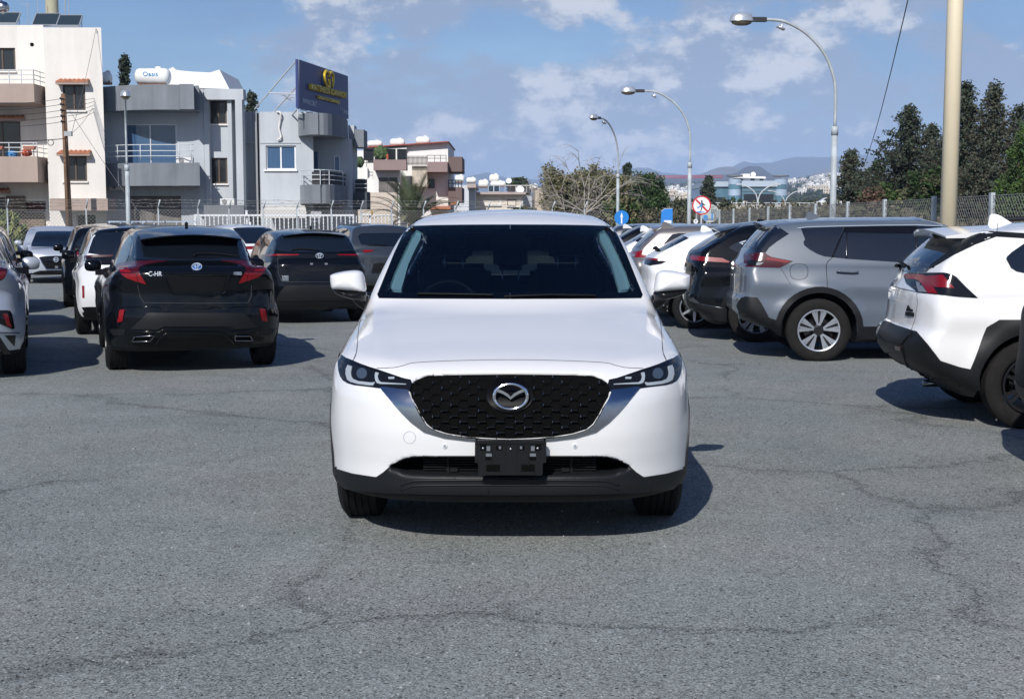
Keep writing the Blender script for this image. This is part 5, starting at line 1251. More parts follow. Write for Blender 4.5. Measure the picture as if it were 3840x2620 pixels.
# ------------------------------------------------------------------ ground, lot, terrain, hills
def asphalt():
    m = bpy.data.materials.new('asphalt'); m.use_nodes = True; nt = m.node_tree; L = nt.links; b = nt.nodes['Principled BSDF']
    tc = nt.nodes.new('ShaderNodeTexCoord')
    def noise(sc, det, rough=0.55, vec=None, dist=0.0):
        n = nt.nodes.new('ShaderNodeTexNoise'); n.inputs['Scale'].default_value = sc; n.inputs['Detail'].default_value = det
        n.inputs['Roughness'].default_value = rough; n.inputs['Distortion'].default_value = dist
        L.new(vec or tc.outputs['Object'], n.inputs['Vector']); return n
    def mr(v, a, b_, c=0.0, d=1.0, ss=False):
        n = nt.nodes.new('ShaderNodeMapRange'); n.interpolation_type = 'SMOOTHSTEP' if ss else 'LINEAR'
        L.new(v, n.inputs[0])
        for i, q in enumerate((a, b_, c, d)): n.inputs[i+1].default_value = q
        return n.outputs[0]
    def ma(op, a, c, cl=False):
        n = nt.nodes.new('ShaderNodeMath'); n.operation = op; n.use_clamp = cl
        for i, q in enumerate((a, c)):
            if isinstance(q, (int, float)): n.inputs[i].default_value = q
            else: L.new(q, n.inputs[i])
        return n.outputs[0]
    def vor(sc, feat='F1', vec=None, rnd=1.0):
        n = nt.nodes.new('ShaderNodeTexVoronoi'); n.feature = feat; n.inputs['Scale'].default_value = sc; n.inputs['Randomness'].default_value = rnd
        L.new(vec or tc.outputs['Object'], n.inputs['Vector']); return n
    st = vor(62); st2 = vor(135)
    sepc = nt.nodes.new('ShaderNodeSeparateColor'); L.new(st.outputs['Color'], sepc.inputs[0])
    sepd = nt.nodes.new('ShaderNodeSeparateColor'); L.new(st2.outputs['Color'], sepd.inputs[0])
    stone = ma('MULTIPLY', mr(sepc.outputs[0], 0.72, 0.98, 0, 1), mr(st.outputs['Distance'], 0.42, 0.22, 0, 1, True))
    pit = ma('MULTIPLY', mr(sepc.outputs[1], 0.80, 0.96, 0, 1), mr(st.outputs['Distance'], 0.5, 0.3, 0, 1, True))
    fine = noise(160, 3, 0.7).outputs['Fac']; grain = mr(sepd.outputs[2], 0, 1, -0.5, 0.5)
    med = noise(1.6, 8, 0.62).outputs['Fac']; big = noise(0.22, 4, 0.5).outputs['Fac']; wear = noise(5.5, 6, 0.6).outputs['Fac']
    # wandering joints between asphalt patches
    dv = nt.nodes.new('ShaderNodeVectorMath'); dv.operation = 'MULTIPLY_ADD'
    nv = noise(0.9, 7, 0.62); L.new(nv.outputs['Color'], dv.inputs[0]); dv.inputs[1].default_value = (1.3, 1.3, 0); L.new(tc.outputs['Object'], dv.inputs[2])
    ck = vor(0.30, 'DISTANCE_TO_EDGE', dv.outputs[0]); gate = mr(noise(0.5, 3).outputs['Fac'], 0.34, 0.5, 0, 1, True)
    crack = ma('MULTIPLY', mr(ck.outputs['Distance'], 0.015, 0.001, 0, 1, True), gate)
    crackw = ma('MULTIPLY', mr(ck.outputs['Distance'], 0.075, 0.0, 0, 1, True), gate)
    v = ma('ADD', 1.0, ma('MULTIPLY', mr(fine, 0.3, 0.7, -1, 1), 0.42))
    v = ma('ADD', v, ma('MULTIPLY', grain, 0.95)); v = ma('ADD', v, ma('MULTIPLY', mr(med, 0.3, 0.7, -1, 1), 0.10))
    v = ma('ADD', v, ma('MULTIPLY', mr(noise(26, 4, 0.7).outputs['Fac'], 0.3, 0.7, -1, 1), 0.17)); v = ma('ADD', v, ma('MULTIPLY', mr(big, 0.3, 0.7, -1, 1), 0.10)); v = ma('ADD', v, ma('MULTIPLY', mr(wear, 0.3, 0.7, -1, 1), 0.06))
    v = ma('ADD', v, ma('MULTIPLY', stone, 0.95)); v = ma('SUBTRACT', v, ma('MULTIPLY', pit, 0.62))
    v = ma('SUBTRACT', v, ma('MULTIPLY', crack, ma('ADD', 0.06, ma('MULTIPLY', mr(fine, 0.4, 0.62, 0, 1), 0.42)))); v = ma('SUBTRACT', v, ma('MULTIPLY', crackw, 0.06))
    sc = nt.nodes.new('ShaderNodeVectorMath'); sc.operation = 'SCALE'
    tint = nt.nodes.new('ShaderNodeMix'); tint.data_type = 'RGBA'; L.new(mr(noise(0.7, 4).outputs['Fac'], 0.35, 0.65), tint.inputs[0])
    tint.inputs[6].default_value = (0.208, 0.230, 0.221, 1); tint.inputs[7].default_value = (0.230, 0.237, 0.228, 1)
    L.new(tint.outputs[2], sc.inputs[0]); L.new(v, sc.inputs['Scale']); L.new(sc.outputs[0], b.inputs['Base Color'])
    b.inputs['Roughness'].default_value = 0.9; b.inputs['Specular IOR Level'].default_value = 0.25
    hgt = ma('ADD', ma('MULTIPLY', fine, 0.5), ma('ADD', ma('MULTIPLY', sepd.outputs[2], 0.35), ma('SUBTRACT', ma('MULTIPLY', stone, 0.6), ma('ADD', ma('MULTIPLY', pit, 0.9), ma('MULTIPLY', crack, 1.2)))))
    bp = nt.nodes.new('ShaderNodeBump'); bp.inputs['Strength'].default_value = 0.55; bp.inputs['Distance'].default_value = 0.006
    L.new(hgt, bp.inputs['Height']); L.new(bp.outputs[0], b.inputs['Normal']); return m
mb = MB(); mb.add([(-4100,-50,0),(5100,-50,0),(5100,9800,0),(-4100,9800,0)],[(0,1,2,3)])
tag(mb.build('ground', mat('earth', (0.16,0.14,0.11), 0.95, vary=(0.05, 0.3))), kind='structure')
mb = MB(); mb.add([(-32,-12,.004),(9.6,-12,.004),(9.6,57,.004),(-32,57,.004)],[(0,1,2,3)])
tag(mb.build('parking_lot', asphalt()), kind='structure')
mb = MB(); mb.add([(-60,52.5,.006),(9,52.5,.006),(14,57.5,.006),(-60,57.5,.006)],[(0,1,2,3)])
tag(mb.build('street', mat('street_asphalt', (0.10,0.105,0.11), 0.9, vary=(1,0.15))), kind='structure')
# low kerb along the back fence
mb = MB(); mb.box((-32,50.6,0),(7.6,50.85,0.32)); tag(mb.build('kerb', mat('kerb_stone', (0.36,0.30,0.22), 0.9, vary=(2,0.2))), kind='structure')
# loose chips lying on the asphalt
rnd = random.Random(4); mb = MB()
for i in range(900):
    Y = 4.2 + 14*rnd.random()**1.6; X = (rnd.random()-.5)*0.84*Y*1.05
    if rnd.random() < .3: X = -0.2*Y - abs(rnd.gauss(0, .12))*Y; 
    r = 0.0035 + 0.007*rnd.random()**3; c0 = Vector((X, Y, .004 + r*.35))
    V = []
    for k in range(6): 
        t = k*math.pi/3; V.append(c0 + Vector((math.cos(t)*r*rnd.uniform(.7,1.3), math.sin(t)*r*rnd.uniform(.6,1.2), -r*.3)))
    V.append(c0 + Vector((rnd.uniform(-.3,.3)*r, rnd.uniform(-.3,.3)*r, r*.6)))
    mb.cur = rnd.choice((0,0,1)); mb.add(V, [(k, (k+1) % 6, 6) for k in range(6)])
tag(mb.build('loose_gravel', [mat('chip_dark', (0.06,0.065,0.07), 0.9), mat('chip_light', (0.28,0.29,0.30), 0.9)]), kind='stuff')

# terrain beyond: hillside with the town on it, then ridges
def lerp(t, pts): return float(np.interp(t, [p[0] for p in pts], [p[1] for p in pts]))
rngh = np.random.RandomState(3)
def fbm(x, y, seed=0):
    v = 0
    for o in range(5):
        f = 2**o; v += math.sin(x*f*1.7 + seed*3.1 + math.sin(y*f*1.3 + o))*math.cos(y*f*1.9 + seed + math.sin(x*f*.9 + o*2))/f
    return v
SLOPE_TOP = [(-3000,775),(1500,770),(2100,720),(2400,700),(2500,690),(2650,690),(2760,700),(2950,680),(3030,668),(3100,660),(3180,664),(3320,690),(3500,720),(4500,760)]
def slope_z(px, Y):
    top = lerp(px, SLOPE_TOP); t = min(1, max(0, (Y-380)/2000.0)); t = t**0.75
    py = 793 + (top-793)*t + 4.0*t*fbm(px/90.0, Y/400.0, 1)
    return CAM_H + (835-py)*Y/FPX
def sheet(name, ys, pxs, zf, m):
    V = []; F = []
    for Y in ys:
        for px in pxs: V.append(((px-1920)/FPX*Y, Y, zf(px, Y)))
    n = len(pxs)
    for i in range(len(ys)-1):
        for j in range(n-1): F.append((i*n+j, i*n+j+1, (i+1)*n+j+1, (i+1)*n+j))
    return tag(mesh_obj(name, V, F, m, None, True), kind='structure')
hm = mat('hillside_ground', (0.12,0.11,0.08), 0.95)
nt = hm.node_tree; b = nt.nodes['Principled BSDF']; tcn = nt.nodes.new('ShaderNodeTexCoord')
n1 = nt.nodes.new('ShaderNodeTexNoise'); n1.inputs['Scale'].default_value = 0.012; n1.inputs['Detail'].default_value = 9; n1.inputs['Roughness'].default_value = 0.7
mpn = nt.nodes.new('ShaderNodeMapping'); mpn.inputs['Scale'].default_value = (1, 0.25, 7); nt.links.new(tcn.outputs['Object'], mpn.inputs[0]); nt.links.new(mpn.outputs[0], n1.inputs['Vector']); cr = nt.nodes.new('ShaderNodeValToRGB'); nt.links.new(n1.outputs['Fac'], cr.inputs[0])
e = cr.color_ramp.elements; e[0].position = 0.40; e[0].color = (0.035,0.045,0.028,1); e[1].position = 0.66; e[1].color = (0.42,0.36,0.28,1)
q = cr.color_ramp.elements.new(0.50); q.color = (0.075,0.08,0.05,1); q = cr.color_ramp.elements.new(0.58); q.color = (0.16,0.145,0.10,1)
nt.links.new(cr.outputs[0], b.inputs['Base Color'])
sheet('hillside', [380+55*i for i in range(38)] + [2600, 2900], list(range(-3000, 1500, 300)) + list(range(1500, 3700, 22)) + list(range(3700, 7000, 300)), slope_z, hm)
far = mat('far_forest', (0.045,0.05,0.04), 0.95, vary=(0.004, 0.45)); rocky = mat('rocky_hill', (0.15,0.13,0.10), 0.95, vary=(0.006, 0.4))
def ridge(name, D, crest, m, amp, seed, depth=0.22):
    crest = [(p, y) for p, y in pch_pts(crest)]
    ys = [D*(1-depth), D*(1-depth*.75), D*(1-depth*.5), D*(1-depth*.3), D*(1-depth*.12), D, D*(1+depth*.15), D*(1+depth*.5)]
    prof = [0.0, .22, .48, .70, .90, 1.0, .88, .3]
    pxs = [p for p in np.arange(crest[0][0], crest[-1][0], 9.0) if 1500 < p < 3700 or int(p) % 10 < 1 or p % 180 < 9]
    def zf(px, Y):
        t = prof[ys.index(Y)]; hz = (835 - lerp(px, crest))*D/FPX + amp*D/FPX*fbm(px/60.0, seed, seed)*.5
        return max(-5, hz*t + amp*D/FPX*1.2*fbm(px/45.0, Y/(D*.06), seed)*(t*(1-t)*2.5))
    return sheet(name, ys, pxs, zf, m)
def pch_pts(c):
    f = pch(c, 300); xs = np.linspace(c[0][0], c[-1][0], 300); return list(zip(xs, f(xs)))
ridge('far_hills', 7600, [(-6000,800),(-2000,740),(0,700),(1200,690),(1640,690),(1760,664),(1830,650),(1900,668),(2060,676),(2280,650),(2345,632),(2410,630),(2480,650),(2560,656),(2680,645),(2740,632),(2790,604),(2850,618),(2930,602),(3020,588),(3110,595),(3210,582),(3330,600),(3450,640),(3900,650),(5000,700),(9000,800)], far, 5, 2)
ridge('stony_hills', 5200, [(2200,835),(2330,720),(2440,668),(2540,660),(2620,652),(2690,630),(2730,628),(2790,644),(2860,668),(2950,672),(3100,630),(3250,610),(3400,640),(3700,700),(4200,835)], rocky, 4, 5)
ridge('cone_hill', 3800, [(2200,835),(2360,730),(2480,672),(2560,662),(2680,656),(2745,650),(2780,632),(2800,625),(2836,626),(2862,640),(2900,662),(2960,672),(3040,676),(3200,690),(3500,740),(3800,835)], mat('dark_scrub', (0.05,0.048,0.04), 0.95, vary=(0.01, 0.4)), 3, 8)


# ------------------------------------------------------------------ houses on the left
def cw(px, py, Y): p = at(px, py, Y); return p.x, p.z
def bx(m_, px0, py0, px1, py1, Y0, Y1, ground=False):
    "box whose front face (at distance Y0) covers the given photograph rectangle"
    ym = (py0+py1)/2
    x0 = cw(px0, ym, Y0)[0]; x1 = cw(px1, ym, Y0)[0]; z1 = cw(px0, py0, Y0)[1]; z0 = 0.0 if ground else cw(px0, py1, Y0)[1]
    m_.box((x0, Y0, z0), (x1, Y1, z1)); return m_
def part(name, m, root, rects, **k):
    mb = MB()
    for r in rects: bx(mb, *r, **k)
    o = mb.build(name, m); o.parent = root; o.matrix_parent_inverse = root.matrix_world.inverted() if False else Matrix.Translation(-root.location); return o
def adopt(o, root): o.parent = root; o.matrix_parent_inverse = Matrix.Translation(-root.location); return o
def plaster(name, col, v=0.10, b_=(6, 0.4, 0.01)):
    "rendered wall with faint rain streaks"
    m = mat(name, col, 0.9, bump=b_); nt = m.node_tree; b = nt.nodes['Principled BSDF']; L = nt.links
    t = nt.nodes.new('ShaderNodeTexCoord'); mp_ = nt.nodes.new('ShaderNodeMapping'); mp_.inputs['Scale'].default_value = (1.6, 1.6, 0.12); L.new(t.outputs['Object'], mp_.inputs[0])
    n1 = nt.nodes.new('ShaderNodeTexNoise'); n1.inputs['Scale'].default_value = 1.6; n1.inputs['Detail'].default_value = 7; L.new(mp_.outputs[0], n1.inputs['Vector'])
    n2 = nt.nodes.new('ShaderNodeTexNoise'); n2.inputs['Scale'].default_value = 0.5; n2.inputs['Detail'].default_value = 8; n2.inputs['Roughness'].default_value = 0.65; L.new(t.outputs['Object'], n2.inputs['Vector'])
    ad = nt.nodes.new('ShaderNodeMath'); ad.operation = 'ADD'; L.new(n1.outputs['Fac'], ad.inputs[0]); L.new(n2.outputs['Fac'], ad.inputs[1])
    mr = nt.nodes.new('ShaderNodeMapRange'); mr.inputs[1].default_value = 0.75; mr.inputs[2].default_value = 1.3; mr.inputs[3].default_value = 1 - v; mr.inputs[4].default_value = 1 + v*.6; L.new(ad.outputs[0], mr.inputs[0])
    vm = nt.nodes.new('ShaderNodeVectorMath'); vm.operation = 'SCALE'; vm.inputs[0].default_value = col; L.new(mr.outputs[0], vm.inputs['Scale']); L.new(vm.outputs[0], b.inputs['Base Color']); return m
cream = plaster('cream_plaster', (0.73,0.70,0.65)); grey = plaster('grey_plaster', (0.47,0.50,0.53), 0.12); dgrey = plaster('dark_grey_plaster', (0.19,0.205,0.225), 0.2)
pinkb = plaster('pink_brown_plaster', (0.40,0.315,0.27)); white = plaster('white_plaster', (0.80,0.79,0.76), 0.06); brown = plaster('brown_plaster', (0.16,0.115,0.105))
metal = mat('painted_metal', (0.55,0.58,0.60), 0.45, spec=0.4); wfr = mat('brown_frame', (0.09,0.06,0.04), 0.5); alu = mat('aluminium', (0.5,0.53,0.56), 0.4, metal=0.5)
blk = mat('black_iron', (0.02,0.02,0.022), 0.6); sky_glass = mat('sky_tinted_glass', (0.05,0.105,0.20), 0.06, spec=0.5, coat=0.3); dkg = mat('dim_window', (0.02,0.022,0.025), 0.15, spec=0.6)  # sky_glass: reflected sky put into the base colour as a blue tint
curt = mat('curtain', (0.16,0.15,0.14), 0.8, vary=(3,.3)); tile = mat('roof_tile', (0.42,0.16,0.08), 0.8, vary=(3,.25)); tankw = mat('tank_white', (0.80,0.80,0.76), 0.45, vary=(1.2,.05)); panel = mat('solar_panel', (0.03,0.045,0.055), 0.15, coat=0.6)
def window(root, px0, py0, px1, py1, Y, frame=wfr, glass=dkg, mull=1, deep=0.12, fw=0.07, sill=True):
    "window set back in the wall: frame (> glass, sill)"
    x0, z0 = cw(px0, py1, Y); x1, z1 = cw(px1, py0, Y); x0 = cw(px0, (py0+py1)/2, Y)[0]; x1 = cw(px1, (py0+py1)/2, Y)[0]
    f = MB(); yf = Y - 0.003
    f.box((x0, yf, z0), (x0+fw, yf+deep, z1)); f.box((x1-fw, yf, z0), (x1, yf+deep, z1)); f.box((x0+fw, yf, z1-fw), (x1-fw, yf+deep, z1)); f.box((x0+fw, yf, z0), (x1-fw, yf+deep, z0+fw))
    for i in range(mull):
        xm = x0 + (x1-x0)*(i+1)/(mull+1); f.box((xm-fw*.5, yf+.01, z0+fw), (xm+fw*.5, yf+deep, z1-fw))
    w = adopt(f.build('window', frame), root)
    g = MB(); g.box((x0+fw, yf+deep*.5, z0+fw), (x1-fw, yf+deep*.7, z1-fw)); adopt2(g.build('glass', glass), w)
    if sill: g = MB(); g.box((x0-.08, Y-.20, z0-.07), (x1+.08, Y-.09, z0-.002)); adopt2(g.build('sill', white), w)
    return w
def adopt2(o, p): o.parent = p; return o
def wall_with_holes(m_, px0, py0, px1, Y0, Y1, holes, ground=True, py1=None):
    "wall slab whose window openings are real holes (front skin 0.25 m, solid behind)"
    x0 = cw(px0, (py0+700)/2, Y0)[0]; x1 = cw(px1, (py0+700)/2, Y0)[0]; z1 = cw(px0, py0, Y0)[1]; z0 = 0 if py1 is None else cw(px0, py1, Y0)[1]
    H_ = []
    for a, b, c, d in holes:
        H_.append((cw(a, (b+d)/2, Y0)[0], cw(c, (b+d)/2, Y0)[0], cw(a, d, Y0)[1], cw(a, b, Y0)[1]))
    xs = sorted({x0, x1} | {min(max(v, x0), x1) for h in H_ for v in h[:2]}); zs = sorted({z0, z1} | {min(max(v, z0), z1) for h in H_ for v in h[2:]})
    for i in range(len(xs)-1):
        for j in range(len(zs)-1):
            cx_, cz_ = (xs[i]+xs[i+1])/2, (zs[j]+zs[j+1])/2
            if any(h[0] < cx_ < h[1] and h[2] < cz_ < h[3] for h in H_): continue
            a, b, c, d = xs[i], xs[i+1], zs[j], zs[j+1]
            m_.add([(a,Y0,c),(b,Y0,c),(b,Y0,d),(a,Y0,d)], [(0,1,2,3)])
    for h in H_:      # reveals
        a, b, c, d = max(h[0],x0), min(h[1],x1), max(h[2],z0), min(h[3],z1); D = 0.25
        m_.add([(a,Y0,c),(a,Y0+D,c),(a,Y0+D,d),(a,Y0,d)], [(0,1,2,3)]); m_.add([(b,Y0,c),(b,Y0,d),(b,Y0+D,d),(b,Y0+D,c)], [(0,1,2,3)])
        m_.add([(a,Y0,d),(a,Y0+D,d),(b,Y0+D,d),(b,Y0,d)], [(0,1,2,3)]); m_.add([(a,Y0,c),(b,Y0,c),(b,Y0+D,c),(a,Y0+D,c)], [(0,1,2,3)])
        m_.add([(a,Y0+D,c),(b,Y0+D,c),(b,Y0+D,d),(a,Y0+D,d)], [(0,1,2,3)])
    # side walls run back at an angle, as the plots do
    xb0 = x0 - .35*(Y1-Y0); xb1 = x1 - .39*(Y1-Y0)
    m_.add([(x0,Y0,z0),(x0,Y0,z1),(xb0,Y1,z1),(xb0,Y1,z0)], [(0,1,2,3)]); m_.add([(x1,Y0,z0),(xb1,Y1,z0),(xb1,Y1,z1),(x1,Y0,z1)], [(0,1,2,3)])
    m_.add([(x0,Y0,z1),(x1,Y0,z1),(xb1,Y1,z1),(xb0,Y1,z1)], [(0,1,2,3)]); m_.add([(xb0,Y1,z0),(xb0,Y1,z1),(xb1,Y1,z1),(xb1,Y1,z0)], [(0,1,2,3)])
def deepwin(root, r, Y, **k): return window(root, *r, Y + 0.10, deep=0.10, **k)
def railing(name, root, pts_px, Y, rails, posts, m=metal, r=0.022, dy=None):
    "rails: list of py; posts: list of px; plan given by function depth(px)"
    mb = MB(); dep = dy or (lambda q: 0.0)
    n = 14; p0, p1 = pts_px
    for py in rails:
        pts = []
        for i in range(n+1):
            px = p0 + (p1-p0)*i/n; yy = Y + dep(px); z = cw(px, py, Y)[1]; x = cw(px, py, Y)[0]; pts.append((x, yy, z))
        mb.tube(pts, r, 6)
    for px in posts:
        x = cw(px, rails[0], Y)[0]; yy = Y + dep(px); mb.tube([(x, yy, cw(px, rails[0], Y)[1]), (x, yy, cw(px, rails[-1] + 16, Y)[1])], r, 6)
    return adopt(mb.build(name, m, smooth=True), root)
def tile_canopy(root, px0, px1, py0, py1, Y):
    "little hood of curved tiles"
    x0, z1 = cw(px0, py0, Y); x1, z0 = cw(px1, py1, Y); mb = MB(); n = max(3, int((x1-x0)/0.2)); w = (x1-x0)/n
    for i in range(n):
        c = x0 + w*(i+.5)
        pts = [(c + w*.5*math.cos(R(t)), z1-.08 + w*.42*math.sin(R(t))) for t in range(0, 181, 30)]
        V = [(x, Y-.42, z-.10) for x, z in pts] + [(x, Y+.05, z+.04) for x, z in pts]; k = len(pts)
        mb.add(V, [(j, j+1, j+1+k, j+k) for j in range(k-1)] + [tuple(range(k))])
    o = adopt(mb.build('tiled_hood', tile), root)
    mb = MB(); mb.box((x0-.02, Y-.40, z0-.02), (x1+.02, Y, z1-.12)); adopt2(mb.build('hood_slab', pinkb), o)
def curved_plan(m_, pts, py_top, py_bot, Yb, zref=None):
    "prism from a plan outline given as (px, Y): walls from py_top to py_bot"
    n = len(pts); T = []; B = []
    for px, Y in pts:
        x = (px-1920)/FPX*Y*1.0
        zt = cw(px, py_top, zref or Y)[1]; zb = cw(px, py_bot, zref or Y)[1]; T.append((x, Y, zt)); B.append((x, Y, zb))
    m_.add(T + B, [tuple(range(n)), tuple(range(2*n-1, n-1, -1))] + [(i, i+n, (i+1) % n + n, (i+1) % n) for i in range(n)])
def tank(name, px0, py0, px1, py1, Y, label, legs=True, group=None, m=tankw, writing=None):
    x0, z1 = cw(px0, py0, Y); x1, z0 = cw(px1, py1, Y); h = z1 - z0; r = h*0.46; cx = (x0+x1)/2; L_ = (x1-x0); cz = z1 - r - h*.08
    e = empty(name, (cx, Y+r, z0)); tag(e, label, 'water tank', group)
    prof = [(0.001, -L_/2), (r*.5, -L_/2+.02), (r*.86, -L_/2+.10), (r, -L_/2+.24)]; k = 5
    for i in range(1, k): prof.append((r*(1 - (0.03 if i % 2 else 0)), -L_/2+.24 + (L_-.48)*i/k))
    prof += [(r, L_/2-.24), (r*.86, L_/2-.10), (r*.5, L_/2-.02), (.001, L_/2)]
    Mx = Matrix.Translation((0, 0, cz-z0)) @ Matrix.Rotation(R(90), 4, 'Y')
    mb = MB(); mb.lathe(prof, 20, Mx); mb.lathe([(r*.38, 0), (r*.38, r*.18), (r*.30, r*.24), (.001, r*.26)], 14, Matrix.Translation((L_*.16, 0, cz-z0+r*.93)))
    mb.build('tank_body', m, e, True)
    mb = MB()
    for sx in (-.33, .33):
        for sy in (-.6, .6): mb.box((sx*L_-.03, sy*r-.03, 0), (sx*L_+.03, sy*r+.03, cz-z0-r*.6))
    mb.box((-.38*L_, -.66*r, (cz-z0-r)*.9-.03), (.38*L_, .66*r, (cz-z0-r)*.9+.03)); mb.build('tank_stand', mat('rusty_iron', (0.20,0.10,0.06), 0.8, vary=(4,.4)), e)
    if writing:
        t = text_obj('lettering', writing, mat('tank_blue', (0.12,0.32,0.62), 0.6), size=r*.75, ext=0.01, M=Matrix.Translation((-.02, -r-.012, cz-z0+.08)) @ Matrix.Rotation(R(90), 4, 'X'), parent=e, width=L_*.42)
    return e
def panelbox(px0, py0, px1, py1, Y, label, tilt=45, group='solar panels on the cream building'):
    x0, z1 = cw(px0, py0, Y); x1, z0 = cw(px1, py1, Y); e = empty('solar_panel', ((x0+x1)/2, Y, z0)); tag(e, label, 'solar panel', group); h = (z1-z0)/math.sin(R(tilt)); w = x1-x0
    M_ = Matrix.Rotation(R(tilt), 4, 'X'); mb = MB(); mb.box((-w/2, 0, 0), (w/2, h, .07), M_); mb.build('collector', panel, e)
    mb = MB(); 
    for a, b in (((-w/2-.03, -.02, .0), (-w/2, h+.02, .10)), ((w/2, -.02, 0), (w/2+.03, h+.02, .10)), ((-w/2, -.03, 0), (w/2, 0, .10)), ((-w/2, h, 0), (w/2, h+.03, .10))): mb.box(a, b, M_)
    top = M_ @ Vector((0, h, 0))
    for sx in (-.45, .45): mb.tube([(sx*w, top.y, top.z), (sx*w, top.y+.02, 0)], .025, 5)
    mb.build('panel_frame', alu, e)
    return e
def aircon(root, px0, py0, px1, py1, Y, label):
    x0, z1 = cw(px0, py0, Y); x1, z0 = cw(px1, py1, Y); e = empty('air_conditioner', ((x0+x1)/2, Y, z0)); tag(e, label, 'air conditioner'); w = x1-x0; h = z1-z0
    mb = MB(); mb.box((-w/2, 0, 0), (w/2, .32, h)); mb.build('casing', mat('ac_white', (.7,.7,.68), .5), e)
    mb = MB(); mb.lathe([(h*.38, 0), (h*.40, .02), (h*.33, .025), (h*.30, .01)], 20, Matrix.Translation((-w*.18, -.004, h*.5)) @ Matrix.Rotation(R(90), 4, 'X')); mb.lathe([(.001,.004),(h*.30,.004)], 16, Matrix.Translation((-w*.18, -.002, h*.5)) @ Matrix.Rotation(R(90), 4, 'X')); mb.build('fan_grille', mat('ac_grey', (.25,.25,.25), .6), e)

# --- cream building
YA = 60.0
A = empty('apartment_building', (-22, YA+5, 0)); tag(A, 'cream three-storey building with pink-brown balconies at the left edge', 'building')
W1 = [(235,318,320,415), (242,585,326,680), (285,800,365,880)]
mb = MB(); wall_with_holes(mb, 172, 104, 388, YA-1.0, YA+12, W1); adopt(mb.build('wall', cream), A)
W2 = [(-40,180,58,268), (-60,455,78,600), (-60,740,22,880), (95,755,172,795)]
mb = MB(); wall_with_holes(mb, -420, 95, 172, YA+0.6, YA+12, W2); adopt(mb.build('wall', cream), A)
part('stone_wall', None or mat('ledge_stone', (0.26,0.20,0.15), 0.95, vary=(2.5,.35), ), A, [(24,735,95,880,YA+.5,YA+.62), (95,797,168,880,YA+.5,YA+.62)])
sm = MATS['ledge_stone']; nt = sm.node_tree; bt = nt.nodes.new('ShaderNodeTexBrick'); bt.inputs['Scale'].default_value = 1.6; bt.inputs['Color1'].default_value = (.30,.23,.17,1); bt.inputs['Color2'].default_value = (.17,.13,.10,1); bt.inputs['Mortar'].default_value = (.07,.06,.05,1); bt.inputs['Mortar Size'].default_value = .02; bt.inputs['Row Height'].default_value = .14; bt.inputs['Brick Width'].default_value = .5
tcn = nt.nodes.new('ShaderNodeTexCoord'); mpn = nt.nodes.new('ShaderNodeMapping'); mpn.inputs['Rotation'].default_value = (R(90), 0, 0); nt.links.new(tcn.outputs['Object'], mpn.inputs[0]); nt.links.new(mpn.outputs[0], bt.inputs['Vector']); nt.links.new(bt.outputs['Color'], nt.nodes['Principled BSDF'].inputs['Base Color'])
for r in W1[:2]: deepwin(A, r, YA-1.0)
deepwin(A, W1[2], YA-1.0, frame=white, glass=dkg)
for r in W2[:2]: deepwin(A, r, YA+.6)
deepwin(A, W2[2], YA+.6); deepwin(A, W2[3], YA+.6, glass=mat('red_shutter', (.10,.025,.018), .7), mull=0)
tile_canopy(A, 220, 338, 297, 318, YA-1.0); tile_canopy(A, 224, 345, 564, 584, YA-1.0); tile_canopy(A, -60, 94, 433, 452, YA+.6); tile_canopy(A, -60, 38, 706, 724, YA+.6)
part('entrance_canopy', pinkb, A, [(187,744,404,790,YA-2.2,YA-1.0)])
for (a, b, c, d) in ((-420,314,128,385), (-420,587,141,683)):
    yb = YA - 1.6
    o = part('balcony', pinkb, A, [(a,b,c,d,yb,YA+.6)])
    rr = [b-52, b-34, b-17]
    g = MB(); x1 = cw(c-4, b, yb)[0]; x0 = cw(-300, b, yb)[0]
    for py in rr: z = cw(c, py, yb)[1]; g.tube([(x0, yb+.1, z), (x1, yb+.1, z), (x1, YA+.5, z)], .022, 6)
    for px in list(range(-60, c, 46)) + [c-4]: x = cw(px, b, yb)[0]; g.tube([(x, yb+.1, cw(px, b, yb)[1]-.05), (x, yb+.1, cw(px, rr[0], yb)[1])], .022, 6)
    for yy in (yb+.9, yb+1.7): g.tube([(x1, yy, cw(c, b, yb)[1]-.05), (x1, yy, cw(c, rr[0], yb)[1])], .022, 6)
    adopt2(g.build('railing', metal), o); 
    o.children[0].matrix_parent_inverse = o.matrix_world.inverted() if False else Matrix.Identity(4)
mb = MB(); p = at(120,168,YA+.6); mb.lathe([(.001,.012),(.09,.012),(.09,0)], 16, Matrix.Translation(p) @ Matrix.Rotation(R(90),4,'X')); adopt(mb.build('vent_hole', MATS['void_black']), A)
for i, (a, b, lb) in enumerate(((90,137,'flower box hung on the lower left balcony rail of the cream building'),(-20,17,'flower box at the very edge of the photo on the same balcony rail'))):
    x0, z1 = cw(a, 549, YA-1.7); x1, z0 = cw(b, 562, YA-1.7); mb = MB(); mb.prism([(x0,z1),(x1,z1),(x1-.06,z0),(x0+.06,z0)], YA-1.65, back=YA-1.9); tag(mb.build('flower_box', mat('terracotta', (.34,.13,.09), .8)), lb, 'planter')
def lump(name, px, py, r, Y, m, label, c_, sq=.6):
    p = at(px, py, Y); rn = random.Random(int(px)); bm = bmesh.new(); bmesh.ops.create_icosphere(bm, subdivisions=3, radius=r)
    for v in bm.verts: v.co *= 1 + .16*fbm(v.co.x*4/r, v.co.y*4/r, px) ; v.co.z *= sq
    me = bpy.data.meshes.new(name); bm.to_mesh(me); bm.free(); me.materials.append(m); o = bpy.data.objects.new(name, me); SC.collection.objects.link(o); o.location = p; tag(o, label, c_); return o
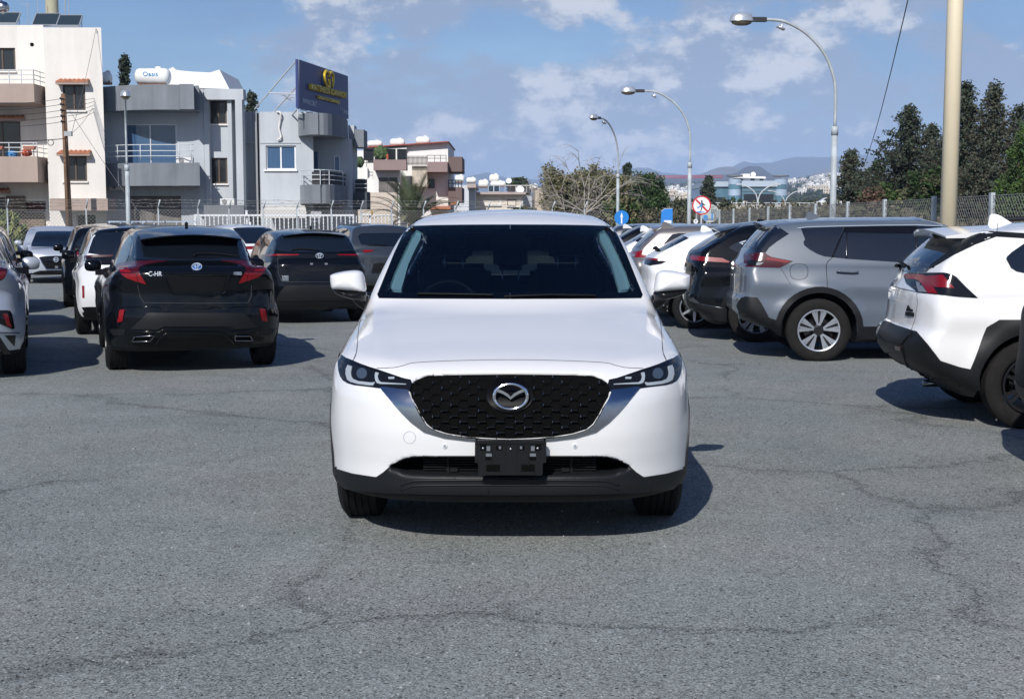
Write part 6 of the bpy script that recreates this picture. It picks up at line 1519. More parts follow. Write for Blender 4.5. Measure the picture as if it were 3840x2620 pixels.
lump('plastic_bag', 43, 578, .26, YA-1.3, mat('blue_plastic', (.05,.25,.55), .4), 'blue plastic bag lying on the lower left balcony', 'bag')
lump('clothes_pile', 98, 574, .26, YA-1.3, mat('red_cloth', (.42,.08,.04), .8), 'red cloth bundle beside the blue bag on the balcony', 'laundry')
panelbox(122, 50, 212, 99, YA+1, 'solar panel on the cream roof, left one of the pair by the chimney'); panelbox(214, 57, 297, 101, YA+1, 'solar panel on the cream roof nearest its right corner'); panelbox(-60, 47, 62, 92, YA+2, 'solar panel at the left photo edge under the steel tank')
e_ = tank('water_tank', -70, -2, 25, 48, YA+2.5, 'shiny steel water tank cut by the left photo edge', m=mat('tank_steel', (.45,.46,.47), .25, metal=1), writing=None)
mb = MB(); p = at(196, 60, YA+4); mb.lathe([(.30,-.3),(.30,1.4),(.27,1.42),(.27,-.3)], 20); c_ = mb.build('chimney_drum', plaster('lime_plaster', (.42,.40,.28))); c_.location = p; tag(c_, 'tall round drum behind the solar panels on the cream roof', 'water drum')
for i, (px, py, lb) in enumerate(((107,10,'thin whip aerial on the cream roof, leftmost of four'),(144,-30,'whip aerial next to the leftmost on the cream roof'),(247,-40,'thick dark aerial pole right of the roof drum'),(260,-30,'thin aerial pole at the right end of the cream roof'))):
    p0 = at(px, 92, YA+3); p1 = at(px-4, py, YA+3); mb = MB(); mb.tube([(0,0,-.4), p1-p0], .018 if i != 2 else .03, 6); tag(mb.build('aerial', alu, loc=p0), lb, 'aerial')
tank('water_tank', 372, 262, 414, 313, YA+6, 'white water tank peeping out behind the cream building')

# --- grey building, left part
YB = 61.0
Bq = empty('apartment_building', (-17, YB+5, 0)); tag(Bq, 'grey rendered building with curved balconies and blue balcony doors', 'building')
WB = [(465,465,664,620), (477,735,680,880)]
mb = MB(); wall_with_holes(mb, 388, 335, 765, YB, YB+12, WB); adopt(mb.build('wall', grey), Bq)
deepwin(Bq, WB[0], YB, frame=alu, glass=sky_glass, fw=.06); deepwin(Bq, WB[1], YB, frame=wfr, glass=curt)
def arc(px0, px1, Yc, bulge, n=12, a0=-.15, a1=1.0):
    return [(px0 + (px1-px0)*i/n, Yc - bulge*math.sin(math.pi*(0.5*i/n + 0.12))) for i in range(n+1)]
for (t, b_, lab) in ((318, 412, 'parapet'), (611, 697, 'balcony')):
    pts = [(388, YB-.2)] + arc(400, 690, YB, 1.7) + [(692, YB-1.9), (744, YB-1.9), (744, YB-1.2), (764, YB-1.2), (764, YB+.0)] if t == 318 else [(390, YB-.2)] + arc(400, 683, YB, 1.7) + [(683, YB-1.9), (759, YB-1.9), (759, YB+.0)]
    mb = MB(); curved_plan(mb, pts, t, b_, YB, YB-1.6); o = adopt(mb.build(lab, dgrey if False else plaster('mid_grey_plaster', (0.20,0.22,0.245), 0.22)), Bq)
railing('railing', Bq, (392, 762), YB, [551, 573, 592], [398, 470, 563, 603, 708, 752], dy=lambda q: -.2 - 1.5*math.sin(math.pi*(0.5*min(1, max(0, (q-400)/290)) + .12)) - (.2 if q > 690 else 0))
WM = [(787,374,850,466), (790,592,853,689)]
mb = MB(); wall_with_holes(mb, 765, 338, 912, YB+.35, YB+12, WM); adopt(mb.build('wall', grey), Bq)
for r in WM: deepwin(Bq, r, YB+.35)
part('cornice', grey, Bq, [(766,334,912,374,YB-.25,YB+.349)])
part('pilaster', grey, Bq, [(768,374,786,860,YB-.05,YB+.349)]); part('pilaster', grey, Bq, [(857,374,872,860,YB-.05,YB+.349)]); part('pilaster', grey, Bq, [(886,374,912,860,YB-.25,YB+.349)])
part('low_wall', dgrey, Bq, [(765,769,915,860,YB-2.2,YB-2.0)])
mb = MB()
pts = [(633,268),(648,262),(658,256),(670,268),(735,274),(797,277),(818,270),(831,266),(868,338),(640,330)]
P3 = [cw(a, b, YB+5) for a, b in pts]; mb.prism(P3, YB+9, back=YB+4.5); adopt(mb.build('stair_roof', mat('white_roof', (.82,.82,.80), .8, vary=(.8,.05))), Bq)
tank('water_tank', 497, 247, 633, 316, YB+2.5, 'big white tank lettered in blue on the grey roof', writing='Oasis')
aircon(Bq, 660, 590, 722, 614, YB-.9, 'air conditioner on the grey balcony beside the blue doors'); aircon(Bq, 825, 745, 878, 768, YB-1.9, 'air conditioner on the low wall under the middle windows')
aircon(Bq, 410, 692, 465, 712, YB-.5, 'air conditioner hung under the curved grey balcony')

# --- grey building, right part
YC = 61.5
Cq = empty('apartment_building', (-12, YC+6, 0)); tag(Cq, 'grey rendered building carrying the blue billboard on its roof', 'building')
WC = [(997,546,1110,637)]
mb = MB(); wall_with_holes(mb, 975, 420, 1175, YC, YC+13, WC); adopt(mb.build('wall', grey), Cq)
mb = MB(); pts = [(912, YC+.9), (940, YC+.9), (958, YC+.75), (970, YC+.4), (975, YC+.0), (975, YC+6), (912, YC+6)]; curved_plan(mb, pts, 414, 900, YC, YC); adopt(mb.build('wall', grey), Cq)
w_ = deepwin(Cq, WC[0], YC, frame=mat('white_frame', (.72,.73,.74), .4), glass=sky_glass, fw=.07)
part('moulding', grey, Cq, [(912,533,975,536,YC+.6,YC+.89), (975,535,1128,537,YC-.04,YC-.001)])
part('wall', grey, Cq, [(1175,520,1312,880,YC+1.8,YC+5)])
for r in ((1175,566,1196,645), (1252,584,1276,645)): 
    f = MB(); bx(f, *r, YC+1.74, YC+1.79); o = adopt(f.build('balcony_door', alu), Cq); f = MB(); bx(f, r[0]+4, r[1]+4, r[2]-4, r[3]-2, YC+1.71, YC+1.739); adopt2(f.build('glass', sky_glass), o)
def carc(p0, p1, Y0, Y1, n=10): return [(p0+(p1-p0)*math.sin(math.pi/2*i/n), Y0 + (Y1-Y0)*(1-math.cos(math.pi/2*i/n))) for i in range(n+1)]
mg_ = MATS['mid_grey_plaster']
mb = MB(); curved_plan(mb, [(1128, YC+.02), (1128, YC-.3), (1170, YC-1.3), (1202, YC-1.3)] + carc(1204, 1312, YC-1.2, YC+4) + [(1312, YC+6), (1170, YC+6)], 432, 512, YC, YC); adopt(mb.build('parapet', mg_), Cq)
mb = MB(); curved_plan(mb, [(1131, YC+.02), (1131, YC-.3), (1175, YC-1.3), (1207, YC-1.3)] + carc(1209, 1318, YC-1.2, YC+4) + [(1318, YC+6), (1175, YC+6)], 695, 764, YC, YC); adopt(mb.build('balcony', mg_), Cq)
mb = MB()
pl_ = [(1135, YC-.3), (1175, YC-1.3), (1207, YC-1.3)] + carc(1209, 1310, YC-1.2, YC+4)
for py in (641, 660, 677):
    mb.tube([((a-1920)/FPX*b, b, cw(a, py, YC)[1]) for a, b in pl_], .022, 6)
for a, b in (pl_[0], pl_[2], pl_[5], pl_[9], pl_[-1]): mb.tube([((a-1920)/FPX*b, b, cw(a, 641, YC)[1]), ((a-1920)/FPX*b, b, cw(a, 696, YC)[1])], .022, 6)
adopt(mb.build('railing', metal), Cq)
mb = MB(); n_ = len(pl_)
V = [((a-1920)/FPX*b, b+.06, cw(a, 648, YC)[1]) for a, b in pl_[1:]] + [((a-1920)/FPX*b, b+.06, cw(a, 694, YC)[1]) for a, b in pl_[1:]]
k = len(pl_)-1; mb.add(V, [(i, i+1, i+1+k, i+k) for i in range(k-1)]); adopt(mb.build('balcony_screen', mat('screen_cloth', (.045,.045,.05), .9)), Cq)
part('wall', grey, Cq, [(1308,470,1330,880,YC+3.5,YC+4.6)])
part('parapet', mg_, Cq, [(1330,486,1364,552,YC+3,YC+4.6)])
part('balcony', mat('dark_blue_grey', (.06,.07,.085), .8), Cq, [(1330,719,1376,785,YC+3,YC+4.6)])
part('screened_railing', mat('screen_cloth', (.045,.045,.05), .9), Cq, [(1332,672,1376,719,YC+3.1,YC+3.2)])
mb = MB()
for py in (672, 690, 705): mb.tube([at(1328, py, YC+3), at(1378, py, YC+3)], .02, 6)
adopt(mb.build('railing', metal), Cq)
# cloth awning at street level
mb = MB(); a0, a1 = cw(1000, 770, YC-.1), cw(1140, 770, YC-.1)
V = []; 
for i in range(9):
    t = i/8; V += [(a0[0]*(1)+0.0, YC-.05-1.6*t, a0[1] - .32*t*t), (a1[0] + .35*t, YC-.05-1.6*t, a1[1] - .32*t*t)]
V += [(V[-2][0], V[-2][1], V[-2][2]-.28), (V[-1][0], V[-1][1], V[-1][2]-.28)]
mb.add(V, [(2*i, 2*i+1, 2*i+3, 2*i+2) for i in range(9)]); aw = mb.build('awning', mat('canvas', (.62,.60,.56), .9)); tag(aw, 'off-white cloth awning on the grey building behind the white gate', 'awning')
mb = MB(); mb.tube(cat([tuple(at(1038,420,YC-.05)), tuple(at(1052,424,YC-.2)), tuple(at(1050,455,YC-.12)), tuple(at(1046,480,YC-.12)), tuple(at(1052,505,YC-.12)), tuple(at(1052,518,YC-.15)), tuple(at(1040,526,YC-.12))], 5), .045, 8)
tag(mb.build('drain_hose', mat('white_pvc', (.7,.68,.66), .5)), 'white drain hose hanging down the grey wall above its white-framed window', 'hose')
# insulators
mb = MB()
for k, (px, py) in enumerate(((392,358),(400,362),(404,372),(398,382),(408,392),(412,360))): mb.lathe([(.02,0),(.06,.02),(.06,.05),(.03,.08),(.05,.10),(.001,.12)], 10, Matrix.Translation(at(px, py, YB-.35)))
mb.tube([at(386,355,YB-.3), at(410,396,YB-.3)], .02, 6); tag(mb.build('cable_bracket', blk), 'dark bracket of insulators at the left end of the curved grey parapet', 'bracket')

# --- billboard on the roof
e0 = Vector((-9.92, 60.0, 6.9)); ex_ = Vector((8.63*-1+.0, 68.5, 0)); BL = Vector((-9.90,60,0)); BR = Vector((-8.63,68.5,0))
tl, bl = at(1117,222,60), at(1119,405,60); tr, br = at(1305,286,68.5), at(1307,447,68.5)
bb = empty('billboard', (bl+br)/2); tag(bb, 'dark blue billboard with raised gold lettering on the grey roof', 'billboard')
nb = (tr-tl).cross(bl-tl).normalized(); nb = nb if nb.y < 0 or nb.x > 0 else -nb
if (Vector((0,0,1.6))-tl).dot(nb) < 0: nb = -nb
mb = MB(); q = [tl, tr, br, bl]; mb.add([v for v in q] + [v - nb*.12 for v in q], [(0,1,2,3),(7,6,5,4),(0,4,5,1),(1,5,6,2),(2,6,7,3),(3,7,4,0)]); adopt(mb.build('board', mat('board_blue', (.014,.032,.15), .5)), bb)
def bpos(u, v): return (tl*(1-u) + tr*u)*(1-v) + (bl*(1-u) + br*u)*v
def board_text(s_, u0, u1, v0a, v1a, m, ext, name='lettering', v0b=None, v1b=None, bold=0.0):
    "lettering fitted between (u0,v0)-(u1,v1) on the board"
    t = text_obj(name, s_, m, size=1, ext=0.0001, width=1.0, bold=bold); me = t.data
    ys = [v.co.y for v in me.vertices]; y0_, y1_ = min(ys), max(ys)
    bm = bmesh.new(); bm.from_mesh(me); bm.free()
    zt = [v.co.z for v in me.vertices]; zmid = (min(zt)+max(zt))/2
    v0b = v0a if v0b is None else v0b; v1b = v1a if v1b is None else v1b
    for v in me.vertices:
        s1 = v.co.x + .5; h = (v.co.y-y0_)/(y1_-y0_); u = u0 + (u1-u0)*s1
        vt = v0a + (v0b-v0a)*s1; vb_ = v1a + (v1b-v1a)*s1; vv = vb_ + (vt-vb_)*h
        v.co = bpos(u, vv) + nb*((ext if v.co.z > zmid else 0.01) + .004)
    adopt(t, bb); return t
gold = mat('gold_paint', (.62,.46,.03), .4, metal=.15); sil = mat('board_white', (.45,.50,.58), .5)
board_text('MATTHEOS IOANNOU', .185, .895, .44, .57, gold, .16, bold=.008, v0b=.41, v1b=.552); board_text('GROUP OF COMPANIES', .33, .775, .645, .715, gold, .10, bold=.012, v0b=.637, v1b=.715)
board_text('WWW.M-I.COM.CY', .07, .33, .78, .89, sil, .02, bold=.012); board_text('T. 25 399 000', .81, .985, .80, .915, sil, .02, bold=.012)
def bz_(x, y):       # point on the detail picture of the board -> (u, v)
    u = (x-95)/1195; t_ = 75 + u*405; return (u, (y-t_)/((1255+u*250)-t_))
def bpath(pts, r):
    P3 = [bpos(*bz_(*p)) + nb*.12 for p in cat(pts, 5)]; m_ = MB(); m_.tube(P3, r, 8); return adopt(m_.build('logo', gold, smooth=True), bb)
bpath([(745,735),(690,710),(655,640),(632,530),(632,430),(660,360),(695,355),(725,390),(748,425),(768,395),(800,385),(836,430),(846,520),(838,630),(815,735)], .075)
bpath([(738,540),(742,720)], .08); bpath([(738,440),(739,495)], .07)
st_ = MB()
for a, b in (((1116,222,60.1),(955,410,63)), ((1117,320,60.1),(1022,425,62)), ((1010,350,61.9),(1117,353,60.2)), ((1117,405,60.1),(1117,440,60.1)), ((1118,408,60.1),(1095,432,61.5)), ((1119,222,60.1),(1119,410,60.1)), ((1150,415,61.5),(1128,412,60.3)), ((1180,425,62.5),(1180,445,62.5))):
    st_.tube([at(*a), at(*b)], .035, 6)
adopt(st_.build('support_struts', metal), bb)
p = at(1100, 365, 61.2); mb = MB()
for i in range(4): mb.tube([p+Vector((-.1-.09*i, 0, -.18+.1*(i%2))), p+Vector((-.1-.09*i, 0, .18))], .010, 5)
mb.tube([p+Vector((-.6,0,.1)), p+Vector((.22,0,-.06))], .014, 5); mb.tube([p+Vector((-.45,.1,-.1)), p+Vector((0,0,0))], .012, 5); mb.cbox(p+Vector((-.25,0,0)), (.5,.02,.04)); mb.cbox(p+Vector((-.25,0,.13)), (.42,.02,.03)); mb.cbox(p+Vector((-.25,0,-.12)), (.42,.02,.03))
tag(mb.build('aerial', alu), 'small television aerial fixed to the back edge of the billboard', 'aerial')

# --- white and brown house
YD = 86.0
Dq = empty('house', (-7.5, YD+5, 0)); tag(Dq, 'white house with brown balconies and a thin red sloping roof', 'house')
def poly_part(name, m, root, pts, Y0, Y1):
    mb = MB(); mb.prism([cw(a, b, Y0) for a, b in pts], Y1, back=Y0); return adopt(mb.build(name, m), root)
poly_part('wall', white, Dq, [(1378,552),(1680,534),(1681,880),(1378,880)], YD, YD+9)
part('wall', white, Dq, [(1325,565,1400,880,YD+1.5,YD+9)])
poly_part('roof', mat('red_sheet', (.30,.07,.05), .6), Dq, [(1372,550),(1683,529),(1683,533),(1372,555)], YD-.5, YD+9.5)
part('wall', white, Dq, [(1400,640,1500,880,YD-1.2,YD-.001)])
part('garden_wall', plaster('beige_plaster', (.62,.54,.45)), Dq, [(1325,722,1490,880,YD-6,YD-5.6)])
part('glazing', dkg, Dq, [(1363,558,1402,602,YD-.2,YD-.05), (1405,558,1446,602,YD-.2,YD-.05), (1449,557,1484,602,YD-.2,YD-.05), (1489,557,1523,602,YD-.2,YD-.05)])
part('glazing_frame', white, Dq, [(1361,555,1525,559,YD-.3,YD-.21), (1402,559,1405,602,YD-.3,YD-.21), (1445,559,1450,602,YD-.3,YD-.21), (1484,559,1489,602,YD-.3,YD-.21)])
part('balcony', plaster('mauve_plaster', (.30,.22,.21)), Dq, [(1400,599,1524,638,YD-2.2,YD-1.21)])
part('balcony', MATS['mauve_plaster'], Dq, [(1602,607,1678,645,YD-2.0,YD-.01)])
part('balcony', brown, Dq, [(1681,588,1733,644,YD-.5,YD+4)]); part('balcony', brown, Dq, [(1681,702,1732,758,YD-.5,YD+4)])
mb = MB(); 
for i in range(16): bx(mb, 1526+i*4.8, 584+.5*(i%3), 1528.4+i*4.8, 620, YD-2.0, YD-1.95)
bx(mb, 1524, 592, 1602, 594, YD-1.94, YD-1.9); bx(mb, 1524, 612, 1602, 614, YD-1.94, YD-1.9); adopt(mb.build('picket_screen', mat('dark_wood', (.05,.035,.03), .8)), Dq)
part('stone_pillar', mat('pale_stone', (.50,.44,.36), .95, vary=(2.2,.35), bump=None), Dq, [(1545,622,1602,700,YD-1.6,YD-.01)])
railing('railing', Dq, (1602, 1674), YD-1.9, [583, 594], [1603, 1630, 1652, 1673], m=blk, r=.02); railing('railing', Dq, (1681, 1731), YD-.4, [676, 688], [1682, 1695, 1707, 1719, 1731], m=blk, r=.03)
railing('railing', Dq, (1330, 1400), YD-1.0, [598, 610], [1332, 1352, 1375], m=blk, r=.02)
part('shutter_door', curt, Dq, [(1420,666,1455,724,YD-1.3,YD-1.21), (1458,666,1490,724,YD-1.3,YD-1.21)]); part('window', dkg, Dq, [(1605,671,1630,706,YD-.1,YD-.01)])
for (a, b, c, d), lb in zip(((1375,524,1434,550),(1460,516,1518,549),(1557,508,1613,543)), ('white roof tank of the brown-balcony house, the one next to the grey building','middle one of three white tanks on the red sloping roof','white tank nearest the high end of the red sloping roof')):
    tank('water_tank', a, b, c, d, YD+2.5, lb, group='roof tanks on the house with brown balconies')
part('lean_to_roof', tile, Dq, [(1690,757,1712,768,YD-1.5,YD+3), (1600,772,1690,784,YD-3,YD)])
for (px, py, r_, Y, lb) in ((1428,575,.45,YD-1.6,'leafy pot plant on the glazed upper terrace'), (1346,608,.35,YD-.8,'pot plant at the terrace corner next to the grey building')):
    lump('pot_plant', px, py, r_, Y, mat('plant_green', (.06,.10,.04), .9, vary=(6,.5)), lb, 'plant', 1.0)
mb = MB(); bx(mb, 1449, 578, 1456, 597, YD-1.9, YD-1.8); tag(mb.build('red_cloth', mat('red_cloth', (.42,.08,.04), .8)), 'small red cloth hanging on the glazed upper terrace', 'laundry')

# --- far low houses
YE = 130.0
Eq = empty('house', (-2, YE+5, 0)); tag(Eq, 'low cream house with a pale flat roof slab and curtained windows', 'house')
part('wall', plaster('light_cream_plaster', (.68,.62,.54)), Eq, [(1778,729,1962,880,YE,YE+10)]); part('roof_slab', plaster('slab_pink', (.42,.35,.32)), Eq, [(1774,720,1972,729,YE-.8,YE+10.5)])
part('wall', grey, Eq, [(1963,735,1995,880,YE+2,YE+10)])
window(Eq, 1820, 740, 1877, 769, YE, frame=white, glass=curt, fw=.08); window(Eq, 1902, 748, 1936, 773, YE, frame=wfr, glass=mat('blind', (.40,.35,.28), .8), mull=0)
part('pergola', mat('pergola_white', (.5,.48,.45), .8), Eq, [(1893,694,1993,697,YE+3,YE+8)] + [(1893+i*20,697,1895+i*20,722,YE+3,YE+3.2) for i in range(6)])
part('parapet', white, Eq, [(1905,700,1990,722,YE+5,YE+9)])
E2 = empty('house', (-5.5, YE, 0)); tag(E2, 'grey-white block between the brown-balcony house and the low cream house', 'house'); part('wall', plaster('cool_white_plaster', (.58,.60,.63)), E2, [(1700,694,1758,880,YE-5,YE+5), (1760,700,1782,880,YE-3,YE+5)]); part('roof_slab', MATS['slab_pink'], E2, [(1752,690,1785,704,YE-5.5,YE+5)])
E3 = empty('house', (3, YE+15, 0)); tag(E3, 'small beige house with a chimney behind the pale bare branches', 'house'); part('wall', plaster('sand_plaster', (.60,.50,.38)), E3, [(2006,706,2075,880,YE+12,YE+20)]); part('chimney', MATS['sand_plaster'], E3, [(2036,684,2050,706,YE+14,YE+15)])
tk = [(1705,653,1741,684),(1748,663,1786,686),(1793,671,1833,704),(1834,650,1873,684),(1838,676,1897,700),(1985,688,2018,712)]
tl_ = ['white tank above the grey-white block, the highest on the left','white tank just right of the grey-white block','squat cream tank left of the grey panels','tallest white tank of the far cluster','long white tank lying below the tallest one','lone white tank beside the pergola']
for (a, b, c, d), lb in zip(tk, tl_): tank('water_tank', a, b, c, d, YE+3, lb, group='far roof tanks')
for i, (a, c, lb) in enumerate(((1832,1850,'dark solar panel under the far tanks, left of the pair'),(1853,1872,'dark solar panel under the far tanks, right of the pair'))): panelbox(a, 698, c, 721, YE+1, lb, 60, 'far solar panels')
# satellite dish
def dish(px, py, r, Y, lb):
    p = at(px, py, Y); mb = MB(); mb.lathe([(.001,0),(r*.5,r*.06),(r,r*.26),(r*.98,r*.29),(r*.5,r*.09),(.001,.03)], 18, Matrix.Rotation(R(70),4,'X')); mb.tube([(0,.02,0),(0,.1,-r*1.3)], r*.05, 6); tag(mb.build('satellite_dish', mat('dish_white', (.75,.76,.78), .5), loc=p), lb, 'dish')
dish(1908, 679, .3, YE+2, 'pale satellite dish between the far tanks and the dark tree'); dish(1950, 712, .42, YE+1, 'white dish low on the roof by the pergola')

# ------------------------------------------------------------------ plants
def leaf_mat(name, col, var=.45, sc=3.0):
    m = mat(name, col, 0.75, spec=.25, vary=(sc, var)); return m
def leaf_mesh(name, P, size, k, seed, mats, flat=0.0, parent=None, stretch=1.0, dirs=None, loc=None):
    "k little leaf faces round each point of P"
    r = np.random.RandomState(seed); n = len(P)*k
    c = np.repeat(np.array(P)[:, :3], k, 0); s_ = np.repeat(np.array(P)[:, 3], k)[:, None] if len(P[0]) > 3 else size*2
    off = r.normal(size=(n, 3)); off /= np.linalg.norm(off, axis=1)[:, None]; c = c + off*s_*r.rand(n, 1)**.5*np.array([1, 1, 1-flat])
    a = r.normal(size=(n, 3)); a /= np.linalg.norm(a, axis=1)[:, None]
    if dirs is not None: a = a*.5 + np.repeat(np.array(dirs), k, 0); a /= np.linalg.norm(a, axis=1)[:, None]
    b = np.cross(a, r.normal(size=(n, 3))); b /= np.linalg.norm(b, axis=1)[:, None]
    L_ = size*(.6 + .8*r.rand(n, 1))
    V = np.stack([c - a*L_*stretch*.5, c + b*L_*.32, c + a*L_*stretch*.5, c - b*L_*.32], 1).reshape(-1, 3)
    Q = np.arange(n*4).reshape(-1, 4); mi = np.repeat(r.randint(0, len(mats), len(P)), k)
    me = np_mesh(name, V, Q, mats, False, mi)
    o = bpy.data.objects.new(name, me); SC.collection.objects.link(o)
    if parent: o.parent = parent
    return o
bark = mat('bark', (.07,.05,.035), .95, vary=(6,.4)); palebark = mat('pale_bark', (.34,.31,.27), .9, vary=(5,.3))
G1 = leaf_mat('conifer_dark', (.040,.054,.034)); G2 = leaf_mat('conifer_grey', (.068,.080,.054)); G3 = leaf_mat('conifer_brown', (.075,.070,.048))
P1 = leaf_mat('pine_green', (.045,.085,.025)); P2 = leaf_mat('pine_bright', (.075,.125,.030)); P3_ = leaf_mat('pine_dark', (.028,.055,.018))  # third pine tone is a darker green, mixed in at random per clump
O1 = leaf_mat('olive_leaf', (.13,.135,.06)); O2 = leaf_mat('olive_pale', (.20,.18,.10)); O3 = leaf_mat('olive_dark', (.07,.075,.04))
def conifer(px, Y, ytop, pxw, label, mats, seed, lean=0.0, dens=1.0, group='conifers behind the fence on the right', base_py=850, ragged=.55, power=.9, k=15, droop=-.10):
    pxw *= 2.0 if pxw > 100 else 1.15
    r = random.Random(seed); top = at(px, ytop, Y); H = top.z; x0 = top.x; Rb = pxw*Y/FPX/2
    e = empty('conifer_tree', (x0, Y, 0)); tag(e, label, 'tree', group)
    tr = MB(); tr.tube([(0,0,0), (lean*.3,0,H*.4), (lean,0,H*.97)], [.16+H*.012, .10+H*.008, .02], 7); tr.build('trunk', bark, e, True)
    P = []; nb = int(190*dens); br = MB()
    for i in range(nb):
        t = (i + r.random())/nb; t = t**.9; h = H*(.06 + .93*t)
        rad = Rb*(1-t)**power*(1 - ragged + 2*ragged*r.random()) + .12
        a = r.random()*2*math.pi; d = Vector((math.cos(a), math.sin(a), 0)); c0 = Vector((lean*t, 0, h)); m_ = max(2, int(rad/.24))
        up = .25*t + droop + r.uniform(-.15, .2)
        tip = c0 + d*rad + Vector((0, 0, up*rad)); br.tube([c0, tip], [.03, .008], 4, False)
        for j in range(m_):
            f = (j + .6)/m_; p = c0 + (tip-c0)*f
            P.append((p.x + r.uniform(-.12,.12), p.y + r.uniform(-.12,.12), p.z + r.uniform(-.1,.1), (.13 + .15*(1-f))*(1+.5*r.random())))
    for i in range(14): P.append((lean, 0, H*(.9+.1*i/14), .07))
    br.build('limbs', bark, e)
    leaf_mesh('crown', P, .105*max(1, Y/50), k, seed, mats, parent=e); return e
T_ = [
 (3195,72,566,170,'grey-green conifer whose tip touches the hanging cable, leftmost of the tall ones',[G2,G1,G3],1,0,.9),
 (3290,70,612,110,'small bright green cypress-like conifer between two grey ones',[P1,G1],2,0,.8),
 (3408,60,398,270,'tall ragged conifer with spiky bare-tipped side branches left of the cream pole',[G1,G2,G1],3,0,1.25),
 (3490,64,470,170,'dark conifer just left of the cream pole, behind the ragged one',[G1,G2],4,.1,.9),
 (3630,55,312,250,'tallest double-topped dark conifer right of the cream pole',[G1,G1,G2],5,-.1,1.4),
 (3722,53,318,190,'slim grey conifer standing against the tallest dark one',[G2,G3,G2],6,.1,1.4),
 (3790,60,400,230,'dark conifer with a long limb reaching right, near the right edge',[G1,G2],7,.4,.9),
 (3380,66,640,150,'brownish low conifer in front of the spiky one',[G3,G2],9,0,.7),
 (3560,58,560,160,'low dark conifer partly hidden by the cream pole',[G1,P3_],10,0,.8),
 (3660,50,600,230,'broad grey conifer low behind the fence right of the cream pole',[G2,G1,G3],11,0,.9)]
for px, Y, yt, w_, lb, ms, sd, ln, dn in T_: conifer(px, Y, yt, w_, lb, ms, sd, ln, dn)
conifer(2656, 112, 666, 86, 'small dark cypress just right of the no-walking sign', [G1, G2], 21, 0, .9, None, power=.7)
conifer(2352, 100, 618, 34, 'thin dark conifer tip rising behind the bushes by the third lamp', [G1], 22, 0, .5, None)
conifer(3120, 95, 735, 70, 'low dark conifer hugging the base of the nearest lamp', [G1, G2], 23, 0, .5, None)
conifer(466, 84, 212, 30, 'narrow black-green cypress behind the big lettered tank', [G1], 24, 0, 1.3, None, ragged=.12, power=.6, droop=.6)
conifer(942, 80, 346, 46, 'narrow cypress tip between the grey roof and the billboard', [G1, G2], 25, 0, .9, None, ragged=.2, power=.6, droop=.3)
def broad(name, px, Y, ytop, pxw, label, mats, seed, cat_='tree', ybot=860, n=260, leaf=.16, k=22, group=None, lobes=9, squash=1.0, hollow=.55, trunk=True):
    r = random.Random(seed); t = at(px, ytop, Y); b_ = max(0.0, at(px, ybot, Y).z); H = t.z; w = pxw*Y/FPX/2; hh = (H-b_)/2
    e = empty(name, (t.x, Y, 0)); tag(e, label, cat_, group)
    cen = []; 
    for i in range(lobes):
        a = r.random()*6.283; rr = r.random()**.5*.62; zc = r.uniform(-.6, .62); q = math.sqrt(max(.05, 1 - zc*zc*.8))
        cen.append((math.cos(a)*rr*w*q, math.sin(a)*rr*w*q*.8, b_ + hh + zc*hh, (.34 + .2*r.random())))
    P = []
    for i in range(n):
        cx, cy, cz, s_ = r.choice(cen); d = Vector((r.gauss(0,1), r.gauss(0,1), r.gauss(0,1))).normalized()*(hollow + (1-hollow)*r.random())
        P.append((cx + d.x*w*s_*1.2, cy + d.y*w*s_, max(b_*.6+.1, cz + d.z*hh*s_*1.1*squash), .22*(Y/60)))
    if trunk:
        tr = MB(); tr.tube([(0,0,0), (.1,0,b_+hh*.6)], [.14, .08], 7)
        for cx, cy, cz, s_ in cen: tr.tube([(.1,0,b_*.7+hh*.3), (cx*.6, cy*.6, (cz+b_+hh*.6)/2), (cx, cy, cz)], [.07, .045, .02], 5, False)
        tr.build('trunk', bark, e, True)
    leaf_mesh('crown', P, leaf*(Y/60), k, seed, mats, parent=e); return e
broad('pine_tree', 2428, 86, 656, 160, 'round dense green pine between the second and third lamps', [P1, P1, P3_], 31, ybot=812, n=700, leaf=.12, k=24, lobes=22)
broad('pine_tree', 3825, 46, 476, 200, 'bright green pine at the right edge', [P2, P1], 32, ybot=850, n=420, leaf=.12)
broad('pine_tree', 3330, 52, 690, 130, 'yellow-green low pine in front of the spiky conifer', [P1, O1], 33, ybot=850, n=260)
broad('pine_tree', 3480, 50, 640, 190, 'olive green pine bush left of the cream pole', [P1, O3, P3_], 34, ybot=850, n=380)
broad('bush', 2145, 76, 640, 250, 'big feathery olive-brown tree behind bare pale branches', [O1, O2, O3], 35, 'tree', ybot=850, n=1300, leaf=.14, k=22, lobes=40, hollow=.25)
broad('bush', 2075, 74, 612, 90, 'tall wispy olive shoot at the left side of the feathery tree', [O1, O2], 36, 'tree', ybot=800, n=260, leaf=.13, k=13, hollow=.1)
broad('bush', 2215, 80, 622, 230, 'olive feathery crown rising behind the middle of the bare pale branches', [O1, O2, O3], 44, 'tree', ybot=830, n=900, leaf=.13, k=18, lobes=30, hollow=.2)
broad('bush', 2285, 78, 650, 170, 'brownish feathery tree with twigs between pale branches and the third lamp', [O2, O3, O1], 37, 'tree', ybot=850, n=800, leaf=.13, k=20, lobes=26, hollow=.2)
broad('bush', 2335, 68, 720, 130, 'yellow-olive bush low beside the foot of the third lamp', [O1, P1, O2], 38, 'bush', ybot=860, n=260)
broad('bush', 2540, 80, 752, 120, 'grey-green bush between the round pine and the second lamp', [G2, O3], 39, 'bush', ybot=850, n=200)
broad('bush', 2720, 100, 760, 90, 'dark low bush right of the small cypress', [G1, G2], 40, 'bush', ybot=840, n=150)
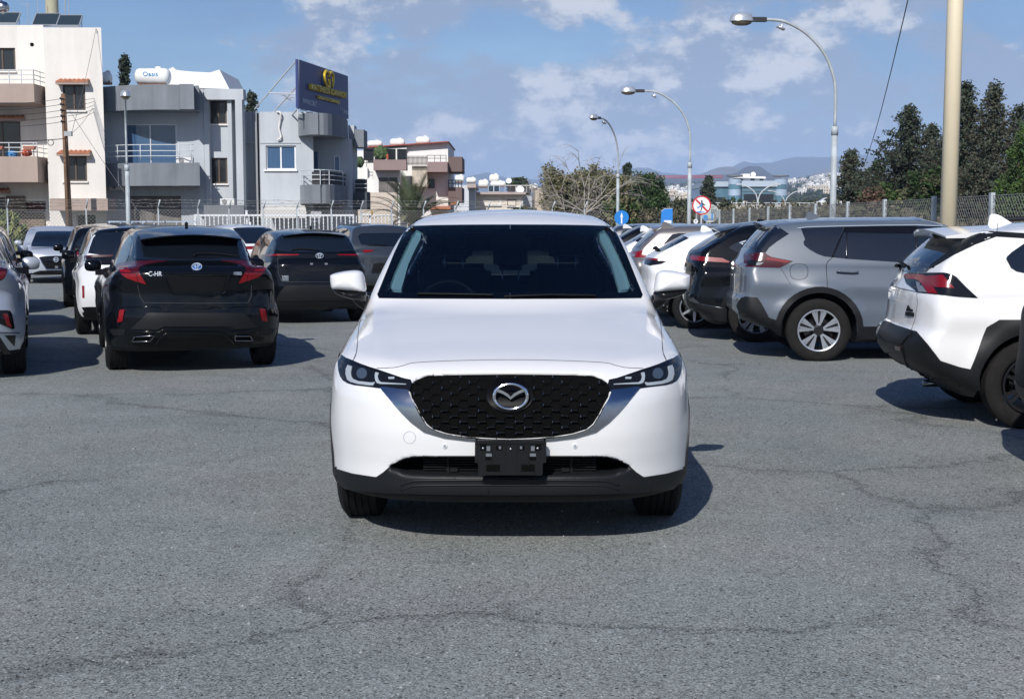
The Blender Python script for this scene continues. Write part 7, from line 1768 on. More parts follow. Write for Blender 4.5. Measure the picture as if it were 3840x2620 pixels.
broad('bush', 1945, 150, 668, 82, 'dark tree behind the far white tanks', [G1, P3_], 41, 'tree', ybot=730, n=160, leaf=.14)
broad('bush', 3260, 48, 700, 120, 'reddish-brown dry bush behind the fence beside the nearest lamp', [leaf_mat('dry_red', (.12,.075,.055)), O3], 42, 'bush', ybot=850, n=240)
broad('bush', 1960, 92, 770, 90, 'olive bush low behind the roof of the white SUV', [O3, P1], 43, 'bush', ybot=860, n=160)
# bare pale branches
rb = random.Random(8)
def bare(px, Y, py0, label, n, spread, seed, reach=1.0):
    r = random.Random(seed); b0 = at(px, py0, Y); e = empty('bare_tree', (b0.x, Y, 0)); tag(e, label, 'tree'); m_ = MB(); z0 = max(.3, b0.z)
    m_.tube([(0,0,0), (0,0,z0)], [.12,.09], 6)
    def grow(p, d, L_, rad, lv):
        pts = [p]; q = p.copy(); dd = d.copy()
        for i in range(5):
            dd = (dd + Vector((r.gauss(0,.12), r.gauss(0,.12), -.04*lv + r.gauss(0,.06)))).normalized(); q = q + dd*L_/5; pts.append(q.copy())
        m_.tube(pts, [rad*(1-.14*i) for i in range(6)], 4, False)
        if lv < 4:
            for i in range(3 if lv < 3 else 2):
                s_ = pts[r.randint(2, 5)]; grow(s_, (dd + Vector((r.gauss(0,.55), r.gauss(0,.55), r.gauss(.05,.4)))).normalized(), L_*.62, rad*.55, lv+1)
    for i in range(n):
        a = math.pi*(.05 + .9*(i+.5)/n); d = Vector((math.cos(a)*spread, r.uniform(-.4,.4), math.sin(a)+.15)).normalized(); grow(Vector((0,0,z0)), d, 2.3*reach, .05, 0)
    m_.build('branches', palebark, e, True); return e
bare(2195, 70, 800, 'bare pale tree with long arching twigs in front of the feathery trees', 8, 1.2, 5, 1.0)
bare(2130, 71, 830, 'smaller bare tree with dark twisted twigs low by the white SUV roof', 6, 1.2, 12, .75)
# palm
p = at(1545, 760, 68); e = empty('palm_tree', (p.x, 68, 0)); tag(e, 'young date palm with arching grey-green fronds left of the white SUV roof', 'palm')
m_ = MB(); m_.tube([(0,0,0), (.03,0,1.5)], [.32,.26], 12); m_.build('trunk', bark, e, True)
rp = random.Random(2)
for i in range(46):
    a = i*2.399; el = R(rp.uniform(8, 84)); L_ = rp.uniform(2.3, 3.3); V = []; F = []; q = Vector((0,0,1.45)); d = Vector((math.cos(a)*math.cos(el), math.sin(a)*math.cos(el), math.sin(el)))
    pts = [q.copy()]
    for j in range(12):
        d = (d + Vector((0,0,-.03 - .013*j))).normalized(); q = q + d*L_/12; pts.append(q.copy())
    fm = MB(); fm.tube(pts, [.018*(1-j/14) for j in range(13)], 4, False)
    for j in range(1, 12):
        for kk in range(3):
            pp = pts[j].lerp(pts[min(12, j+1)], kk/3); dd = (pts[min(12, j+1)] - pts[j]).normalized(); s_ = dd.cross(Vector((0,0,1))).normalized(); l_ = .42*math.sin(math.pi*min(1, (j+kk/3+1.5)/13.5))+.08
            for sg in (-1, 1):
                t = pp + (dd*.75 + s_*sg*.75 + Vector((0,0,.12)))*l_; w_ = dd*.034
                fm.add([pp - w_, pp + w_, t], [(0,1,2)])
    fm.build('frond', leaf_mat('palm_a' if i % 3 else 'palm_b', (.12,.155,.085) if i % 3 else (.20,.20,.11)), e, fix=False)
# oleander-like plants at the left fence
for k_, (px, yt, w_, lb) in enumerate(((20,795,95,'spiky-leaved green shrub by the back fence at the left edge'), (62,850,60,'smaller spiky shrub beside it in front of the stone wall'))):
    Y = 53.5; t = at(px, yt, Y); e = empty('shrub', (t.x, Y, 0)); tag(e, lb, 'shrub'); r = random.Random(k_); P = []; D = []
    for i in range(150):
        a = r.random()*6.28; rr = r.random()**.6*w_*Y/FPX*.5; z = r.uniform(.2, t.z*.95); P.append((math.cos(a)*rr, math.sin(a)*rr, z, .1)); D.append((math.cos(a)*.6, math.sin(a)*.6, .8))
    leaf_mesh('foliage', P, .38, 5, k_, [leaf_mat('oleander', (.14,.19,.07)), leaf_mat('oleander_pale', (.28,.30,.12))], parent=e, dirs=D); m_ = MB()
    for i in range(6): m_.tube([(0,0,0), (r.uniform(-.3,.3), r.uniform(-.3,.3), t.z*.7)], .02, 5)
    m_.build('stems', bark, e)
# rough bank and hedge mass beyond the right fence, and scrub in the distance
def mass(name, pts, h, size, k, seed, mats, n):
    r = random.Random(seed); P = []
    for i in range(n):
        s_ = r.random()*(len(pts)-1); a = int(s_); f = s_-a; x = pts[a][0]*(1-f)+pts[a+1][0]*f; y = pts[a][1]*(1-f)+pts[a+1][1]*f; hh = (pts[a][2]*(1-f)+pts[a+1][2]*f)
        P.append((x + r.uniform(-1.2,1.2), y + r.uniform(-1.2,1.2), r.random()**.8*hh, .35))
    o = leaf_mesh(name, P, size, k, seed, mats); tag(o, kind='stuff'); return o
mass('dry_undergrowth', [(10.4,22,1.4),(10.6,30,1.5),(11,40,1.9),(11.5,52,2.2),(12,62,2.3),(11,72,2.3),(8,80,2.2),(4,84,2.0)], 2, .17, 20, 3, [leaf_mat('dry_grass', (.15,.13,.09)), leaf_mat('dry_grass2', (.10,.095,.065)), O3], 1700)
mass('distant_scrub', [((px-1920)/FPX*Y, Y, 5.5) for px, Y in ((1500,240),(2000,230),(2300,225),(2600,230),(2900,235),(3200,230),(3600,220),(4200,200))], 6, .9, 16, 5, [G2, O3, P3_], 700)
# scattered trees on the town slope
pr = random.Random(11)
P = []
for i in range(1500):
    px = pr.uniform(2380, 3250); Y = pr.uniform(420, 2300); z = slope_z(px, Y)
    P.append(((px-1920)/FPX*Y, Y, z + Y*.0012, Y*.0022))
o = leaf_mesh('distant_trees', P, 2.6, 12, 6, [G1, G2, P3_]); tag(o, kind='stuff')
# town houses
hv = [mat('far_white', (.80,.79,.76), .8), mat('far_cream', (.62,.55,.45), .8), mat('far_grey', (.45,.46,.48), .8)]
protos = []
for i, (a, b, c) in enumerate(((9,8,6),(14,9,9),(8,8,9.5),(18,10,6.5))):
    m_ = MB(); m_.box((-a/2,-b/2,-3), (a/2,b/2,c)); m_.box((-a/2-.4,-b/2-.4,c), (a/2+.4,b/2+.4,c+.35)); m_.box((a*.1,-b*.1,c+.352), (a*.35,b*.3,c+2.2))
    m_.cur = 1
    for fl in range(int(c/3)):
        for q in range(int(a/3)): m_.box((-a/2+.9+q*3, -b/2-.05, .9+fl*3), (-a/2+2.1+q*3, -b/2+.02, 2.3+fl*3))
    for j in range(3):
        o = m_.build('hillside_house', [hv[j], MATS['dim_window']]); protos.append(o); 
hr = random.Random(5); used = set(); cnt = 0
for i in range(170):
    cl = hr.random()
    if cl < .40: px = hr.gauss(2545, 45); t = hr.uniform(.12, .72)
    elif cl < .85: px = hr.gauss(3075, 45); t = hr.uniform(.45, .98)
    else: px = hr.uniform(2400, 3200); t = hr.uniform(.3, .95)
    if not 2395 < px < 3200: continue
    Y = 380 + 2000*(t**(1/.75)) if False else 380 + 2000*t; z = slope_z(px, Y); j = hr.choice((0,0,0,1,2,3,3,4,6,6,9,9,10,11))
    src = protos[j]; o = src.copy(); SC.collection.objects.link(o); o.location = ((px-1920)/FPX*Y, Y, z); o.rotation_euler = (0, 0, hr.uniform(-.5, .5)); s_ = hr.uniform(.55, 1.0)*(.62+.20*Y/1200); o.scale = (s_,)*3
    cn = ('white', 'cream', 'grey')[j % 3]; tier = 'high' if t > .62 else 'low'; sd_ = 'left' if px < 2780 else 'right'
    tag(o, 'tiny %s house %s on the hillside %s of the glass office' % (cn, tier, sd_), 'house', '%s houses %s on the hillside %s of the office' % (cn, tier, sd_))
for o in protos: bpy.data.objects.remove(o)
# glass office
YG = 270.0
g = empty('office_building', at(2790, 835, YG).to_2d().to_3d()); tag(g, 'blue glass office block with two round corner towers and a white penthouse', 'office building')
bg = mat('office_glass', (.10,.20,.26), .12, coat=.8, vary=(.15,.25)); pf = mat('office_panel', (.42,.50,.58), .5)
part('glass_wall', bg, g, [(2655,700,2735,790,YG+4,YG+30), (2782,700,2915,790,YG,YG+30)])
part('parapet_band', pf, g, [(2650,681,2735,700,YG+3.5,YG+30), (2782,678,2916,700,YG-.5,YG+30)])
mb = MB(); 
for px in (2757, 2930):
    a = at(px, 672, YG); mb.lathe([(24*YG/FPX, 0), (24*YG/FPX, a.z)], 24, Matrix.Translation((a.x, YG+.5, 0)))
adopt(mb.build('corner_tower', mat('tower_panel', (.36,.45,.56), .3, coat=.5), smooth=True), g)
for px in (2757, 2930):
    a = at(px, 672, YG)
    for z0, z1 in ((.30,.42), (.55,.68), (.80,.90)): mb = MB(); mb.lathe([(24.2*YG/FPX, a.z*z0), (24.2*YG/FPX, a.z*z1)], 24, Matrix.Translation((a.x, YG+.5, 0))); adopt(mb.build('tower_glass', bg, smooth=True), g)
mb = MB()
for px in (2757, 2930): a = at(px, 672, YG); mb.lathe([(.01, a.z+.5), (30*YG/FPX, a.z+.5), (30*YG/FPX, a.z+.8), (.01, a.z+.8)], 24, Matrix.Translation((a.x, YG+.5, 0)))
adopt(mb.build('tower_canopy', mat('canopy_grey', (.16,.17,.18), .6)), g)
mb = MB()
for i in range(28): px = 2783 + i*4.85; bx(mb, px, 700, px+.5, 790, YG-.25, YG-.01)
for py in (716, 732, 748): bx(mb, 2783, py, 2914, py+.7, YG-.22, YG-.02)
adopt(mb.build('mullions', mat('mullion', (.22,.30,.36), .5)), g)
part('dark_entrance', dkg, g, [(2790,728,2900,790,YG-.4,YG-.26)]); part('dark_entrance', dkg, g, [(2668,740,2720,790,YG+3.6,YG+3.99)])
part('penthouse', white, g, [(2787,662,2870,679,YG+4,YG+14)]); poly_part('penthouse_roof', white, g, [(2758,668),(2785,661),(2868,662),(2874,668),(2868,670),(2800,668)], YG+3, YG+15)
part('window', dkg, g, [(2815,669,2830,679,YG+3.9,YG+3.99), (2849,669,2862,679,YG+3.9,YG+3.99)])
part('roof_tank', white, g, [(2785,652,2812,662,YG+6,YG+9)])
p = at(2824, 655, YG+8); mb = MB(); mb.lathe([(.01,0),(.3,.03),(.56,.14)], 18, Matrix.Translation(p) @ Matrix.Rotation(R(75),4,'X') ); adopt(mb.build('satellite_dish', white), g)
part('entrance_canopy', white, g, [(2742,754,2802,764,YG-8,YG-1)])
# flyover
YF = 205.0
mb = MB(); bx(mb, 2440, 768, 3150, 786, YF, YF+9); f_ = mb.build('flyover', mat('concrete', (.42,.40,.36), .9, vary=(.3,.15))); tag(f_, 'pale concrete flyover crossing in front of the glass office', 'flyover')
mb = MB(); mb.tube([at(2440,760,YF+.3), at(3150,762,YF+.3)], .06, 5); [mb.tube([at(px,760,YF+.3), at(px,769,YF+.3)], .05, 4) for px in range(2440, 3150, 18)]
mb.build('guard_rail', metal, f_)
mb = MB(); [bx(mb, px, 785, px+14, 835, YF+2, YF+6, True) for px in (2500, 2700, 2900, 3100)]; mb.build('piers', MATS['concrete'], f_)
def small_car(px, py, Y, m, lb):
    p = at(px, py, Y); e = empty('distant_car', p); tag(e, lb, 'car'); b_ = MB(); b_.prism([(-2.2,0),(-2.25,.5),(-1.5,.68),(-.9,1.12),(.7,1.15),(1.5,.72),(2.2,.62),(2.25,0)], .8, back=-.8); b_.build('body', m, e); b_ = MB(); b_.prism([(-1.2,.72),(-.82,1.05),(.6,1.07),(1.2,.72)], .81, back=-.81); b_.build('windows', MATS['dark_glass'], e)
small_car(3110, 769, YF+3, MATS['white_paint_far'], 'tiny white car on the flyover left of the nearest lamp')
# crane jib far away
YJ = 1500.0; c = at(2440, 668, YJ); cr = empty('tower_crane', (c.x, YJ, 0)); tag(cr, 'far red tower crane, its long jib level above the hills', 'crane'); rd = mat('crane_red', (.45,.03,.05), .6)
mb = MB(); a, b = at(2385, 669, YJ), at(2712, 667, YJ); 
for dz, dy in ((0,0),(0,2.2),(2.6,1.1)): mb.tube([a+Vector((0,dy,dz)), b+Vector((0,dy,dz))], .32, 4)
n = 56
for i in range(n):
    u = a.lerp(b, i/n); v = a.lerp(b, (i+1)/n); mb.tube([u, (u+v)/2+Vector((0,1.1,2.6))], .2, 3); mb.tube([(u+v)/2+Vector((0,1.1,2.6)), v+Vector((0,2.2,0))], .2, 3)
adopt(mb.build('jib', rd), cr)
mb = MB()
for dx in (-1,1):
    for dy in (-1,1): mb.tube([(c.x+dx, YJ+1.1+dy, slope_z(2440,YJ)-3), (c.x+dx, YJ+1.1+dy, c.z+6)], .3, 4)
adopt(mb.build('mast', rd), cr)

# ------------------------------------------------------------------ street lamps, poles, wires
pole_m = mat('galvanised', (.40,.44,.46), .5, spec=.4, vary=(2.5,.28)); lampshell = mat('lamp_shell', (.62,.64,.66), .3, metal=.6); lampglass = mat('lamp_glass', (.16,.13,.09), .2, coat=.5)
def street_lamp(px, Y, ytop, ycol, label, ang=180.0, arm=1.95, scale=1.0, spot=True, group='curved-arm street lamps'):
    b0 = at(px, 835, Y); H = at(px, ytop, Y).z; hc = at(px, ycol, Y).z
    e = empty('street_lamp', (b0.x, Y, 0), R(ang)); tag(e, label, 'street lamp', group); s = scale
    mb = MB(); mb.tube([(0,0,0), (0,0,hc)], [.085*s, .075*s], 14); mb.lathe([(.076*s,hc-.18),(.088*s,hc-.18),(.088*s,hc+.03),(.06*s,hc+.04)], 14); mb.lathe([(.14*s,0),(.14*s,.03),(.09*s,.05)], 12); mb.build('pole', pole_m, e, True)
    q = [(0,0,hc), (0,0,H-arm*.95), (arm*.03,0,H-arm*.72), (arm*.16,0,H-arm*.42), (arm*.40,0,H-arm*.17), (arm*.68,0,H-.05), (arm*.92,0,H)]
    mb = MB(); mb.tube(cat(q, 5), .040*s, 10); mb.build('arm', pole_m, e, True)
    mb = MB(); mb.box((arm*.92,-.06*s,H-.06*s), (arm*.92+.38*s,.06*s,H+.05*s)); mb.build('bracket', blk, e)
    hx = arm*.92 + .62*s; h_ = MB(); h_.lathe([(.21*s,-.05),(.20*s,.02),(.17*s,.12*s),(.12*s,.15*s),(.001,.155*s)], 18, Matrix.Translation((hx,0,H)) @ Matrix.Diagonal((1.45,.85,1,1))); hd_ = h_.build('lamp_head', lampshell, e, True)
    h_ = MB(); h_.lathe([(.195*s,-.05),(.17*s,-.11*s),(.10*s,-.15*s),(.001,-.16*s)], 18, Matrix.Translation((hx,0,H)) @ Matrix.Diagonal((1.4,.8,1,1))); h_.build('lamp_glass', lampglass, hd_, True)
    if spot: 
        h_ = MB(); M_ = Matrix.Translation((arm*.72, 0, H-.16)) @ Matrix.Rotation(R(-25),4,'Y'); h_.box((-.10,-.08,-.07), (.10,.08,-.03), M_); h_.lathe([(.03,-.03),(.02,.06),(.001,.10)], 10, M_); h_.build('floodlight', lampshell, e, True)
    return e
street_lamp(3122, 33.0, 76, 480, 'nearest tall curved street lamp, above the grey SUV', 183)
street_lamp(2584, 50.5, 342, 612, 'second curved street lamp, beside the round no-walking sign', 183)
street_lamp(2316, 65.0, 452, 655, 'farthest curved street lamp of the right row, rust-stained pole', 236)
l4 = street_lamp(482, 46.5, 375, 622, 'thin street lamp in front of the curved grey balconies', 287, arm=1.3, spot=False)
# cream pole and cable
p = at(3556, 830, 19.5); mb = MB(); mb.tube([(0,0,0), (0,0,9)], [.123,.112], 20); o = mb.build('tall_pole', mat('cream_metal', (.72,.63,.45), .4, vary=(1,.05)), None, True); o.location = (p.x, 19.5, 0); tag(o, 'thick cream-painted pole rising behind the white and grey SUVs', 'pole')
mb = MB(); a = at(3412, -30, 30); b = at(3247, 600, 71); mb.tube([a.lerp(b, t) - Vector((0,0,.9*math.sin(math.pi*t)*.4)) for t in np.linspace(0,1,16)], .014, 5); tag(mb.build('guy_cable', blk), 'thin dark cable slanting down from the top edge into the conifers', 'cable')
# wooden utility pole and wires
YU = 56.0; t0 = at(237, 352, YU); b0 = at(262, 860, YU); up = empty('utility_pole', (b0.x, YU, 0)); tag(up, 'leaning brown wooden utility pole in front of the cream building', 'utility pole')
mb = MB(); mb.tube([(b0.x, YU, 0), (t0.x, YU, t0.z)], [.15,.10], 12); adopt(mb.build('post', mat('old_wood', (.16,.095,.055), .9, vary=(2,.35)), smooth=True), up)
for py in (370,391,413,435,456):
    mb = MB(); q = at(239+(py-352)*.045, py, YU-.12); mb.tube([q, q+Vector((-.12,-.02,0))], .02, 5); mb.lathe([(.02,0),(.045,.02),(.045,.05),(.02,.07),(.04,.09),(.001,.11)], 9, Matrix.Translation(q+Vector((-.14,-.02,-.05)))); adopt(mb.build('insulator', blk), up)
mb = MB(); q = at(256,502,YU-.2); mb.cbox(q, (.32,.16,.2)); adopt(mb.build('junction_box', mat('grey_box', (.35,.37,.38), .6)), up)
ins = [at(234+(py-352)*.045, py, YU-.15) for py in (370,391,413,435,456)]
def wire(a, b, sag, lb, r=.010, m=None):
    m_ = MB(); m_.tube([a.lerp(b, t) - Vector((0,0,4*sag*t*(1-t))) for t in np.linspace(0,1,14)], r, 4); tag(m_.build('overhead_wire', m or mat('wire_grey', (.10,.10,.105), .6)), lb, 'wire')
for k_, (i_, py) in enumerate(zip(ins, (384,408,427,449,471))):
    wire(i_, at(-120, py, 50), .12, ('uppermost','second','middle','fourth','lowest')[k_] + ' bare wire running left from the wooden utility pole')
    wire(i_ + Vector((.2,0,0)), at(396, 352 + k_*9, YB-.5), .15, ('uppermost','second','middle','fourth','lowest')[k_] + ' wire from the wooden pole to the curved grey parapet')
wire(at(80,529,53), at(244,520,YU-.2), .02, 'black cable ending in a loop left of the wooden pole', .016, blk)
wire(at(360,108,YA-1.1), at(268,500,YU-.2), .2, 'left strand of the cable from the cream roof corner to the junction box')
wire(at(362,110,YA-1.1), at(380,340,YB-.4), .1, 'short cable from the cream roof corner to the grey parapet')
wire(at(258,410,YU-.2), at(550,835,50), .1, 'guy line from the wooden pole down to the fence by the thin lamp', .012)
wire(at(268,500,YU-.2), at(383,335,YB-.4), .25, 'slack cable from the junction box up to the grey parapet corner')
mb = MB(); q = at(190, 535, YU-1); mb.tube([q + Vector((.12*math.cos(t), 0, .12*math.sin(t))) for t in np.linspace(0, 6.28, 20)], .016, 5); tag(mb.build('cable_coil', blk), 'small black cable coil hanging left of the wooden pole', 'cable')
# double-arm highway lamps far off
for px, py, Y, s_, lb in ((2842, 748, 150, 1.0, 'double-arm highway lamp in front of the glass office'), (2944, 760, 190, .9, 'fainter double-arm highway lamp right of the office entrance')):
    t = at(px, py, Y); e = empty('highway_lamp', (t.x, Y, 0)); tag(e, lb, 'street lamp'); mb = MB(); mb.tube([(0,0,0),(0,0,t.z)], .11, 6); mb.build('pole', metal, e); mb = MB()
    for sg in (-1,1): mb.tube(cat([(0,0,t.z-.2),(sg*.3,0,t.z+.7),(sg*1.1,0,t.z+1.4),(sg*2.0,0,t.z+1.7)],5), .07, 5); mb.cbox((sg*2.2,0,t.z+1.72),(.7,.25,.12))
    mb.build('arms', metal, e)

# ------------------------------------------------------------------ fences
fw = mat('fence_wire', (.27,.27,.26), .6, metal=.1); fwl = mat('fence_wire_dull', (.22,.22,.21), .7)
def chain(name, label, a, b, h, posts, step, rw, arm=True, gap=None, z0=.05):
    "chain-link fence from a to b: mesh panel, posts, barbed wires"
    a = Vector((*a, 0)); b = Vector((*b, 0)); L_ = (b-a).length; d = (b-a).normalized(); e = empty(name, a.lerp(b,.5)); tag(e, label, 'fence'); n = d.cross(Vector((0,0,1)))
    mb = MB(); 
    k = int((L_+h)/step)
    for i in range(-int(h/step), int(L_/step)+1):
        for sg in (1, -1):
            s0 = i*step; s1 = s0 + h
            t0_, t1_ = max(0, s0), min(L_, s1)
            if t1_ <= t0_: continue
            za, zb_ = (t0_-s0), (t1_-s0)
            if sg < 0: za, zb_ = h-za, h-zb_
            P_, Q_ = a + d*t0_ + Vector((0,0,z0+za)), a + d*t1_ + Vector((0,0,z0+zb_)); u = (Q_-P_).normalized().cross(n).normalized()*rw; v = n*rw*.6*sg
            mb.add([P_-u+v, P_+u+v, Q_+u+v, Q_-u+v, P_-v*.2, Q_-v*.2], [(0,1,2,3),(1,4,5,2),(4,0,3,5)])
    mb.tube([a+Vector((0,0,z0+h)), b+Vector((0,0,z0+h))], .006, 4); adopt(mb.build('wire_mesh', fw, fix=False), e)
    for s_ in posts:
        q = a + d*s_; m_ = MB()
        if not arm: m_.box((-.035,-.05,0),(.035,.05,h+.10), Matrix.Translation(q)); adopt(m_.build('post', pole_m), e); continue
        m_.tube([q, q+Vector((0,0,h+.12))] + ([q + n*(-.0) + Vector((0,0,h+.12)), q + Vector((.12,-.14,h+.46))] if arm else []), .032, 7); adopt(m_.build('post', pole_m, smooth=True), e)
    if arm:
        m_ = MB(); r = random.Random(3)
        for j in range(3):
            hh = h+.20+j*.12; pts = [a + d*(L_*i/90) + Vector((.05+.03*j,-.04-.04*j, hh + r.uniform(-.025,.025))) for i in range(91)]; m_.tube(pts, .006, 4, False)
            for i in range(0, 90): 
                p_ = pts[i].lerp(pts[i+1], r.random()); m_.tube([p_+Vector((-.03,0,-.03)), p_+Vector((.03,0,.03))], .005, 3, False); m_.tube([p_+Vector((.03,0,-.03)), p_+Vector((-.03,0,.03))], .005, 3, False)
        adopt(m_.build('barbed_wire', fwl, fix=False), e)
    return e
xa = at(-60, 835, 51).x; A0 = (xa, 51.0); xb = at(2300, 835, 57).x; B0_ = (xb, 57.0)
def along(px):
    # distance along the back fence where photograph column px meets it
    u = (px-1920)/FPX; d = Vector((B0_[0]-A0[0], B0_[1]-A0[1])); L_ = d.length; d /= L_
    return (u*A0[1] - A0[0])/(d.x - u*d.y)
chain('chain_link_fence', 'long chain-link fence with barbed wire along the back of the lot', A0, B0_, 2.05, [along(p_) for p_ in (38,332,601,749,865,993,1117,1246,1357,1470,1590,1710,1830,1950,2070,2190)], .145, .0050)
RF = [(8.05,20.0),(8.05,57.0)]
pr_ = [21.9, 24.9, 28.2, 31.3, 34.6, 37.8, 41.0, 44.2, 47.4, 50.6, 53.8, 56.9]
chain('chain_link_fence', 'chain-link fence with flat steel posts running away along the right side', RF[0], RF[1], 2.0, [q-20 for q in pr_], .115, .0052, arm=False)
rf = bpy.data.objects['chain_link_fence.001']
# white gate
gx = lambda px, Y: (px-1920)/FPX*Y
YW = 55.0
gt = empty('sliding_gate', (gx(1030,YW), YW, 0)); tag(gt, 'white steel sliding gate of upright bars in front of the grey houses', 'gate'); wm_ = mat('white_steel', (.72,.74,.76), .5)
mb = MB(); bx(mb, 728, 804, 1328, 811, YW, YW+.06); bx(mb, 728, 878, 1328, 886, YW, YW+.06); bx(mb, 728, 811, 736, 878, YW, YW+.06); bx(mb, 1322, 811, 1328, 878, YW, YW+.06); adopt(mb.build('gate_frame', wm_), gt)
mb = MB(); [bx(mb, px, 811, px+3.6, 878, YW+.015, YW+.045) for px in np.arange(752, 1320, 16.4)]; adopt(mb.build('gate_bars', wm_), gt)
for px in (925, 1117): mb = MB(); bx(mb, px-4, 788 if px < 1000 else 772, px+4, 900, YW+.10, YW+.2, True); bx(mb, px-8, 804, px+8, 811, YW+.07, YW+.099); adopt(mb.build('gate_post', wm_), gt)
g2 = empty('fence_panel', (gx(1415,YW), YW, 0)); tag(g2, 'short white steel railing right of the sliding gate, orange beacon on its post', 'railing')
mb = MB(); bx(mb, 1357, 805, 1478, 809, YW+.5, YW+.56); bx(mb, 1357, 880, 1478, 886, YW+.5, YW+.56); bx(mb, 1357, 802, 1392, 808, YW+.42, YW+.499); adopt(mb.build('rail', wm_), g2)
mb = MB(); [bx(mb, px, 809, px+3, 880, YW+.515, YW+.545) for px in np.arange(1335, 1476, 13.5)]; adopt(mb.build('rail_bars', wm_), g2)
mb = MB(); bx(mb, 1384, 809, 1392, 900, YW+.57, YW+.65, True); bx(mb, 1465, 800, 1473, 900, YW+.57, YW+.65, True); adopt(mb.build('rail_post', wm_), g2)
p = at(1394, 799, YW+.5); mb = MB(); mb.lathe([(.05,-.06),(.05,.04),(.035,.09),(.001,.11)], 12, Matrix.Translation(p)); adopt(mb.build('beacon', mat('amber', (.45,.24,.02), .3)), g2)
p0 = at(1168, 795, YW+.3); mb = MB(); bx(mb, 1166, 793, 1205, 832, YW+.25, YW+.28); tag(mb.build('notice_board', mat('faded_board', (.40,.38,.40), .8, vary=(9,.35))), 'faded square notice board wired to the fence above the gate', 'notice')
b3 = empty('handrail', (gx(560,53), 53, 0)); tag(b3, 'low pale blue handrail behind the fence left of the gate', 'railing'); mb = MB(); bx(mb, 405, 829, 735, 834, 53, 53.05); [bx(mb, px, 834, px+4, 880, 53.01, 53.04) for px in range(408, 735, 42)]; adopt(mb.build('rail', mat('pale_blue_steel', (.45,.55,.68), .5)), b3)

# ------------------------------------------------------------------ road signs
def round_sign(px, py, rpx, Y, faces, label, pole_w=.03, pole_top=None, name='road_sign'):
    c = at(px, py, Y); r = rpx*Y/FPX; e = empty(name, (c.x, Y, 0)); tag(e, label, 'road sign'); MX = Matrix.Translation((0, 0, c.z)) @ Matrix.Rotation(R(90), 4, 'X')
    mb = MB(); mb.tube([(0,.04,0),(0,.04,c.z + (r*.6 if pole_top is None else pole_top))], pole_w, 8); mb.build('post', pole_m, e, True)
    for i, (f, col, nm) in enumerate(faces): mb = MB(); mb.lathe([(.001,.004+.004*i),(r*f,.004+.004*i),(r*f,-.002)], 32, MX); mb.build(nm, mat(col[0], col[1], .45), e)
    return e, c, r
e, c, r = round_sign(2631, 770, 35.5, 46, [(1, ('sign_red', (.50,.02,.03)), 'rim_disc'), (.86, ('sign_white', (.78,.79,.80)), 'face')], 'round white sign with red rim and red bar across a walking figure')
mb = MB(); M_ = Matrix.Translation((0,-.018,c.z)) @ Matrix.Rotation(R(-45),4,'Y'); mb.box((-.03,-.003,-r*.84),(.03,.001,r*.84), M_ @ Matrix.Rotation(0,4,'Y')); mb.build('red_bar', MATS['sign_red'], e)
bx0 = lambda pts: [(x*r, c.z + z*r) for x, z in pts]
mb = MB(); mb.prism(bx0([(-.06,.30),(.08,.32),(.20,.16),(.38,.02),(.35,-.04),(.16,.06),(.12,.0),(.06,-.10),(.04,-.36),(-.06,-.62),(-.14,-.60),(-.05,-.34),(-.06,-.10),(-.10,.06)]), -.020, back=-.023); mb.prism(bx0([(.0+.09*math.cos(t), .44+.09*math.sin(t)) for t in np.linspace(0,5.8,10)]), -.020, back=-.023); mb.build('walking_figure', mat('sign_black', (.02,.02,.025), .5), e)
mb = MB(); mb.prism(bx0([(-.08,.22),(.04,.2),(.06,-.1),(-.02,-.25),(-.10,-.1),(-.5,-.34),(-.46,-.24),(-.14,.02)]), -.024, back=-.026); mb.prism(bx0([(-.62,-.70),(-.3,-.62),(.1,-.68),(.3,-.64),(.3,-.72),(-.2,-.78)]), -.020, back=-.023); mb.build('paint_scrawl', mat('graffiti_blue', (.05,.25,.60), .5), e)
e, c, r = round_sign(2663, 800, 34, 52, [(1, ('sign_back', (.42,.45,.44)), 'face')], 'grey back of a round sign with blue scribbles, behind the red-rimmed one')
text_obj('lettering', 'e l', MATS['graffiti_blue'], size=.42, ext=.002, M=Matrix.Translation((-.08,-.016,c.z-.14)) @ Matrix.Rotation(R(90),4,'X'), parent=e, bold=.012)
text_obj('lettering', '8*', mat('graffiti_grey', (.16,.17,.18), .6), size=.26, ext=.002, M=Matrix.Translation((.14,-.016,c.z+.08)) @ Matrix.Rotation(R(90),4,'X'), parent=e)
mb = MB(); mb.box((-.17,-.02,c.z-.245),(.17,-.012,c.z-.215)); mb.box((.02,-.02,c.z+.24),(.16,-.012,c.z+.26)); mb.build('clamp', MATS['graffiti_grey'], e)
e, c, r = round_sign(2331, 816, 27, 62, [(1, ('sign_blue', (.01,.20,.60)), 'face')], 'round blue sign with a white upward arrow at the foot of the farthest lamp')
mb = MB(); mb.prism([(x*r, c.z+z*r) for x, z in ((-.10,-.85),(.10,-.85),(.10,.1),(.22,.05),(0,.72),(-.22,.05),(-.10,.1))], -.012, back=-.016); mb.build('arrow', mat('sign_white', (.78,.79,.80)), e)
c = at(2500, 812, 70); e = empty('road_sign', (c.x, 70, 0)); tag(e, 'blue rectangular road sign with a cut upper left corner behind the fence', 'road sign'); k_ = 70/FPX
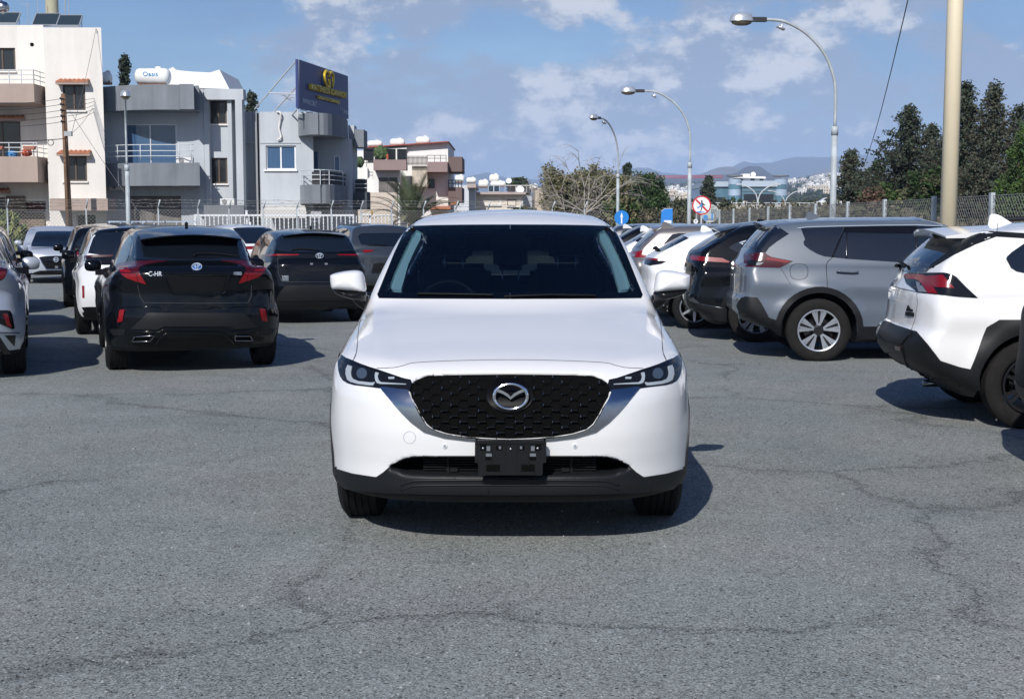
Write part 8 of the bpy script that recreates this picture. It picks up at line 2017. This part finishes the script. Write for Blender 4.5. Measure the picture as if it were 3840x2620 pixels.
mb = MB(); mb.prism([(x*k_, c.z+z*k_) for x, z in ((-22,-40),(22,-40),(22,30),(-8,30),(-20,20))], .03, back=0); mb.build('panel', mat('sign_bright_blue', (.02,.22,.68), .5), e)
mb = MB(); mb.prism([(x*k_, c.z+z*k_) for x, z in ((-20,19),(-8,29),(21,29),(21,30.2),(-8.5,30.2),(-21,20))], -.006, back=-.003); mb.prism([(x*k_, c.z+z*k_) for x, z in ((-10,-30),(18,-30),(18,-14),(-10,-14))], -.006, back=-.003); mb.build('white_field', MATS['sign_white'], e)
mb = MB(); [mb.tube([(sx*k_,.06,0),(sx*k_,.06,c.z+20*k_)], .03, 6) for sx in (-14, 14)]; mb.build('post', pole_m, e)
e, c, r = round_sign(2609, 830, 8.5, 48, [(1, ('sign_white', (.78,.79,.80)), 'face')], 'tiny round white sign under the red-rimmed sign', .015, -.0)
mb = MB(); mb.box((-.008,-.012,c.z-.05),(.008,-.008,c.z+.05)); mb.box((-.04,-.012,c.z+.02),(.04,-.008,c.z+.03)); mb.build('symbol', MATS['sign_black'], e)
# vent cowl and red roof seen through the right fence
mb = MB(); p = at(3005, 835, 62); mb.lathe([(.22,0),(.22,1.5),(.3,1.55),(.3,1.75),(.22,1.8),(.22,2.0),(.3,2.02),(.001,2.1)], 14); o = mb.build('vent_cowl', mat('pale_zinc', (.5,.55,.6), .5)); o.location = (p.x, 62, 0); tag(o, 'pale metal roof vent seen through the right fence', 'vent')
# ------------------------------------------------------------------ the air
mb = MB(); mb.box((-4200, -60, -1.2), (5200, 9900, 440))
hz = bpy.data.materials.new('haze_air'); hz.use_nodes = True; nt = hz.node_tree; nt.nodes.clear()
pv = nt.nodes.new('ShaderNodeVolumePrincipled'); pv.inputs['Color'].default_value = (0.50, 0.68, 1.0, 1); pv.inputs['Density'].default_value = 0.00014; pv.inputs['Anisotropy'].default_value = -0.3
on = nt.nodes.new('ShaderNodeOutputMaterial'); nt.links.new(pv.outputs[0], on.inputs['Volume'])
tag(mb.build('haze', hz), kind='stuff')
